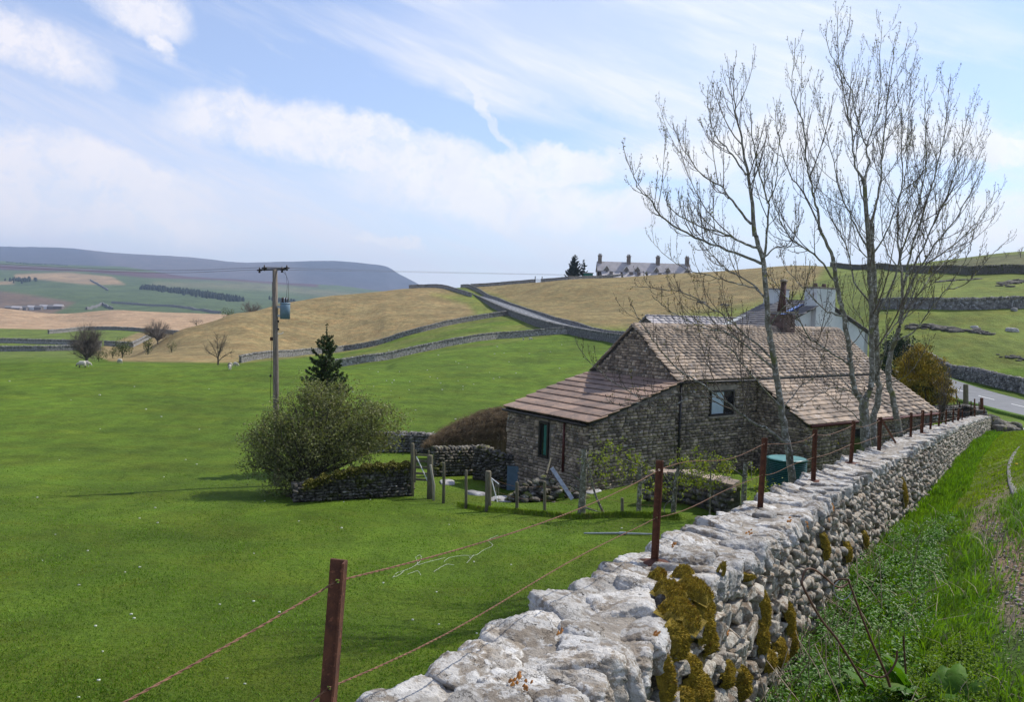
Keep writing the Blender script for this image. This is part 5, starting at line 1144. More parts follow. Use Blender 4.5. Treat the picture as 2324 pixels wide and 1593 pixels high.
n4 = bare_tree('ash_tree', 'right bare tree with a curved trunk and widely spread crown', GT, (2045, 1060, DR), [
    ([(2052, 1130), (2044, 1000), (2030, 927), (2019, 870), (2016, 819), (2033, 771), (2042, 738), (2047, 700)], DR, DR, .112, .05, None),
    ([(2047, 700), (2046, 619), (2040, 560), (2037, 480), (2050, 400), (2046, 300), (2058, 160)], DR, DR+.8, .05, .005, 1.0),
    ([(2047, 690), (2052, 640), (2070, 560), (2100, 470), (2120, 400), (2140, 320), (2150, 250), (2158, 165)], DR, DR-1, .052, .005, 1.15),
    ([(2052, 640), (2080, 590), (2110, 530), (2150, 440), (2175, 360), (2190, 290), (2193, 242)], DR-.2, DR+1.2, .045, .005, 1.15),
    ([(2047, 700), (2080, 620), (2130, 545), (2180, 480), (2215, 410), (2233, 366)], DR, DR-.4, .048, .005, 1.1),
    ([(2080, 620), (2130, 580), (2180, 545), (2225, 490), (2264, 430)], DR-.1, DR-1.4, .036, .005, 1.0),
    ([(2042, 738), (2090, 660), (2120, 620), (2160, 580), (2200, 555), (2215, 510)], DR, DR+2, .036, .005, .95),
    ([(2033, 775), (2075, 751), (2110, 705), (2147, 657), (2180, 610), (2200, 570), (2205, 545)], DR, DR-2, .032, .006, .35),
    ([(2147, 657), (2190, 645), (2240, 590), (2270, 560), (2303, 532)], DR-1.5, DR-2.4, .020, .004, .5),
    ([(2019, 870), (2060, 850), (2090, 810), (2110, 770)], DR, DR-1.5, .02, .004, .6),
    ([(2046, 619), (2010, 560), (2000, 480), (2010, 400)], DR, DR+1.5, .03, .005, .9),
    ([(2030, 927), (1990, 905), (1960, 900), (1940, 880)], DR, DR-1.5, .02, .004, .5),
], 8, 1, leafy=.05)
print('twigs', n1[1], n2[1], n3[1], n4[1])

# ---- generic crown of leaves round a branching frame
def leafy_tree(name, label, base, blobs, nleaf, lsize, mat, trunk_r, seed, cat='tree', group=None, bark=None, nb=26, clump=.35, twig=True, flat=None, aspect=.55, crown_name='crown', trunks=1):
    """blobs: (cx,cy,cz,rx,ry,rz) relative to base"""
    r = np.random.default_rng(seed); e = empty(name, tuple(base), label=label, cat=cat, group=group); bark = bark or M_darkbark
    Bl = np.array(blobs, float); vol = Bl[:, 3]*Bl[:, 4]*Bl[:, 5]; pv = vol/vol.sum()
    def rnd(n):
        k = r.choice(len(Bl), n, p=pv); d = r.normal(size=(n, 3)); d /= np.linalg.norm(d, axis=1)[:, None]; rr = r.random(n)**(1/2.2)
        return Bl[k, :3]+d*rr[:, None]*Bl[k, 3:]
    cl = rnd(max(20, int(nleaf/55))); 
    k = r.integers(0, len(cl), nleaf); C = cl[k]+r.normal(size=(nleaf, 3))*clump*np.array([1, 1, .75])
    polys = []
    for i in range(nb):
        tgt = cl[r.integers(len(cl))]; b0 = np.array([r.normal()*trunk_r*.5*trunks, r.normal()*trunk_r*.5*trunks, 0.]); f = r.uniform(.15, .45)
        mid = np.array([tgt[0]*f*.6, tgt[1]*f*.6, tgt[2]*(f+.15)]); P = np.array(catmull([b0+np.array([0, 0, -.2]), mid*np.array([.5, .5, .8]), (mid+tgt)/2+r.normal(size=3)*.15, tgt], 8)); polys.append((P, np.linspace(trunk_r*r.uniform(.25, .55), .008, 9)))
    if trunks == 1: polys.append((np.array([[0, 0, -.3], [0, 0, Bl[:, 2].mean()*.5], [0, 0, Bl[:, 2].mean()]]), np.array([trunk_r, trunk_r*.8, trunk_r*.3])))
    V, F = tubes(polys, 5); link('trunk', mesh_np('trunk', V, F, bark, True), e)
    V, F, Tn = leafcards(C, lsize, r, aspect, up=flat); link(crown_name, mesh_np(crown_name, V, F, mat, False, {'tint': Tn}), e, kind='stuff')
    if twig:
        tp = []
        for i in range(int(len(cl)*2.2)):
            c = cl[r.integers(len(cl))]; o = unit(r.normal(size=3)*np.array([1, 1, .6])+np.array([0, 0, .45])+c*.25); ln = r.uniform(.25, .8)*clump*2.6
            P = [c+r.normal(size=3)*clump*.4]
            for _ in range(3): P.append(P[-1]+unit(o+r.normal(size=3)*.25)*ln/3)
            tp.append((np.array(P), np.array([.012, .009, .006, .003])*(1+lsize*4)))
        V, F = tubes(tp, 3); link('twigs', mesh_np('twigs', V, F, bark, True), e, kind='stuff')
    return e
def P_(px, py, d, base): return at(px, py, d)-base
bb = drop(690, 1134, 29.5)
def bl_(px, py, d, rx, ry, rz): q = at(px, py, d)-bb; k = d/FPX; return (q[0], q[1], q[2], rx*k, ry*k, rz*k)
leafy_tree('hawthorn_tree', 'broad round hawthorn in grey-green leaf beside the transformer pole', bb, [bl_(745, 925, 31, 62, 80, 52), bl_(660, 955, 30.5, 62, 80, 55), bl_(835, 945, 31, 55, 80, 45), bl_(700, 885, 31, 34, 40, 34), bl_(740, 1000, 30.5, 120, 100, 62), bl_(865, 990, 31.5, 45, 60, 40), bl_(775, 880, 31.5, 36, 40, 28), bl_(605, 1000, 30, 55, 70, 60), bl_(585, 1050, 29.5, 38, 50, 26), bl_(680, 1050, 30, 80, 80, 60), bl_(800, 1015, 31, 75, 80, 35), bl_(660, 1090, 29.6, 60, 60, 38), bl_(570, 1010, 30, 30, 40, 22), bl_(900, 960, 31, 22, 30, 20)], 40000, .042, M_hawleaf, .16, 21, clump=.21, nb=90, trunks=4, aspect=.6)
# ---- spruce behind the hawthorn
def conifer(name, label, base, H, R, seed, mat, cat='tree', group=None, n=1, whorl=.32, bark=None, nsize=.05, top=.02, leader=.5, droop=-.15, dens=1.0):
    r = np.random.default_rng(seed); e = empty(name, tuple(base), label=label, cat=cat, group=group)
    V, F = tubes([(np.array([[0, 0, -.3], [0, 0, H*.5], [0, 0, H]]), np.array([H*.022, H*.013, .008]))], 7); link('trunk', mesh_np('trunk', V, F, bark or M_darkbark, True), e)
    C, br = [], []; z = H*.10
    while z < H-leader:
        f = 1-z/H; rad = R*(f**.8)*r.uniform(.75, 1.2)+.08
        for k in range(int(6+4*f)):
            az = r.random()*6.28; ln = rad*r.uniform(.6, 1.15); up = r.uniform(droop, .45)
            P = [np.array([0, 0, z])]; d = np.array([math.cos(az), math.sin(az), up])
            for q in range(5): d = unit(d+np.array([0, 0, .10*q])+r.normal(size=3)*.06); P.append(P[-1]+d*ln/5)
            P = np.array(P); br.append((P, np.linspace(.018, .004, 6)))
            m = int(max(8, ln*150*dens)); t = r.random(m)**.8*5; i = np.minimum(t.astype(int), 4); fr = (t-i)[:, None]
            base_ = P[i]*(1-fr)+P[i+1]*fr; lat = np.cross(unit(P[-1]-P[0]), [0, 0, 1.]); w = (1-t/5.5)[:, None]*ln*.28
            C.append(base_+lat*r.uniform(-1, 1, (m, 1))*w+r.normal(size=(m, 3))*.03)
        z += whorl*r.uniform(.6, 1.2)
    for q in range(40): C.append(np.array([[r.normal()*.03, r.normal()*.03, H-leader*r.random()]]))
    C = np.vstack(C); V, F, Tn = leafcards(C, nsize, r, .38); link('needles', mesh_np('needles', V, F, mat, False, {'tint': Tn}), e, kind='stuff')
    V, F = tubes(br, 3); link('branches', mesh_np('branches', V, F, bark or M_darkbark, True), e, kind='stuff')
    return e
sb = drop(735, 1080, 36); sz = at(737, 735, 36)[2]
conifer('spruce_tree', 'small dark spruce with a thin bare leader rising behind the hawthorn', sb, sz-sb[2], 1.95, 31, M_needle, whorl=.24, nsize=.062, leader=.62, dens=1.3)
# ---- skyline conifers by the terrace
cb = drop(1303, 634, 346); k_ = 346/FPX
conifer('spruce_tree', 'bigger of the two dark conifers left of the skyline terrace', cb, 60*k_, 27*k_, 33, M_farpine, group='skyline conifers', whorl=.8, nsize=.28, leader=.5, droop=-.2, dens=.6)
cb = drop(1324, 632, 347)
conifer('spruce_tree', 'smaller right-hand dark conifer with gaps beside the skyline terrace', cb, 48*k_, 18*k_, 34, M_farpine, group='skyline conifers', whorl=1.1, nsize=.26, leader=.5, droop=-.2, dens=.4)
# ---- golden conifer and the evergreen by the white house
gb = drop(2100, 930, 55); kk_ = 55/FPX
def g_(px, py, rx, rz, ry=None, d=55): q = at(px, py, d)-gb; return (q[0], q[1], q[2], rx*kk_, (ry or rx)*kk_, rz*kk_)
leafy_tree('golden_conifer', 'rounded golden-topped conifer at the right end of the barn', gb, [g_(2090, 855, 58, 62), g_(2085, 815, 38, 34), g_(2060, 880, 38, 45), g_(2125, 890, 38, 45), g_(2088, 798, 18, 18), g_(2140, 895, 28, 38), g_(2075, 850, 50, 55)], 24000, .08, M_gold, .15, 41, clump=.16, nb=16, flat=.55, twig=False, aspect=.45, crown_name='foliage')
eb = drop(2025, 900, 60)
def e_(px, py, rx, rz, d=60): q = at(px, py, d)-eb; k = d/FPX; return (q[0], q[1], q[2], rx*k, rx*k, rz*k)
leafy_tree('evergreen_shrub', 'dark green evergreen between the white house and the golden conifer', eb, [e_(2020, 810, 34, 40), e_(2045, 785, 30, 30), e_(2010, 860, 40, 50)], 5200, .09, M_ivy, .12, 42, clump=.25, nb=10, twig=False, crown_name='foliage')
# ---- bare shrub by the road, right of the golden conifer
def bare_shrub(name, label, base, w, h, seed, mat, n=9, group=None, maxlev=2, cat='shrub', rr=.02, dens=1.0):
    r = np.random.default_rng(seed); e = empty(name, tuple(base), label=label, cat=cat, group=group); tw, bd = [], []
    for i in range(n):
        az = r.random()*6.28; sp = r.uniform(.1, 1)*w*.5; top = np.array([math.cos(az)*sp, math.sin(az)*sp, h*r.uniform(.6, 1)])
        P = np.array(catmull([np.array([0, 0, -.15]), top*np.array([.3, .3, .35]), top*np.array([.75, .75, .7]), top], 8)); R = np.linspace(rr, .005, 9); tw.append((0, P, R)); grow_twigs((P, R), r, 1, tw, bd, None, h*.32, .8, .6, maxlev, dens=dens)
    V, F = tubes([(p, q) for l, p, q in tw], 3); link('branches', mesh_np('branches', V, F, mat, True), e, kind='stuff'); return e
bare_shrub('bare_shrub', 'twiggy leafless shrub in front of the golden conifer by the road', drop(2140, 935, 52), 2.2, 4.2, 43, M_twig, 9, dens=.8)
# ---- valley trees on the left
def far_tree(label, px, py, d, wpx, hpx, seed, leaf=None, n=16, grp='bare trees standing beyond the brow of the pasture', nm='bare_tree', rr=.5, mat=None, lev=2):
    v = at(px, py, d); b = np.array([v[0], v[1], gz(v[0], v[1])]); k = d/FPX; b[2] = min(b[2], v[2]) if leaf is None else b[2]
    H = at(px, py-hpx, d)[2]-b[2]; Wd = wpx*k
    r = np.random.default_rng(seed); e = empty(nm, tuple(b), label=label, cat='tree' if nm != 'bush' else 'bush', group=grp); tw, bd = [], []
    tr = H*.028
    if leaf is None:
        tw.append((0, np.array([[0, 0, -.5], [0, 0, H*.18], [0, 0, H*.4]]), np.array([tr, tr*.8, tr*.5])))
        for i in range(n):
            az = r.random()*6.28; el = math.asin(r.uniform(-.35, 1)); rd = r.uniform(.75, 1); q = np.array([math.cos(az)*math.cos(el)*Wd*.44*rd, math.sin(az)*math.cos(el)*Wd*.44*rd, H*.50+math.sin(el)*H*.44*rd])
            P = np.array(catmull([np.array([0, 0, H*r.uniform(.1, .3)]), q*np.array([.35, .35, .6]), q*np.array([.8, .8, .85]), q], 8)); R = np.linspace(tr*.5, tr*.1, 9); tw.append((0, P, R))
            # twigs
            for s in range(26):
                i0 = r.integers(2, 8); p = P[i0]; d0_ = unit(P[min(i0+1, 8)]-P[i0-1]); dd = unit(d0_+r.normal(size=3)*.75); ln = H*r.uniform(.08, .22); Q = [p]
                for _ in range(4): dd = unit(dd+r.normal(size=3)*.15+np.array([0, 0, .12])); Q.append(Q[-1]+dd*ln/4)
                Q = np.array(Q); tw.append((1, Q, np.linspace(tr*.13, tr*.05, 5)))
                for s2 in range(3 if lev > 1 else 1):
                    i1 = r.integers(1, 5); dd = unit(unit(Q[-1]-Q[0])+r.normal(size=3)*.7); tw.append((2, np.array([Q[i1], Q[i1]+dd*ln*.3, Q[i1]+dd*ln*.55+np.array([0, 0, ln*.08])]), np.array([tr*.06, tr*.045, tr*.035])))
        V, F = tubes([(p, q) for l, p, q in tw], 3)
        link('trunk', mesh_np('trunk', *tubes([(tw[0][1], tw[0][2])], 7), mat or M_fartwig, True), e)
        link('branches', mesh_np('branches', V, F, mat or M_fartwig, True), e, kind='stuff')
    else:
        C = r.normal(size=(leaf, 3)); C /= np.linalg.norm(C, axis=1)[:, None]; C *= (r.random(leaf)**.4)[:, None]*np.array([Wd*.5, Wd*.5, H*.5]); C += np.array([0, 0, H*.48]); C += np.sin(C*3/H*2.2)*H*.05
        C = C[r.random(leaf) < .4+.6*(.5+.5*np.sin(C[:, 0]*7/H+seed)*np.sin(C[:, 2]*9/H))]
        V, F, Tn = leafcards(C, H*.03, r, .6); link('foliage', mesh_np('foliage', V, F, M_greenbush if mat is None else mat, False, {'tint': Tn}), e, kind='stuff')
        V, F = tubes([(np.array([[0, 0, -.4], [0, 0, H*.3], [H*.03, 0, H*.7]]), np.array([H*.03, H*.02, H*.008]))]+[(np.array([[0, 0, H*.1], [r.normal()*Wd*.2, r.normal()*Wd*.2, H*.6]]), np.array([H*.015, H*.006])) for _ in range(6)], 4); link('trunk', mesh_np('trunk', V, F, M_darkbark, True), e)
    return e
GV = 'trees and bushes beyond the brow of the pasture'
far_tree('round bare tree, largest in the dip beyond the pasture brow', 197, 812, 140, 80, 75, 51, grp=GV, n=44)
far_tree('broad pale bare tree at the foot of the straw hill', 358, 775, 215, 72, 50, 52, grp=GV, n=44)
far_tree('small rounded pale bush on the slope of the straw hill', 446, 742, 232, 32, 22, 53, leaf=700, grp=GV, nm='bush', mat=M_fartwig)
far_tree('lone gnarled bare tree at the field edge left of the pole', 495, 818, 125, 85, 68, 54, grp=GV, n=9, mat=M_twig, lev=1)
far_tree('green bush in the hollow right of the round bare tree', 278, 803, 170, 42, 40, 55, leaf=1500, grp=GV, nm='bush')
far_tree('low green bush at the foot of the round bare tree', 224, 812, 150, 40, 28, 56, leaf=1300, grp=GV, nm='bush')
far_tree('slim olive bush where the straw hill meets the valley field', 336, 792, 180, 18, 35, 57, leaf=600, grp=GV, nm='bush')
far_tree('tiny bush casting a long shadow on the straw hill', 390, 795, 172, 20, 24, 58, leaf=500, grp=GV, nm='bush')
far_tree('dark bush beside the broad pale bare tree', 392, 762, 218, 26, 14, 59, leaf=400, grp=GV, nm='bush')
far_tree('pale bush on the skyline of the straw hill, left one', 517, 722, 262, 36, 26, 60, leaf=900, grp=GV, nm='bush', mat=M_greenbush)
far_tree('brownish bare tree on the skyline of the straw hill', 570, 706, 285, 58, 26, 61, grp=GV, n=20)
far_tree('small bush between the two green ones in the hollow', 256, 808, 160, 18, 22, 62, leaf=400, grp=GV, nm='bush')
for i, (px, py, h) in enumerate(((2283, 586, 20), (2316, 583, 28))): far_tree('spindly bare tree on the right-hand skyline, %s' % ('shorter one' if i == 0 else 'taller one near the picture edge'), px, py, 205, 16, h, 70+i, grp='spindly skyline trees', n=5, lev=1)
# ---- far plantation and copses
def plantation(label, pts, seed, h, w, n):
    r = np.random.default_rng(seed); xf = []; P = [hit(x, y, 1400, 4400) for x, y in pts]; o = P[0]
    S = np.linspace(0, 1, len(P)); A = np.array(P)
    V, F = [], []; b = 0
    for i in range(n):
        t = r.random(); x = np.interp(t, S, A[:, 0])+r.normal()*w*.4; y = np.interp(t, S, A[:, 1])+r.normal()*w; z = gz(x, y); hh = h*r.uniform(.6, 1.1); rr = hh*.28
        vs = [(x+rr*math.cos(a)*r.uniform(.8, 1.2), y+rr*math.sin(a), z-1) for a in np.arange(6)*math.pi/3]+[(x+rr*.7*math.cos(a), y+rr*.7*math.sin(a), z+hh*.6) for a in np.arange(6)*math.pi/3+.4]+[(x, y, z+hh)]
        V += vs; F += [(b+k, b+(k+1) % 6, b+6+(k+1) % 6, b+6+k) for k in range(6)]+[(b+6+k, b+6+(k+1) % 6, b+12) for k in range(6)]; b += 13
    link('conifer_plantation', mesh_np('conifer_plantation', np.array(V)-o, F, M_farpine), label=label, cat='plantation', kind='stuff').location = o
plantation('long dark conifer shelter belt on the far green hillside', [(334, 656), (356, 658), (400, 663), (450, 668), (480, 674), (505, 678), (541, 684)], 81, 15, 22, 420)
plantation('small dark copse above the far farm', [(28, 636), (50, 638), (66, 640)], 82, 13, 20, 60)
plantation('dark copse beside the tiny white farmhouse', [(622, 680), (640, 686), (668, 686)], 83, 12, 18, 60)
plantation('dark trees hiding the far village', [(16, 701), (60, 705), (100, 707), (150, 709)], 84, 7, 12, 110)
# ================================================================ IRON FENCE ON THE WALL
M_conc = material('concrete_edging', (.17, .165, .15), (.12, .115, .105), 6, .9, c3=(.38, .37, .35), scale3=14, t3=(.55, .68), bump=.4, bscale=40, bdist=.01, rnd=0)
GP = 'rusty iron posts along the top of the stone wall'
PB = [P1]+[w_ for w_ in WP]
PH = [.62, .635, .70, .655, .67, .66, .56, .60, .56, .55, .55, .56, .55, .50, .52, .50]
plab = ['nearest rusty iron post, cut by the bottom edge of the photo', 'second rusty iron post, standing beside the biggest moss cushion', 'third rusty iron post, in front of the barn garden lawn', 'fourth rusty iron post, just right of the green tank', 'fifth rusty iron post, in front of the dark barn doorway',
        'braced rusty iron post with a sloping strut on its right side', 'first rusty iron post beyond the braced one', 'thicker second post beyond the braced one', 'third post beyond the braced one', 'fourth post beyond the braced one, before the roof corner', 'fifth post beyond the braced one, past the roof corner', 'sixth post beyond the braced one', 'seventh and stout post beyond the braced one', 'eighth thin post beyond the braced one', 'lone thin post near the road end of the wall', 'last short post at the road end of the wall']
post_pts = []
LEAN = {0: -.055, 1: -.012, 2: -.02}
for i, b in enumerate(PB):
    t = wall_dir(b[1]); n = np.array([t[1], -t[0]])
    # plate faces along the wall line, wide side across it
    b = b+np.array([0, 0, 0.0]); e = empty('fence_post', tuple(b), label=plab[i], cat='fence post', group=GP)
    wd = [.0235, .0225, .0245, .026, .026, .032, .024, .036, .026, .026, .024, .024, .04, .02, .022, .03][i]; H = PH[i]
    ln = LEAN.get(i, random.uniform(-.03, .03)); ax = unit(np.array([1, .0, 0])*.96+np.array([n[0], n[1], 0])*.25); up = unit(np.array([0, 0, 1.])-ax*ln*-1.0) if False else unit(np.array([-ln*-1, 0, 1.]) if False else np.array([-(ln), 0, 1.]))
    up = unit(np.array([-ln, 0, 1.])) if ln else up; ax = unit(ax-up*(ax@up)); dp = np.cross(ax, up); hz_ = [H-.06, H-.06-.30]; hr = .0065; m = MB(); zs = [-.14]+sorted([z+s for z in hz_ for s in (-hr, hr)])+[H]
    th_ = .004
    for k in range(len(zs)-1):
        z0, z1 = zs[k], zs[k+1]; hole = any(abs((z0+z1)/2-z) < .001 for z in hz_)
        for (x0, x1) in (((-wd, -hr), (hr, wd)) if hole else ((-wd, wd),)):
            m.box(ax*(x0+x1)/2+up*(z0+z1)/2, (x1-x0)/2, th_, (z1-z0)/2, ax, dp, up)
    m.obj('post_plate', M_rust, e)
    # second flange of the angle iron
    m = MB(); m.box(ax*(wd-.003)+dp*(.018)+up*(H-.14)/2, .003, .0135, (H+.14)/2, ax, dp, up); m.obj('post_flange', M_rust, e)
    m = MB(); r = np.random.default_rng(i); k_ = 12
    vs = [(0, 0, .020)]+[(math.cos(a)*r.uniform(.05, .13)*(1.5 if j_ % 2 else 1), math.sin(a)*r.uniform(.05, .10), -.004) for j_, a in enumerate(np.arange(k_)*2*math.pi/k_)]+[(math.cos(a)*.15, math.sin(a)*.13, -.05) for a in np.arange(k_)*2*math.pi/k_]
    m.add(vs, [(0, 1+j_, 1+(j_+1) % k_) for j_ in range(k_)]+[(1+j_, 1+k_+j_, 1+k_+(j_+1) % k_, 1+(j_+1) % k_) for j_ in range(k_)])
    m.obj('rust_stained_bedding', M_rsoil, e, True)
    post_pts.append([b+up*hz_[0], b+up*hz_[1]])
# brace of the sixth post
t = wall_dir(PB[5][1]); bp = PB[5]; foot = at(2033, 1006, 16.2)
m = MB(); d_ = foot-(bp+np.array([0, 0, PH[5]])); L_ = np.linalg.norm(d_); m.box((bp+np.array([0, 0, PH[5]])+foot)/2, .02, .006, L_/2, unit(np.cross(d_, [0, 1, 0.])), (0, 1, 0), unit(d_)); o = m.obj('iron_strut', M_rust, None); tag(o, 'sloping rusty strut propping the sixth iron post', 'strut')
def fence_wire(k, label):
    m = MB(); far = WP[-1]; pts = [p_[k] for p_ in post_pts]; dv = pts[0]-pts[1]; start = pts[0]+np.array([dv[0], dv[1], 0])*.42+np.array([0, 0, -.075]); pts = [start]+pts
    poly = []
    for i, (a, b) in enumerate(zip(pts[:-1], pts[1:])):
        n = 14 if i < 8 else 7; L = np.linalg.norm(b-a); r = np.random.default_rng(i*7+k)
        sag = (.03 if i < 1 else .045 if k == 0 else .02)*L/2.7; kink = r.normal()*.018 if i > 0 else 0; side = r.normal()*.03
        if k == 0 and i == 2: kink = .05
        for j in range(n):
            f = j/n; q = a+(b-a)*f; q = q+np.array([side*math.sin(math.pi*f), 0, -sag*4*f*(1-f)+kink*math.sin(2*math.pi*f)*(1-f)])
            poly.append(q)
    poly.append(pts[-1]); Q = np.array(poly)
    # two strands twisted together in the near spans
    cum = np.concatenate([[0], np.cumsum(np.linalg.norm(np.diff(Q, axis=0), axis=1))]); 
    near = cum[-1] if cum[-1] < 10 else 10.; q = np.arange(0, near, .012); X = np.stack([np.interp(q, cum, Q[:, i]) for i in range(3)], 1)
    d = np.gradient(X, axis=0); d /= np.linalg.norm(d, axis=1)[:, None]; a = np.cross(d, [0, 0, 1.]); a /= np.linalg.norm(a, axis=1)[:, None]; c = np.cross(d, a)
    ph = q/.055*2*math.pi; st_ = []
    for s in (0, math.pi): st_.append((X+(a*np.cos(ph+s)[:, None]+c*np.sin(ph+s)[:, None])*.0018, np.full(len(q), .0017)))
    V, F = tubes(st_, 5); q2 = np.arange(near-.01, cum[-1], .12); X2 = np.stack([np.interp(q2, cum, Q[:, i]) for i in range(3)], 1); V2, F2 = tubes([(X2, np.full(len(q2), .0038))], 5)
    o = link('fence_wire', mesh_np('fence_wire', np.vstack([V, V2]), np.vstack([F, F2+len(V)]), M_wire, True), None, label=label, cat='wire', group='rusty fence wires threaded through the posts')
fence_wire(0, 'upper rusty twisted wire strung between the iron posts'); fence_wire(1, 'lower rusty twisted wire strung between the iron posts')

# ================================================================ MOSS AND LICHEN ON THE WALL
def wall_pt(s_y, u, h):
    x, z = wall_c(s_y); t = wall_dir(s_y); n = np.array([t[1], -t[0]]); return np.array([float(x)+n[0]*u, s_y+n[1]*u, float(z)+h]), np.array([t[0], t[1], 0]), np.array([n[0], n[1], 0])
def wall_hit(px, py):
    D = np.arange(1.6, 45, .01); v = at(px, py, 1.0); X, Y, Z = v[0]*D, v[1]*D, v[2]*D; cx, zt = wall_c(Y); x1, _ = wall_c(Y+.6); x0, _ = wall_c(Y-.6); s = (x1-x0)/1.2; k = 1/np.hypot(1, s); u = (X-cx)*k; h = Z-zt
    ok = (np.abs(u) < HW+.03+.055*np.maximum(0, -h)) & (h < .02); i = int(np.argmax(ok)) if ok.any() else 0
    t = wall_dir(Y[i]); return np.array([X[i], Y[i], Z[i]]), np.array([t[1], -t[0], 0]), bool(h[i] > -.06 or u[i] < HW*.6)
def moss(px, py, d, w, h, seed, nrm=None, thick=.035, dens=1.0, label=None):
    """cushion of moss: lumpy pad with thousands of short shoots"""
    r = np.random.default_rng(seed); c, n, on_top = wall_hit(px, py); N = unit(n*.35+np.array([0, 0, .95])) if on_top else unit(n+np.array([0, 0, .22])); c = c+N*.035; U = unit(np.array([0, 0, 1.])-N*N[2]); A = np.cross(U, N)
    k = 26; V, F = [], []; g = np.linspace(-1, 1, k)
    for i in range(k):
        for j in range(k):
            x, y = g[j], g[i]; rr = math.hypot(x, y); ed = 1+.34*mnoise.noise(Vector((x/(rr+.01)*1.3, y/(rr+.01)*1.3, seed*1.7)))+.28*mnoise.noise(Vector((x/(rr+.01)*3.1, y/(rr+.01)*3.1, seed*2.3))); f = max(0, 1-(rr/ed)**2.6)
            b = mnoise.noise(Vector((x*3+seed, y*3, 1)))*.5+mnoise.noise(Vector((x*8+seed, y*8, 2)))*.3; V.append(c+A*x*w+U*y*h+N*((f**.5)*thick*(1+b)-.03*(1-f)-.008))
    i = np.arange(k*k).reshape(k, k); F = np.stack([i[:-1, :-1], i[:-1, 1:], i[1:, 1:], i[1:, :-1]], -1).reshape(-1, 4); V = np.array(V)
    p = link('moss_cushion', mesh_np('moss_cushion', V, F, M_mosspad, True), mw)
    m = int(w*h*190000*dens); x = r.uniform(-1, 1, m); y = r.uniform(-1, 1, m); ang = np.arctan2(y, x); rr = np.hypot(x, y); ok = rr < .93+.12*np.sin(ang*3+seed); x, y = x[ok], y[ok]
    fi = (x+1)/2*(k-1); fj = (y+1)/2*(k-1); a = np.clip(fi.astype(int), 0, k-2); b = np.clip(fj.astype(int), 0, k-2); G = V.reshape(k, k, 3); P = G[b, a]*.5+G[b+1, a+1]*.5+(A[None]*((fi-a-.5)/(k-1)*2*w)[:, None])+(U[None]*((fj-b-.5)/(k-1)*2*h)[:, None])
    l = r.uniform(.009, .020, len(P)); dr = N+r.normal(size=(len(P), 3))*.45; dr /= np.linalg.norm(dr, axis=1)[:, None]; sd_ = np.cross(dr, r.normal(size=(len(P), 3))); sd_ /= np.linalg.norm(sd_, axis=1)[:, None]
    T_ = np.stack([P-sd_*.0036, P+sd_*.0036, P+dr*l[:, None]], 1).reshape(-1, 3); link('moss_shoots', mesh_np('moss_shoots', T_, np.arange(len(T_)).reshape(-1, 3), M_moss, False, {'tint': np.repeat(r.random(len(P)), 3)}), p, kind='stuff')
TOPN = np.array([.25, -.12, .9])
for q in ((1490, 1318, .055, .035), (1550, 1312, .05, .045), (1520, 1350, .07, .06), (1575, 1345, .06, .07), (1545, 1400, .075, .08), (1590, 1400, .07, .10), (1530, 1450, .06, .07), (1600, 1455, .05, .06), (1497, 1530, .03, .09), (1560, 1520, .06, .06), (1585, 1570, .09, .07), (1640, 1530, .07, .06), (1680, 1550, .06, .08), (1540, 1590, .06, .05),
          (1725, 1380, .05, .11), (1722, 1440, .06, .11), (1765, 1480, .08, .08), (1785, 1400, .045, .10), (1790, 1450, .05, .10), (1740, 1500, .07, .06), (1868, 1240, .05, .10), (1920, 1250, .06, .10), (2050, 1115, .08, .22), (1960, 1225, .05, .09), (1690, 1310, .025, .02), (1635, 1300, .02, .02)):
    moss(q[0], q[1], 0, q[2]*1.55, q[3]*1.4, int(q[0]*3+q[1]) % 97, thick=.035, dens=1.0 if q[1] > 1290 else .4)
def lichen(px, py, d, s, seed, nrm):
    r = np.random.default_rng(seed); c, n_, on_top = wall_hit(px, py); N = unit(np.array([0, 0, 1.])) if on_top else unit(n_+np.array([0, 0, .2])); c = c+N*(.03 if on_top else .03); A = unit(np.cross(N, [0, 0, 1.])+1e-3); B = np.cross(N, A); m = MB()
    for q in range(7):
        cc = c+A*r.normal()*s*.5+B*r.normal()*s*.5; k = 9; R_q = s*r.uniform(.2, .5); vs = [tuple(cc+N*.006)]+[tuple(cc+(A*math.cos(a)+B*math.sin(a))*R_q*r.uniform(.6, 1.2)-N*.003) for a in np.arange(k)*2*math.pi/k]
        m.add(vs, [(0, 1+j, 1+(j+1) % k) for j in range(k)], tint=r.random())
    m.obj('lichen_patch', M_lich, mw, kind='stuff')
LT = (.2, -.25, .95); LF = (.8, -.5, .3)
for q in ((1530, 1244, 4.85, .03, 1, LT), (1885, 1152, 8.1, .06, 2, LF), (1825, 1195, 7.3, .035, 3, LF), (1875, 1182, 7.9, .03, 4, LF), (1170, 1558, 2.72, .028, 5, LT), (1195, 1572, 2.7, .022, 6, LT), (1640, 1440, 4.85, .025, 7, LF), (1700, 1215, 6.2, .03, 8, LT), (1790, 1190, 7.0, .03, 9, LT), (1490, 1450, 3.9, .02, 10, LF), (1760, 1250, 6.6, .03, 11, LF), (1270, 1450, 3.0, .02, 12, LT)): lichen(*q)

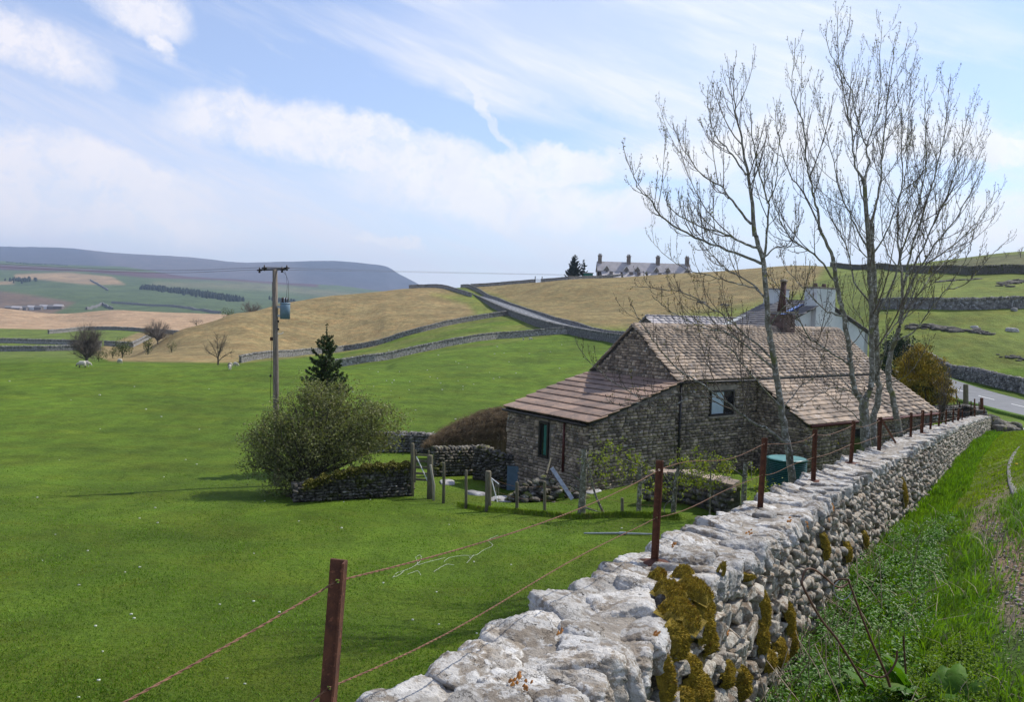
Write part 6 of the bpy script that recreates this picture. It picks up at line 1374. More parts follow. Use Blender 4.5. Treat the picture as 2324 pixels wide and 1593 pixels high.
# ================================================================ LANE VERGE
M_blade = material('verge_grass_blades', (.20, .345, .028), (.125, .245, .02), 1.2, .45, c3=(.14, .22, .03), scale3=3, t3=(.52, .66), rnd=.35, trans=(.9, 1, .25), spec=.4)
M_nettle = material('nettle_leaves', (.11, .235, .03), (.065, .16, .02), 3, .5, c3=(.13, .23, .045), scale3=5, t3=(.52, .66), rnd=.4, trans=(.8, 1, .3), spec=.4)
M_dead = material('dead_stalks', (.42, .34, .24), (.25, .19, .13), 8, .8, rnd=.3)
M_brownstem = material('brown_dead_stem', (.13, .065, .035), (.08, .04, .022), 12, .6, rnd=.15)
M_dock = material('dock_leaf', (.10, .22, .02), (.06, .15, .015), 6, .6, c3=(.12, .20, .03), scale3=10, t3=(.52, .66), bump=.4, bscale=16, bdist=.02, rnd=.15, trans=(.9, 1, .2), spec=.2)
def lane_xy(y, u):
    x, z = wall_c(y); t = wall_dir(y); return float(x)+t[1]*u, y-t[0]*u
def lane_arr(Y, U):
    x, _ = wall_c(Y); x1, _ = wall_c(Y+.6); x0, _ = wall_c(Y-.6); s = (x1-x0)/1.2; k = 1/np.hypot(1, s); return x+k*U, Y-s*k*U
def blades(name, n, yr, ur, hh, seed, mat, wd=.0035, lean=.5, label=None, cat=None, dry=False, power=1.0, keep=None):
    r = np.random.default_rng(seed); f = r.random(n)**power; Y = yr[0]+(yr[1]-yr[0])*f; U = ur[0]+(ur[1]-ur[0])*r.random(n); X, Yg = lane_arr(Y, U)
    if keep is not None:
        ok = keep(U, Y, r); X, Yg, U, Y = X[ok], Yg[ok], U[ok], Y[ok]
    Z = ground(X, Yg); n = len(X)
    cl = .5+.5*np.sin(X*3.1+1)*np.sin(Yg*2.7)+r.normal(size=n)*.25; H = hh*np.clip(cl, .15, 1.5)*r.uniform(.5, 1.1, n)
    az = r.random(n)*6.283; wx = np.cos(az)*wd*(1+Y*.16), np.sin(az)*wd*(1+Y*.16)
    la = r.random(n)*6.283; l1 = lean*r.uniform(.1, 1, n)*H; dx, dy = np.cos(la)*l1+.12*H, np.sin(la)*l1-.1*H
    P0 = np.stack([X-wx[0], Yg-wx[1], Z-.01], 1); P1_ = np.stack([X+wx[0], Yg+wx[1], Z-.01], 1)
    P2 = np.stack([X+dx*.35+wx[0]*.8, Yg+dy*.35+wx[1]*.8, Z+H*.62], 1); P3 = np.stack([X+dx*.35-wx[0]*.8, Yg+dy*.35-wx[1]*.8, Z+H*.62], 1); P4 = np.stack([X+dx, Yg+dy, Z+H*r.uniform(.75, 1, n)], 1)
    V = np.stack([P0, P1_, P2, P3, P4], 1).reshape(-1, 3); b = np.arange(n)[:, None]*5; F = np.vstack([b+np.array([0, 1, 2]), b+np.array([0, 2, 3]), b+np.array([3, 2, 4])])
    o = link(name, mesh_np(name, V, F, mat, False, {'tint': np.repeat(r.random(n), 5)}), None, kind='stuff')
    if label: tag(o, label, cat, kind='stuff')
    return o
pathw = lambda U, Y, r: (np.abs(U-1.50-4.2/Y-.10*np.sin(Y*.9)) > (.27+.05*np.sin(Y*.9+1)+.06*np.sin(Y*2.3))+r.normal(size=len(U))*.07) | (Y > 15+r.normal(size=len(U))) | (Y < 4.2) | (r.random(len(U)) < .06)
blades('verge_grass', 150000, (2.2, 14), (.28, 5.2), .21, 5, M_blade, wd=.0026, lean=.8, label='long green grass of the lane verge', cat='grass', power=1.5, keep=pathw)
blades('wall_foot_grass', 52000, (3.5, 46), (.26, 1.1), .24, 6, M_blade, wd=.0028, label='taller grass at the foot of the wall', cat='grass', power=1.5)
M_track = material('track_grass_blades', (.25, .34, .035), (.18, .27, .028), 1.0, .5, c3=(.24, .25, .07), scale3=2, t3=(.52, .66), rnd=.3, trans=(.9, 1, .25))
blades('short_track_grass', 80000, (8, 48), (.9, 6.5), .075, 7, M_track, wd=.0035, label='short grass of the green track', cat='grass', power=1.4, keep=pathw)
blades('dry_grass', 3200, (3, 14), (.3, 2.6), .30, 8, M_dead, wd=.0016, lean=1.6, label='pale dry grass stalks among the verge grass', cat='dry grass', power=1.3)
def herb_patch(name, n, yr, ur, hh, seed, mat, ls, label, cat, nl=22, keepf=None):
    r = np.random.default_rng(seed); Vs, Ts, St = [], [], []
    Y = yr[0]+(yr[1]-yr[0])*r.random(n)**1.4; U = ur[0]+(ur[1]-ur[0])*r.random(n); X, Yg = lane_arr(Y, U); Z = ground(X, Yg)
    for i in range(n):
        h = hh*r.uniform(.5, 1.2)*(1.1-.3*(U[i]-ur[0])/(ur[1]-ur[0])); dx, dy = r.normal(size=2)*.05; m = nl; k = np.arange(m)//2; f = (k+1)/(m//2); zz = f*h; az = k*1.57+(np.arange(m) % 2)*math.pi+r.normal(size=m)*.3+r.random()*3
        L = ls*(1.15-.65*f)*r.uniform(.75, 1.25, m); dn = -.25+.5*r.random(m)-.1; D = np.stack([np.cos(az), np.sin(az), dn], 1); S = np.stack([-np.sin(az), np.cos(az), np.zeros(m)], 1); c = np.stack([X[i]+dx*f, Yg[i]+dy*f, Z[i]+zz], 1)
        a = c+D*L[:, None]*.15; p1 = c+D*L[:, None]*.5+S*L[:, None]*.30+np.array([0, 0, .006]); p2 = c+D*L[:, None]*.5-S*L[:, None]*.30+np.array([0, 0, .006]); mid = c+D*L[:, None]*.55-np.array([0, 0, .008]); tip = c+D*L[:, None]*1.05-np.array([0, 0, 1.])*L[:, None]*.12
        Vs.append(np.stack([a, p1, tip, p2, mid], 1).reshape(-1, 3)); Ts.append(np.repeat(r.random(m)*.5+r.random()*.5, 5))
    V = np.vstack(Vs); q = len(V)//5; b = np.arange(q)[:, None]*5; F = np.vstack([b+np.array([0, 1, 4]), b+np.array([4, 1, 2]), b+np.array([0, 4, 3]), b+np.array([4, 2, 3])])
    o = link(name, mesh_np(name, V, F, mat, False, {'tint': np.concatenate(Ts)}), None, kind='stuff', label=label, cat=cat)
herb_patch('nettle_patch', 1000, (3.0, 13.5), (.34, 1.35), .25, 11, M_nettle, .078, 'dense young nettles and cow parsley along the foot of the wall', 'nettles', nl=16)
herb_patch('low_herbs', 420, (2.8, 11), (1.0, 3.4), .10, 12, M_nettle, .035, 'low broad leaved herbs in the verge grass', 'weeds', nl=10)
herb_patch('pale_herbs', 160, (5.2, 6.6), (1.15, 1.75), .17, 13, material('pale_yellow_green_herb', (.17, .27, .03), (.12, .21, .025), 3, .6, rnd=.3, trans=(1, 1, .3)), .04, 'brighter yellow-green leafy clump in the verge', 'herb')
# big dock leaves at the picture bottom
def dock(px, py, d, nl, seed, label, size=.26, lay=1.0):
    r = np.random.default_rng(seed); b = hit(px, py+5, 1.2, 12); e = empty('dock_plant', tuple(b), label=label, cat='dock', group='broad leaved docks at the bottom of the verge')
    for k in range(nl):
        az = r.uniform(0, 6.28); L = size*r.uniform(.75, 1.3); W_ = L*r.uniform(.20, .28); el = r.uniform(.5, 1.35)*lay; m = 12; V = []; D = np.array([math.cos(az), math.sin(az), 0]); S = np.array([-math.sin(az), math.cos(az), 0]); p = D*.02; ang = el
        for i in range(m+1):
            f = i/m; w = W_*(math.sin(math.pi*min(1, max(0, (f-.12)/.88))**.75)**.8 if f > .12 else .05); ang -= (1.5*r.uniform(.6, 1.1))/m*(.4+f); p = p+(D*math.cos(ang)+np.array([0, 0, math.sin(ang)]))*L/m; nn_ = np.cross(S, D*math.cos(ang)+np.array([0, 0, math.sin(ang)])); 
            for j in (-1, -.5, 0, .5, 1): V.append(p+S*j*w-nn_*(abs(j)*w*.35)*-1+np.array([0, 0, .010*math.sin(i*2.3+j*3)*abs(j)]))
        I = np.arange((m+1)*5).reshape(m+1, 5); F = np.stack([I[:-1, :-1], I[1:, :-1], I[1:, 1:], I[:-1, 1:]], -1).reshape(-1, 4)
        link('leaf', mesh_np('leaf', np.array(V), F, M_dock, True), e)
dock(2080, 1600, 3.95, 9, 1, 'largest dock with broad upright leaves at the bottom edge', .34, 1.15); dock(1990, 1590, 3.9, 8, 2, 'dock left of the largest one, below the rusty wire loop', .30); dock(2160, 1600, 3.9, 7, 3, 'dock right of the largest one', .26)
dock(1760, 1600, 4.6, 6, 4, 'small dock at the foot of the mossy wall', .16)
# bent brown dead stems and curl of old wire
def polyobj(name, pts, d, r0, r1, mat, label, cat, dd=0, n=6, sm=10, group=None):
    P = [at(x, y, d+dd*i/(len(pts)-1)) for i, (x, y) in enumerate(pts)]; Q = np.array(catmull(P, sm*len(pts))); V, F = tubes([(Q, np.linspace(r0, r1, len(Q)))], n)
    return link(name, mesh_np(name, V, F, mat, True), None, label=label, cat=cat, group=group)
polyobj('bent_dead_stem', [(1965, 1558), (1904, 1458), (1862, 1404), (1824, 1335), (1821, 1314), (1829, 1294), (1846, 1293), (1869, 1308), (1891, 1328), (1908, 1334), (1923, 1326), (1927, 1318), (1912, 1315), (1896, 1320), (1894, 1328)], 4.55, .0075, .0055, M_brownstem, 'arched brown dead stem ending in a small loop above the nettles', 'dead stem', dd=.3)
polyobj('straight_dead_stem', [(1925, 1316), (1946, 1374), (1977, 1454), (2009, 1527), (2020, 1560)], 4.5, .0055, .008, M_brownstem, 'straight brown dead stem leaning from the loop down to the docks', 'dead stem')
polyobj('wire_ring', [(1925, 1312), (1932, 1335), (1928, 1352), (1912, 1362), (1895, 1350), (1893, 1330), (1905, 1318)], 4.6, .0022, .0022, M_steel, 'thin pale ring of wire hanging below the stem loop', 'wire')
polyobj('curled_stem', [(2036, 1478), (2034, 1500), (2020, 1525), (2002, 1538), (1980, 1535), (1960, 1525), (1945, 1515)], 4.2, .006, .004, M_brownstem, 'curled brown stem lying across the dock leaves', 'dead stem')
polyobj('short_dead_stem', [(2050, 1445), (2053, 1490), (2056, 1530)], 4.3, .005, .005, M_brownstem, 'short upright brown stub beside the curled stem', 'dead stem')
r = np.random.default_rng(5)
sh = []
for i in range(210):
    y = 3.4+r.random()**1.3*8; u = .3+.8*r.random()**1.8; x, yy = lane_xy(y, u); z = gz(x, yy); a = r.random()*6.28; L = r.uniform(.25, .6); el = r.uniform(.3, 1.4); p = np.array([x, yy, z+.08]); D = np.array([math.cos(a)*math.cos(el), math.sin(a)*math.cos(el), math.sin(el)]); sh.append((np.array([p, p+D*L*.5+r.normal(size=3)*.012, p+D*L]), np.array([.0045, .004, .003])))
V, F = tubes(sh, 4); link('broken_stalks', mesh_np('broken_stalks', V, F, M_dead, True), None, label='scatter of pale broken stalks at the wall foot', cat='dead stalks', kind='stuff')
# dandelion and daisies
m_y = material('dandelion_yellow', (.75, .55, .02), (.6, .4, .02), 9, .7, rnd=0)
pd_ = hit(2306, 1063, 3, 40); e = link('dandelion', None, None) if False else None
m = MB(); m.tube([(0, 0, 0), (0, 0, .09)], .003, 5); m2 = MB(); m2.tube([(0, 0, .085), (0, 0, .10), (0, 0, .115)], [.012, .035, .022], 10); e = empty('dandelion', tuple(pd_), label='yellow dandelion beside the concrete edging', cat='flower'); m.obj('stalk', M_blade, e); m2.obj('flower_head', m_y, e)
# ---- concrete edging strip curving along the track
def edging():
    px = [(2345, 1000), (2318, 1012), (2300, 1035), (2291, 1060), (2293, 1090), (2303, 1120), (2320, 1150), (2350, 1185)]; P = [hit(x, y, 2.5, 60) for x, y in px]; Q = np.array(catmull(P, 60)); Z = ground(Q[:, 0], Q[:, 1]); t = np.gradient(Q[:, :2], axis=0); t /= np.linalg.norm(t, axis=1)[:, None]; n = np.stack([t[:, 1], -t[:, 0]], 1); V = []
    for i in range(len(Q)):
        for u, h in ((-.05, -.1), (-.045, .02), (.045, .02), (.05, -.1)): V.append((Q[i, 0]+n[i, 0]*u, Q[i, 1]+n[i, 1]*u, Z[i]+h))
    I = np.arange(len(Q)*4).reshape(len(Q), 4); F = np.stack([I[:-1, :-1], I[:-1, 1:], I[1:, 1:], I[1:, :-1]], -1).reshape(-1, 4); o = link('kerb', mesh_np('kerb', np.array(V), F, M_conc, False), None, kind='structure')
edging()
# pebbles on the worn path
r = np.random.default_rng(9); xf = []
for i in range(450):
    y = 4+r.random()*9; u = 1.50+4.2/y+r.normal()*.13; x, yy = lane_xy(y, u); s = r.uniform(.006, .022); xf.append((int(r.integers(8)), rotm((0, 0, 1), r.random()*6)@np.diag([s, s*.8, s*.5]), np.array([x, yy, gz(x, yy)+s*.2]), r.random()))
V, F, Tn = batch(BOXR, xf); link('path_gravel', mesh_np('path_gravel', V, F, M_mortar, False, {'tint': Tn}), None, label='loose stones on the worn path', cat='gravel', kind='stuff')

# short sward on the near pasture
r = np.random.default_rng(71); n = 130000; px = r.uniform(-60, 1500, n); D = 8.5+34*r.random(n)**1.9; v0 = np.array([at(x, 1000, 1.0) for x in (-60, 1500)]); a0, a1 = v0[0][0], v0[1][0]; X = (a0+(a1-a0)*(px+60)/1560)*D; Y = D; cx, _ = wall_c(Y); ok = (X < cx-1.2) & (r.random(n) < 1-sst(Y, 16, 40)); X, Y = X[ok], Y[ok]; Z = ground(X, Y); n = len(X)
cl = np.clip(.5+.35*np.sin(X*1.3+.5*Y)*np.sin(Y*.9-X*.4)+r.normal(size=n)*.3, .1, 1.6); H = .032*cl+.008; az = r.random(n)*6.28; w = .0045+.0006*Y; dx, dy = r.normal(size=n)*H*.7, r.normal(size=n)*H*.7
T_ = np.stack([np.stack([X-np.cos(az)*w, Y-np.sin(az)*w, Z-.01], 1), np.stack([X+np.cos(az)*w, Y+np.sin(az)*w, Z-.01], 1), np.stack([X+dx, Y+dy, Z+H], 1)], 1).reshape(-1, 3)
M_sward = material('pasture_sward', (.15, .265, .022), (.10, .19, .014), .35, .7, c3=(.20, .21, .04), scale3=1.1, t3=(.54, .70), rnd=.4, trans=(.9, 1, .25))
link('pasture_sward', mesh_np('pasture_sward', T_, np.arange(len(T_)).reshape(-1, 3), M_sward, False, {'tint': np.repeat(r.random(n), 3)}), None, label='short grazed grass of the near pasture', cat='grass', kind='stuff')
# ================================================================ PASTURE, YARD AND GARDEN
M_pole = material('weathered_pole_timber', (.20, .165, .13), (.12, .10, .08), 6, .85, stretch=(6, 6, .4), c3=(.28, .25, .21), scale3=9, t3=(.55, .68), rnd=.05)
M_post = material('fence_timber', (.17, .15, .11), (.10, .085, .06), 8, .9, stretch=(5, 5, .6), c3=(.12, .13, .05), scale3=6, t3=(.55, .66), rnd=.2)
M_palepost = material('bleached_timber', (.42, .38, .32), (.30, .27, .22), 8, .85, stretch=(5, 5, .6), rnd=.1)
M_trans = material('blue_grey_transformer', (.14, .21, .27), (.11, .17, .22), 5, .45, rnd=0)
M_porc = material('dark_insulator', (.035, .022, .02), (.02, .014, .013), 5, .3, rnd=0)
M_wool = material('sheep_fleece', (.52, .49, .42), (.42, .39, .33), 14, .95, bump=1, bscale=30, bdist=.03, rnd=.08)
M_face = material('sheep_face', (.06, .05, .045), (.12, .11, .10), 9, .8, rnd=.2)
M_facew = material('white_sheep_face', (.6, .56, .48), (.5, .46, .4), 9, .8, rnd=.1)
M_tank = material('green_tank_plastic', (.008, .075, .07), (.006, .055, .05), 3, .4, rnd=0)
M_tanktop = material('pale_green_tank_lid', (.10, .26, .25), (.075, .20, .195), 2, .45, c3=(.45, .55, .52), scale3=8, t3=(.66, .72), rnd=0)
M_string = material('white_twine', (.62, .64, .55), (.5, .52, .44), 9, .8, rnd=.1)
M_boulder = material('pale_boulder', (.40, .39, .38), (.24, .23, .22), 3, .95, c3=(.55, .55, .55), scale3=5, t3=(.55, .65), bump=.8, bscale=8, bdist=.05, rnd=.2)
# ---- utility pole with transformer
pb = drop(628, 1105, 32); dP = pb[1]; kP = dP/FPX
up_ = empty('utility_pole', tuple(pb), label='tall wooden electricity pole with a grey-blue can transformer', cat='utility pole')
ptop = at(624, 611, dP); H = ptop[2]-pb[2]; tx = ptop[0]-pb[0]
def pz(f): return np.array([tx*f, 0, H*f])
m = MB(); m.tube([pz(-.06), pz(0), pz(.35), pz(.7), pz(1)], [.125, .122, .115, .105, .095], 14); m.obj('pole', M_pole, up_, True)
def pl(px, py, dy=0): q = at(px, py, dP+dy); return q-pb
m = MB(); a = pl(588, 612); b = pl(650, 611); m.box((a+b)/2, np.linalg.norm(b-a)/2, .03, .03, unit(b-a), (0, 1, 0), (0, 0, 1)); m.obj('crossarm', M_darkmetal, up_)
m = MB(); a = pl(612, 622); b = pl(640, 606, .9); m.tube([pl(600, 607, -.5), pl(646, 608, .5)], .025, 6); m.obj('crossarm', M_darkmetal, up_)
for px, py, dy in ((589, 613, 0), (600, 608, -.4), (640, 612, 0), (651, 608, .4)):
    q = pl(px, py, dy); m = MB(); m.tube([q+np.array([0, 0, -.11]), q+np.array([0, 0, -.09]), q+np.array([0, 0, -.03]), q, q+np.array([0, 0, .05]), q+np.array([0, 0, .12])], [.02, .05, .03, .055, .03, .018], 10); m.tube([q+np.array([-.11, 0, 0]), q+np.array([-.07, 0, 0]), q+np.array([0, 0, 0]), q+np.array([.07, 0, 0]), q+np.array([.12, 0, 0])], [.015, .035, .03, .035, .012], 8); m.obj('insulator', M_porc, up_, True)
tc_ = pl(647, 707); m = MB(); zt, zb_ = pl(647, 688)[2], pl(647, 724)[2]; R_t = 11*kP
m.tube([np.array([tc_[0], 0, zb_]), np.array([tc_[0], 0, zt]), np.array([tc_[0], 0, zt+.03])], [R_t, R_t, R_t*.8], 20); to = m.obj('transformer', M_trans, up_, True)
m = MB(); m.tube([np.array([tc_[0], 0, zt-.03]), np.array([tc_[0], 0, zt+.01])], R_t*1.06, 20); m.obj('rim', M_trans, to, True)
for ox in (-.12, -.07, .03, .12):
    m = MB(); c = np.array([tc_[0]+ox, random.uniform(-.06, .06), zt]); m.tube([c, c+np.array([0, 0, .06]), c+np.array([0, 0, .10]), c+np.array([0, 0, .16]), c+np.array([0, 0, .24])], [.028, .036, .022, .034, .012], 8); m.obj('bushing', M_porc, to, True)
m = MB(); m.box(((tc_[0]-R_t+pz(.8)[0])/2, 0, zt-.15), abs(tc_[0]-R_t-pz(.8)[0])/2+.02, .04, .05); m.box(((tc_[0]-R_t+pz(.8)[0])/2, 0, zb_+.12), abs(tc_[0]-R_t-pz(.8)[0])/2+.02, .04, .04); m.obj('bracket', M_steel, up_)
for py in (729, 747): q = pl(630.5, py); m = MB(); m.tube([q-np.array([.03, 0, 0]), q+np.array([.05, 0, 0])], [.05, .045], 8); m.obj('cable_knob', M_porc, up_, True)
m = MB(); m.tube([pl(628, 752), pl(632, 758), pl(640, 757), pl(643, 754)], .012, 5); m.obj('cable_loop', M_white, up_, True)
m = MB(); q = pl(616.5, 769); m.box(q, .05, .05, .07); m.obj('cable_clamp', M_rust, up_)
m = MB(); m.tube([pl(618, 640, -.1), pl(617, 769, -.1), pl(615, 850, -.1), pl(613, 920, -.3)], .009, 5); m.obj('stay_cable', M_darkmetal, up_, True)
m = MB(); q = pl(614, 853, -.1); m.tube([q-np.array([0, 0, .05]), q, q+np.array([0, 0, .05])], [.03, .05, .03], 8); m.obj('stay_insulator', M_porc, up_, True)
m = MB(); m.tube([pl(638, 611), pl(650, 625), pl(652, 650), pl(650, 676)], .006, 4); m.tube([pl(645, 611), pl(655, 640), pl(655, 680)], .006, 4); m.obj('drop_lead', M_darkmetal, up_, True)
M_line = material('overhead_conductor', (.10, .09, .09), (.07, .06, .06), 5, .5, rnd=0)
for i, (lab, a, mid, b) in enumerate((('overhead line running right from the pole towards the terrace', (651, 608, 32), (1000, 617, 150), (1290, 623, 345)), ('lower overhead line running right from the pole', (640, 612, 32), (1000, 619, 150), (1300, 624.5, 346)), ('overhead line leaving the pole towards the left edge', (589, 612, 32), (300, 618, 36), (-200, 596, 44)), ('second overhead line leaving the pole towards the left edge', (600, 607, 31.6), (300, 612, 35), (-200, 588, 44)))):
    Q = np.array(catmull([at(*a), at(*mid), at(*b)], 30)); k = np.clip(Q[:, 1]/FPX*.22, .007, .05); V, F = tubes([(Q, k)], 4); link('overhead_line', mesh_np('overhead_line', V, F, M_line, True), None, label=lab, cat='power line', group='overhead lines')
# ---- timber posts
GPS = 'round timber posts of the garden fence'
def timber(px, ytop, ybase, d, rad, label, mat=M_post, group=GPS, name='timber_post', dxtop=0, cat='fence post', cap=True, n=9):
    b = at(px, ybase, d); t = at(px+dxtop, ytop, d); m = MB(); L = t-b; r = rad
    z = gz(b[0], b[1]); base = np.array([b[0], b[1], min(z, b[2])-.25])
    m.tube([base-b, (base-b)*.0, L*.5+np.array([random.uniform(-.008, .008), 0, 0]), L*.97, L], [r, r*1.03, r, r*.97, r*.8], n); o = m.obj(name, mat, None, True, label=label, cat=cat, group=group); o.location = b; return o
timber(1007, 1050, 1115, 29, .055, 'timber post just right of the leaning white stake'); timber(1058, 1067, 1121, 28, .05, 'short timber post between the field gate and the hurdle'); timber(1173, 1094, 1163, 26.5, .055, 'mossy timber post at the lean-to corner'); timber(1236, 1093, 1168, 26, .05, 'slim timber post below the leaning metal bar'); timber(1412, 1130, 1198, 24.5, .05, 'timber post with a pale painted top in the garden fence')
timber(1108, 1069, 1135, 27.5, .11, 'thick mossy post carrying the small wire hurdle', group=None); timber(936, 1006, 1098, 30.5, .075, 'tall gatepost at the left of the wooden field gate', group=None); timber(976, 1033, 1102, 30, .11, 'squat thick gatepost at the right of the wooden field gate', group=None)
timber(985, 1055, 1102, 29.6, .045, 'pale leaning stake beside the gatepost', mat=M_palepost, group=None, dxtop=-8, name='leaning_stake', cat='stake')
timber(1310, 1120, 1188, 25, .045, 'short dark prop leaning on the pollard trunk', group=None, dxtop=10, name='leaning_prop', cat='stake')
timber(2192, 872, 926, 56, .17, 'thick dark post standing in front of the road', group=None)
timber(2175, 888, 926, 55, .05, 'thin leaning dark stake left of the thick roadside post', group=None, dxtop=-6, name='leaning_stake', cat='stake')
for i, (px, yt, yb, d) in enumerate(((2165, 905, 925, 55), (2178, 912, 927, 54.5), (2204, 910, 930, 53.5), (2212, 912, 934, 52.5), (2222, 912, 938, 51.5))):
    timber(px, yt, yb, d, .035, ('leftmost', 'second', 'middle', 'fourth', 'rightmost')[i]+' of the small rusty posts on the return wall by the road', mat=M_rust, group='small rusty posts on the return wall', name='iron_post')
timber(2228, 903, 940, 50.5, .10, 'stout red-brown iron post at the road end of the wall', mat=M_rust, group=None, name='iron_post')
timber(2212, 905, 946, 46, .04, 'slim rusty post leaning near the road end of the wall', mat=M_rust, group=None, name='iron_post')
# ---- wooden field gate
ga = at(940, 1095, 30.4); gb_ = at(973, 1097, 30.1); e = empty('wooden_gate', tuple(ga), label='grey wooden field gate with a white diagonal brace', cat='gate'); ax = unit(gb_-ga); W_ = np.linalg.norm(gb_-ga); up3 = np.array([0, 0, 1.])
for k in range(5): m = MB(); z = .12+k*.235; m.box(ax*W_/2+up3*z, W_/2, .02, .04, ax, (0, 1, 0), up3, jit=.004); m.obj('rail', M_post, e)
for x in (.03, W_-.03): m = MB(); m.box(ax*x+up3*.62, .04, .03, .62, ax, (0, 1, 0), up3); m.obj('stile', M_post, e)
m = MB(); m.tube([ax*.08+up3*1.0-np.array([0, .05, 0]), ax*(W_-.05)+up3*.1-np.array([0, .05, 0])], .022, 6); m.obj('diagonal_brace', M_white, e)
# ---- small hurdle
ha = at(1114, 1137, 27.3); hb_ = at(1131, 1140, 27); e = empty('wire_hurdle', tuple(ha), label='small pale wire hurdle with a leaning white bar beside the thick post', cat='hurdle'); ax = unit(hb_-ha); W_ = max(.32, np.linalg.norm(hb_-ha)); m = MB(); m.tube([up3*.78, ax*W_+up3*.62], .018, 6); m.obj('top_rail', M_white, e)
m = MB(); m.tube([up3*.75-np.array([0, .03, 0]), ax*W_*.9-np.array([0, .03, 0])], .016, 6); m.obj('diagonal_brace', M_white, e)
for k in range(5): m = MB(); m.tube([ax*W_*k/4, ax*W_*k/4+up3*(.76-.035*k)], .006, 4); m.obj('wire_bar', M_palepost, e)
# garden fence wires
for lab, pts, h in (('thin strand of garden fence wire, upper', ((1108, 1085), (1173, 1105), (1236, 1105), (1320, 1118), (1412, 1140), (1500, 1150)), 0), ('thin strand of garden fence wire, lower', ((1108, 1110), (1173, 1130), (1236, 1135), (1320, 1150), (1412, 1168), (1500, 1180)), 0)):
    ds = (27.4, 26.5, 26, 25, 24.5, 24); Q = np.array([at(x, y, d) for (x, y), d in zip(pts, ds)]); Q = np.array(catmull(Q, 30)); V, F = tubes([(Q, np.full(len(Q), .004))], 4); link('garden_fence_wire', mesh_np('garden_fence_wire', V, F, M_wire, True), None, label=lab, cat='wire', group='garden fence wires')
# ---- yard walls
def ywall(label, px, d, h, w=.5, mat=M_darkstone, stone=.22, face=.24, name=None, hl=0):
    P = [drop(x, y, d_) for (x, y), d_ in zip(px, d)]; return field_wall(label, P, h, w, group=None, mat=mat, stone=stone, face=face, hl=hl)
ywall('moss topped yard wall from the hawthorn to the wooden gate', [(668, 1138), (730, 1128), (800, 1115), (870, 1104), (930, 1096)], [28.6, 29, 29.6, 30.2, 30.8], 1.2, hl=.55, face=.2)
M_cop = M_limeface
ywall('dark courtyard wall between the wooden gate and the lean-to', [(985, 1085), (1030, 1080), (1082, 1075)], [36, 36.4, 36.8], 1.30)
ywall('rounded pale topped stretch of courtyard wall against the lean-to', [(1083, 1078), (1110, 1078), (1140, 1082), (1172, 1088)], [35.4, 35.2, 35.1, 35.0], 1.5)
ywall('grey coped wall beyond the hawthorn by the pasture', [(840, 1035), (930, 1018), (1000, 1012)], [44, 44, 43.5], 1.1, mat=M_farstone)
ywall('low curved garden wall with flat brown coping slabs', [(1480, 1118), (1520, 1128), (1570, 1142), (1620, 1158), (1665, 1172)], [27.5, 26.8, 26, 25, 24], .95, face=.26)
# moss along the top of the yard wall
r = np.random.default_rng(3); C = []
for i in range(5200):
    t = r.random(); x = np.interp(t, [0, .25, .5, .75, 1], [690, 730, 800, 870, 930]); yb = np.interp(x, [668, 730, 800, 870, 930], [1138, 1128, 1115, 1104, 1096]); d = np.interp(x, [668, 730, 800, 870, 930], [28, 28.5, 29.3, 30, 30.6]); q = drop(x, yb, d); C.append(q+np.array([0, r.normal()*.16-.05, 1.22-.55*max(0, 1-t*1.6)+r.random()*.07*(1+math.sin(x*.2))-(.25*r.random() if r.random() < .3 else 0)]))
V, F, Tn = leafcards(np.array(C), .035, r, .8); link('wall_top_moss', mesh_np('wall_top_moss', V, F, M_yardmoss, False, {'tint': Tn}), None, label='yellow-green moss along the top of the yard wall', cat='moss', kind='stuff')
# trough, bird table
tb = at(797, 1043, 31.5); e = empty('bird_table', tuple(tb), label='small slate roofed bird table above the mossy yard wall', cat='bird table'); m = MB(); m.hexa([(-.22, -.15, .0), (.22, -.15, 0), (.22, .15, 0), (-.22, .15, 0), (-.22, -.05, .12), (.22, -.05, .12), (.22, .05, .12), (-.22, .05, .12)]); m.obj('roof', M_terrslate, e); m = MB(); m.tube([(0, 0, 0), (0, 0, tb[2]*0-1.6)], .04, 6); m.obj('stand', M_post, e)
# ---- straw coloured mound of dead climber
hb0 = drop(1090, 1030, 40.5); r = np.random.default_rng(77); e = empty('dead_creeper', tuple(hb0), label='straw-brown mound of dead creeper draped over the wall left of the lean-to', cat='creeper')
V = []; n1, n2 = 40, 16
xs_ = np.linspace(968, 1185, n1); tops = np.interp(xs_, [968, 985, 1010, 1045, 1090, 1130, 1185], [1010, 992, 976, 957, 938, 928, 927]); bots = np.interp(xs_, [968, 1020, 1100, 1185], [1014, 1018, 1030, 1035])
G = []
for i in range(n1):
    for j in range(n2):
        f = j/(n2-1); a = math.pi*f; y = bots[i]+(tops[i]-bots[i])*math.sin(a)**.7; d = 40.5-1.5*math.cos(a)+.2*mnoise.noise(Vector((i*.5, j*.6, 0))); V.append(at(xs_[i]+3*mnoise.noise(Vector((i*.7, j*.9, 3))), y+4*mnoise.noise(Vector((i*.6, j*.7, 5))), d)-hb0)
I = np.arange(n1*n2).reshape(n1, n2); F = np.stack([I[:-1, :-1], I[1:, :-1], I[1:, 1:], I[:-1, 1:]], -1).reshape(-1, 4); VV = np.array(V); link('tangle_core', mesh_np('tangle_core', VV, F, M_strawleaf, True), e)
st_ = []
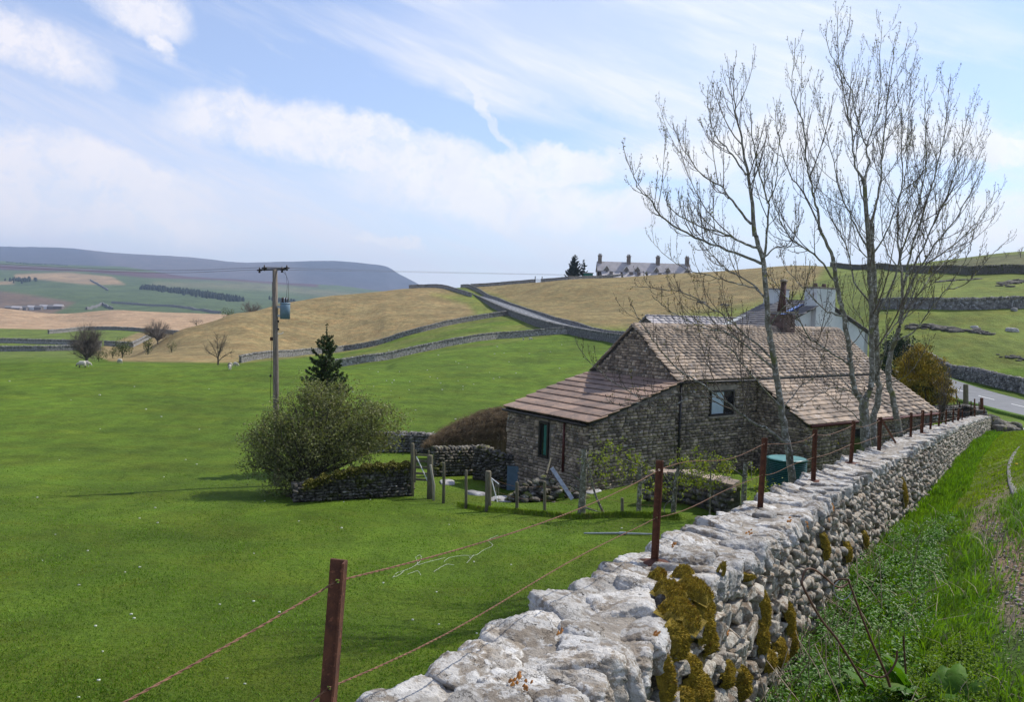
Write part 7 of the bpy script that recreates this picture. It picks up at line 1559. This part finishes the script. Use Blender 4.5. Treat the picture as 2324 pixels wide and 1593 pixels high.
for k in range(5200):
    i, j = r.integers(0, n1-1), r.integers(1, n2-5); p = VV[i*n2+j]+r.normal(size=3)*.06; dr = unit(np.array([r.normal()*.35-.25, -.8+r.normal()*.3, .35])); ln = r.uniform(.18, .5); q = [p]
    for s in range(4): dr = unit(dr+np.array([0, 0, -.55])*(s*.5)); q.append(q[-1]+dr*ln/4)
    st_.append((np.array(q), np.array([.009, .008, .006, .004, .002])))
V, F = tubes(st_, 3); link('dead_stems', mesh_np('dead_stems', V, F, M_strawleaf, True, {'tint': np.repeat(r.random(len(st_)), 15)}), e, kind='stuff')
# ---- rubble heap at the lean-to, leaning bar, slabs
MEB = [mesh_np('stone', *rock(500+i, 2, rough=0), M_darkstone, True) for i in range(5)]; MEP = [mesh_np('boulder', *rock(520+i, 3, rough=.06), M_boulder, True) for i in range(4)]
e0 = at(1230, 1120, 30.0); e = empty('rubble_heap', (e0[0], e0[1], gz(e0[0], e0[1])), label='dark heap of loose stones against the lean-to wall', cat='rubble heap'); o3 = np.array(e.location)
for i in range(110):
    x = random.gauss(0, .75); y = random.gauss(0, .35); hmax = 1.0*max(0, 1-(abs(x)/1.5)**1.6-(abs(y)/.8)**2); s = random.uniform(.08, .22)
    o = link('stone', random.choice(MEB), e); z = random.random()*hmax; o.location = (x, y, z+gz(o3[0]+x, o3[1]+y)-o3[2]); o.scale = (s, s*.8, s*.5); o.rotation_euler = (random.gauss(0, .3), random.gauss(0, .3), random.random()*6)
a = at(1252, 1062, 29.6); b = at(1299, 1133, 28.4); m = MB(); d_ = b-a; m.box((a+b)/2, .07, .02, np.linalg.norm(d_)/2, unit(np.cross(d_, (0, 1, 0))), (0, 1, 0), unit(d_)); o = m.obj('metal_bar', M_steel, None); tag(o, 'grey galvanised bar leaning against the rubble heap', 'metal bar')
a = at(1250, 1040, 30.6); b = at(1240, 1075, 30.0); m = MB(); m.tube([a, b], .04, 6); o = m.obj('dark_prop', M_post, None); tag(o, 'dark timber prop leaning under the green lean-to door', 'prop')
p0 = drop(1325, 1214, 21.5); p1_ = drop(1480, 1220, 21.2); m = MB(); m.tube([p0+np.array([0, 0, .05]), (p0+p1_)/2+np.array([0, 0, .06]), p1_+np.array([0, 0, .05])], [.022, .03, .022], 8); m.tube([(p0*.48+p1_*.52)+np.array([0, 0, .06]), (p0*.38+p1_*.62)+np.array([0, 0, .06])], .045, 8); o = m.obj('metal_pole', M_steel, None); tag(o, 'long grey metal pole lying on the grass below the pollards', 'metal pole')
for i, (px, py, d, s, lb) in enumerate(((1345, 1097, 31.2, .5, 'flat pale slab at the foot of the barn beside the pollard'), (1130, 1112, 30.5, .55, 'rounded grey slab in the yard by the hurdle'), (1080, 1100, 31.5, .5, 'long flat slab in the yard floor'), (1150, 1125, 30, .4, 'small pale block beside the blue yard door'), (1015, 1082, 34, .55, 'flat threshold slab behind the first timber post'))):
    q = drop(px, py, d); o = link('stone_slab', MEP[i % 4], None, label=lb, cat='stone slab', group='slabs lying in the yard'); o.location = q; o.scale = (s, s*.6, .12); o.rotation_euler = (0, 0, random.random()*3)
# blue door in the yard corner
q = at(1165, 1087, 34.6); m = MB(); m.box(q, .28, .05, .55); o = m.obj('blue_sheet', M_trans, None); tag(o, 'dull blue metal sheet standing in the yard corner by the lean-to', 'metal sheet')
# ---- flat coping slabs on the low curved garden wall
for i in range(9):
    t = (i+.5)/9; x = 1480+t*185; yb = np.interp(x, [1480, 1520, 1570, 1620, 1665], [1118, 1128, 1142, 1158, 1172]); d = np.interp(x, [1480, 1520, 1570, 1620, 1665], [27.5, 26.8, 26, 25, 24]); q = drop(x, yb, d)
    m = MB(); m.box((0, 0, 0), random.uniform(.15, .22), .33, .035, jit=.02); o = m.obj('coping_slab', M_slate, None); o.location = q+np.array([0, 0, .97+random.uniform(0, .03)]); o.rotation_euler = (random.gauss(0, .06), random.gauss(0, .06), -.7+random.gauss(0, .1)); tag(o, ('highest flat brown slab at the left end of the low garden wall', 'second brown slab from the left on the low garden wall', 'third brown slab from the left on the low garden wall', 'fourth brown slab, left of the middle of the low garden wall', 'middle brown slab of the low curved garden wall', 'brown slab just right of the middle of the low garden wall', 'third brown slab from the right on the low garden wall', 'second brown slab from the right on the low garden wall', 'last brown slab at the wall end nearest the third iron post')[i], 'slab', 'brown coping slabs of the garden wall')
# ---- garden pollards and saplings
def pollard(label, trunk, d, r0, r1, branches, leaves, seed, group='pollarded young trees in the barn garden', nleaf=70, name='pollard_tree'):
    r = np.random.default_rng(seed); b = at(*trunk[0], d); zg = gz(b[0], b[1]); base = np.array([b[0], b[1], min(zg, b[2])]); e = empty(name, tuple(base), label=label, cat='tree', group=group)
    P = [base+np.array([0, 0, -.1])]+[at(x, y, d) for x, y in trunk[1:]]; Q = np.array(catmull(P, 14)); V, F = tubes([(Q-base, np.linspace(r0, r1, len(Q)))], 9); link('trunk', mesh_np('trunk', V, F, M_bark if seed % 2 else M_darkbark, True), e)
    for br in branches:
        P = [at(x, y, d-(.5*i/len(br) if seed % 2 else -.4*i/len(br))) for i, (x, y) in enumerate(br)]; Q = np.array(catmull(P, 10)); V, F = tubes([(Q-base, np.linspace(r1*.5, .006, len(Q)))], 6); link('branch', mesh_np('branch', V, F, M_bark, True), e)
    Cs = []; tw = []
    for (x, y, w, h, n) in leaves:
        c = at(x, y, d); k = d/FPX
        for i in range(n//9+1):
            cc = c+r.normal(size=3)*np.array([w, w*.8, h])*k*.5; Cs.append(cc+r.normal(size=(9, 3))*.05); t0 = cc+np.array([r.normal()*.12, r.normal()*.12, -.15-.1*r.random()]); tw.append((np.array([t0, (t0+cc)/2+r.normal(size=3)*.02, cc]), np.array([.007, .005, .003])))
    if Cs:
        V, F, Tn = leafcards(np.vstack(Cs)-base, .034, r, .62); link('leaves', mesh_np('leaves', V, F, M_lime2, False, {'tint': Tn}), e, kind='stuff'); V, F = tubes(tw, 3); link('twigs', mesh_np('twigs', V-base, F, M_twig, True), e, kind='stuff')
pollard('thickest pollard, short bare side stubs and a post behind it', [(1318, 1195), (1321, 1150), (1324, 1090), (1326, 1020)], 25, .14, .085, [[(1322, 1095), (1305, 1082), (1290, 1068)], [(1322, 1120), (1303, 1108), (1292, 1100)], [(1326, 1060), (1342, 1045), (1350, 1035)], [(1322, 1150), (1345, 1158), (1372, 1165)]], [(1360, 1035, 50, 35, 200), (1385, 1012, 26, 18, 110), (1368, 1075, 55, 24, 170)], 1)
pollard('slender crooked stem curving away from the thickest pollard', [(1386, 1193), (1372, 1170), (1350, 1120), (1340, 1075), (1330, 1040)], 24.8, .05, .02, [], [], 3, group=None, name='crooked_sapling')
pollard('straight mossy pollard second from the left in the barn garden', [(1449, 1190), (1450, 1150), (1452, 1100), (1452, 1055)], 24.6, .085, .06, [[(1452, 1100), (1468, 1090), (1480, 1085)], [(1452, 1060), (1430, 1048), (1415, 1042)], [(1452, 1065), (1470, 1055), (1482, 1060)]], [(1440, 1065, 60, 34, 330), (1425, 1042, 30, 14, 100), (1475, 1100, 30, 35, 140)], 5)
pollard('forked pollard right behind the second iron post', [(1528, 1215), (1528, 1170), (1532, 1110), (1540, 1060)], 23.8, .10, .05, [[(1530, 1110), (1512, 1085), (1495, 1060), (1488, 1040)], [(1534, 1090), (1550, 1060), (1560, 1040)], [(1530, 1130), (1508, 1150), (1512, 1180)]], [(1560, 1075, 44, 50, 240), (1500, 1110, 40, 40, 190)], 7)
pollard('leafy yellow-green sapling between the second and third iron posts', [(1612, 1150), (1612, 1110), (1613, 1075), (1614, 1045)], 23.5, .028, .015, [[(1612, 1110), (1595, 1090), (1580, 1070)], [(1612, 1100), (1635, 1085), (1645, 1070)]], [(1590, 1070, 60, 34, 470), (1620, 1058, 50, 30, 360), (1575, 1095, 40, 30, 220), (1645, 1060, 22, 18, 90)], 9)
pollard('pollard stump just left of the third iron post', [(1688, 1180), (1688, 1130), (1690, 1090), (1692, 1050)], 23, .09, .06, [[(1690, 1085), (1672, 1070), (1650, 1058)], [(1692, 1060), (1704, 1050), (1706, 1090)]], [(1700, 1075, 20, 36, 70), (1668, 1045, 22, 16, 45)], 11)
leafy_tree('yellowish_shrub', 'loose yellow-green shrub below the green tank', drop(1735, 1150, 22), [(0, 0, .9, .5, .5, .5), (.5, 0, .8, .4, .4, .4)], 420, .04, M_lime2, .02, 91, cat='shrub', nb=12, clump=.2, twig=True)
# ---- green ribbed tank
tq = at(1786, 1042, 29.5); R_ = 44.5*29.5/FPX; zg = gz(tq[0], tq[1])-.1; e = empty('water_tank', (tq[0], tq[1], zg), label='big dark green ribbed plastic tank with a pale lid below the barn', cat='tank'); Ht = tq[2]-zg
m = MB(); pts, rad = [], []; k = int(Ht/.065)
for i in range(k*2+1): pts.append((0, 0, Ht*i/(k*2))); rad.append(R_*(1.0 if i % 2 else .965))
m.tube(pts, rad, 40); m.obj('tank_body', M_tank, e); m = MB(); m.tube([(0, 0, Ht-.01), (0, 0, Ht+.03)], R_*1.03, 40); m.obj('tank_rim', M_tank, e); m = MB(); m.tube([(0, 0, Ht+.015), (0, 0, Ht+.045)], [R_*.97, R_*.9], 40); m.obj('tank_lid', M_tanktop, e)
# ---- sheep
def sheep_skin(pose, seed, face):
    me = bpy.data.meshes.new('fleece'); bm = bmesh.new()
    sk = {'hip': (-.38, 0, .62), 'mid': (0, 0, .64), 'sho': (.36, 0, .62), 'rump': (-.52, 0, .60)}
    hd = {'graze': [(.52, 0, .56), (.66, .0, .36), (.74, .02, .17)], 'walk': [(.54, 0, .72), (.68, 0, .84), (.80, 0, .80)], 'lie': [(.5, 0, .62), (.62, .02, .74), (.72, .05, .70)]}[pose]
    V = [(-.52, 0, .60), (-.36, 0, .62), (0, 0, .63), (.34, 0, .62)]+hd; Rr = [.12, .25, .285, .235, .13, .095, .055]; E = [(0, 1), (1, 2), (2, 3), (3, 4), (4, 5), (5, 6)]
    for (x, y) in ((-.40, .11), (-.40, -.11), (.30, .10), (.30, -.10)):
        b = len(V); par = 1 if x < 0 else 3; kx = -.05 if x < 0 else .02; V += [(x, y, .42), (x+kx+random.uniform(-.03, .03), y, .22), (x+random.uniform(-.03, .03), y, .02)]; Rr += [.085, .038, .03]; E += [(par, b), (b, b+1), (b+1, b+2)]
    for v in V: bm.verts.new(v)
    bm.verts.ensure_lookup_table()
    for a, b in E: bm.edges.new((bm.verts[a], bm.verts[b]))
    bm.to_mesh(me); bm.free(); o = bpy.data.objects.new('fleece', me); COL.objects.link(o); md = o.modifiers.new('s', 'SKIN'); 
    for i, rr in enumerate(Rr): me.skin_vertices[0].data[i].radius = (rr, rr*1.08)
    me.skin_vertices[0].data[2].use_root = True
    o.modifiers.new('u', 'SUBSURF').levels = 2; bpy.context.view_layer.update(); dg = bpy.context.evaluated_depsgraph_get(); m2 = bpy.data.meshes.new_from_object(o.evaluated_get(dg)); bpy.data.objects.remove(o); m2.materials.append(M_wool); m2.materials.append(face)
    hx = np.array(hd[1])
    for p in m2.polygons:
        c = np.array(p.center); p.use_smooth = True
        if (np.linalg.norm(c-np.array(hd[2])) < .17 or np.linalg.norm(c-hx) < .10) or c[2] < .26 and abs(c[0]) < .6 and abs(c[1]) > .03: p.material_index = 1
    return m2, hd
SHP = {}
def sheep(label, px, py, d, rz, sc_, pose='graze', face=None, seed=0, onpt=True):
    face = face or M_facew; k = (pose, face.name)
    if k not in SHP: SHP[k] = sheep_skin(pose, seed, face)
    me, hd = SHP[k]; b = drop(px, py, d); e = empty('sheep', tuple(b), rz, label=label, cat='sheep', group='sheep on the pasture'); e.scale = (sc_,)*3
    link('body', me, e)
    for s in (-1, 1):
        m = MB(); h1 = np.array(hd[1]); m.tube([h1+np.array([0, .06*s, .02]), h1+np.array([.0, .13*s, .04]), h1+np.array([.01, .19*s, .01])], [.022, .028, .006], 6); m.obj('ear', face, e, True)
    m = MB(); m.tube([(-.60, 0, .58), (-.66, 0, .48), (-.66, 0, .36)], [.035, .045, .02], 6); m.obj('tail', M_wool, e, True)
sheep('white sheep grazing with its head to the left near the far pasture brow', 186, 826, 94, math.pi*1.02, .9, face=M_face); sheep('second white sheep standing close behind the grazing one', 196, 825, 95.5, .25, .8); sheep('small lamb walking alone near the brow of the pasture', 272, 818, 101, 2.6, .72)
sheep('white sheep facing the camera below the straw hill', 522, 830, 93, -1.3, .95, 'graze'); sheep('lamb grazing beside the sheep below the straw hill', 535, 827, 98, -.3, .62)
sheep('left one of two tiny lambs under the pasture wall', 1188, 772, 168, -1.5, .62, 'walk'); sheep('right one of two tiny lambs under the pasture wall', 1204, 772, 168, .3, .68, 'graze')
# ---- twine and flecks of wool on the near pasture
def twine(px, seed, lab):
    P = [hit(x, y, 6, 60)+np.array([0, 0, .02]) for x, y in px]; Q = np.array(catmull(P, 14*len(P))); Q[:, :2] += np.random.default_rng(seed).normal(size=(len(Q), 2))*.006; V, F = tubes([(Q, np.full(len(Q), .0038))], 4); link('twine', mesh_np('twine', V, F, M_string, True), None, label=lab, cat='twine', group='strands of pale twine on the pasture')
twine([(892, 1312), (902, 1302), (918, 1297), (935, 1290), (948, 1280), (944, 1268), (953, 1262), (956, 1272), (948, 1284), (970, 1278), (1010, 1268)], 1, 'looped strand of pale twine, left end of the tangle'); twine([(890, 1313), (905, 1308), (917, 1298)], 2, 'short forked end of the pale twine at its left tip'); twine([(1008, 1277), (1020, 1268), (1050, 1263), (1080, 1262), (1098, 1250), (1118, 1240), (1108, 1228), (1130, 1217)], 3, 'zigzag strand of pale twine, right end of the tangle')
twine([(985, 1300), (1000, 1290), (1015, 1283), (1030, 1285)], 4, 'curved strand of twine lying below the middle of the tangle'); twine([(955, 1308), (948, 1298), (935, 1302), (925, 1306)], 5, 'small hooked strand of twine below the left loop'); twine([(1060, 1280), (1068, 1270), (1075, 1262)], 6, 'short stub of twine near the middle of the zigzag')
r = np.random.default_rng(44); xf = []
for px, py in list(zip(r.uniform(0, 1100, 60), 860+730*r.random(60)**1.6))+[(634, 1391), (1160, 1283), (1411, 1200), (840, 1135), (780, 1140), (85, 1130), (556, 1554), (1000, 870), (1120, 860)]+list(zip(r.uniform(780, 1350, 45), r.uniform(780, 900, 45))):
    q = hit(px, py, 6, 260)
    if q[1] > 250: continue
    s = .010+q[1]*.0006*r.uniform(.4, 1.3); xf.append((int(r.integers(8)), np.diag([s, s*.8, s*.6]), q+np.array([0, 0, s*.4]), r.random()))
V, F, Tn = batch(BOXR, xf); link('wool_flecks', mesh_np('wool_flecks', V, F, M_string, False, {'tint': Tn}), None, label='white flecks of wool and daisies scattered over the pasture', cat='wool flecks', kind='stuff')
# ---- tussocks under the garden fence
r = np.random.default_rng(61); C = []
for i in range(9000):
    t = r.random(); x = 1040+t*500+r.normal()*4; yb = np.interp(x, [1040, 1108, 1173, 1236, 1320, 1412, 1540], [1120, 1138, 1166, 1174, 1200, 1205, 1222])+r.normal()*5; d = np.interp(x, [1040, 1108, 1173, 1236, 1320, 1412, 1540], [28.3, 27.4, 26.4, 25.9, 24.8, 24.3, 23.2]); v = at(x, yb, d); C.append((v[0], v[1]))
C = np.array(C); Z = ground(C[:, 0], C[:, 1]); Cc = np.stack([C[:, 0], C[:, 1], Z+r.random(len(C))*.16], 1); V, F, Tn = leafcards(Cc, .07, r, .12, up=.75); link('fence_tussocks', mesh_np('fence_tussocks', V, F, M_track, False, {'tint': Tn}), None, label='rough uncut tussocks along the garden fence', cat='grass', kind='stuff')
# ---- boulders, limestone outcrops and fallen stones
for i, (px, py, d, s, lb) in enumerate(((2299, 728, 97, .75, 'pale boulder on the right, larger one below the tall level wall'), (2302, 686, 107, .6, 'pale tilted stone beside the foot of the tall level wall'), (2213, 719, 99, .45, 'small brown stone on the green hillside'), (1898, 648, 210, 1.1, 'dark stone high on the green hillside'))):
    q = drop(px, py, d); o = link('boulder', MEP[i % 4], None, label=lb, cat='boulder', group='single stones on the green hillside'); o.location = q; o.scale = (s*1.1, s*.7, s*.55); o.rotation_euler = (0, .1, i*1.3)
M_outc = material('limestone_ledge_painted_shade', (.15, .14, .12), (.06, .055, .045), 2, .95, c3=(.28, .27, .25), scale3=4, t3=(.6, .68), bump=1, bscale=6, bdist=.15, rnd=.3)  # stone colour darkened to stand in for the shade on the ledges
MEO = [mesh_np('rock', *rock(600+i, 2, rough=0, planes=5, boxy=1.0), M_outc, False) for i in range(5)]
def outcrop(label, pts, d0_, d1_, n, s0, seed):
    r = random.Random(seed); P = [hit(x, y, d0_, d1_) for x, y in pts]; A = np.array(P); t_ = np.linspace(0, 1, len(P)); e = empty('limestone_outcrop', tuple(P[0]), label=label, cat='outcrop', group='limestone outcrops in the green hillside')
    for i in range(n):
        t = r.random(); x = np.interp(t, t_, A[:, 0])+r.gauss(0, s0*.3); y = np.interp(t, t_, A[:, 1])+r.gauss(0, s0*.8); s = s0*r.uniform(.3, 1); o = link('rock', r.choice(MEO), e); o.location = (x-P[0][0], y-P[0][1], gz(x, y)-s*.05-P[0][2]); o.scale = (s*1.2, s*.8, s*.42); o.rotation_euler = (r.gauss(0, .1), r.gauss(0, .1), r.gauss(0, .4))
outcrop('long dark broken limestone ledge below the tall level wall', [(2062, 744), (2120, 742), (2180, 750), (2240, 754)], 80, 140, 70, .8, 1); outcrop('upper dark limestone ledge near the crest wall', [(2130, 640), (2170, 636), (2215, 634)], 100, 200, 30, .9, 2); outcrop('slanting dark ledge at the right edge near the crest wall', [(2265, 650), (2300, 640), (2330, 638)], 100, 200, 26, 1.0, 3); outcrop('small rough ledge low on the green hillside at the right', [(2270, 808), (2300, 812), (2324, 815)], 70, 140, 16, .45, 4)
outcrop('rough dark patch of ground on the straw hill, left one', [(1588, 686), (1600, 688)], 150, 420, 7, 1.0, 5); outcrop('rough dark patch of ground on the straw hill, right one', [(1636, 692), (1650, 694)], 150, 420, 6, 1.0, 6)
GF = 'fallen stones at the road end of the wall'
for i, (px, py, d, sx, sy, sz, rx, lb) in enumerate(((2250, 950, 49.3, .55, .5, .75, .3, 'tall dark stone leaning against the end of the wall'), (2268, 955, 49, .8, .5, .55, .5, 'big sloping dark slab in the middle of the fallen stones'), (2285, 948, 50, .7, .45, .4, .2, 'upper dark slab behind the sloping one'), (2290, 966, 48.5, .65, .4, .3, 0, 'low flat stone at the front of the fallen heap'), (2304, 955, 49, .35, .35, .42, 0, 'square upright block at the right of the fallen heap'), (2302, 970, 48.5, .38, .35, .16, 0, 'flat stone under the square block'), (2318, 955, 49.5, .5, .3, .08, 0, 'thin pale slab on the grass right of the fallen heap'), (2262, 968, 48.6, .7, .4, .35, .1, 'dark stone half sunk in grass below the sloping slab'))):
    q = drop(px, py+8, d); o = link('fallen_stone', MEB[i % 5] if i != 6 else MEP[0], None, label=lb, cat='stone', group=GF); o.location = q+np.array([0, 0, sz*.45]); o.scale = (sx, sy, sz); o.rotation_euler = (0, rx, i*.9*(0 if i == 4 else .3))
# ---- haze
def haze():
    x0, x1, y0, y1, z0, z1 = -9500, 9900, -60, 9600, -120, 560
    m = MB(); m.box(((x0+x1)/2, (y0+y1)/2, (z0+z1)/2), (x1-x0)/2, (y1-y0)/2, (z1-z0)/2)
    M = bpy.data.materials.new('haze_air'); M.use_nodes = True; t = NT(M.node_tree); t.n.clear(); out = t.new('ShaderNodeOutputMaterial'); v = t.new('ShaderNodeVolumePrincipled'); t.put(v, 'Color', (.58, .74, 1.0)); t.put(v, 'Density', 9e-5); t.put(v, 'Anisotropy', .2); t.l.new(v.outputs[0], out.inputs['Volume'])
    m.obj('haze', M, None, kind='stuff')
haze()
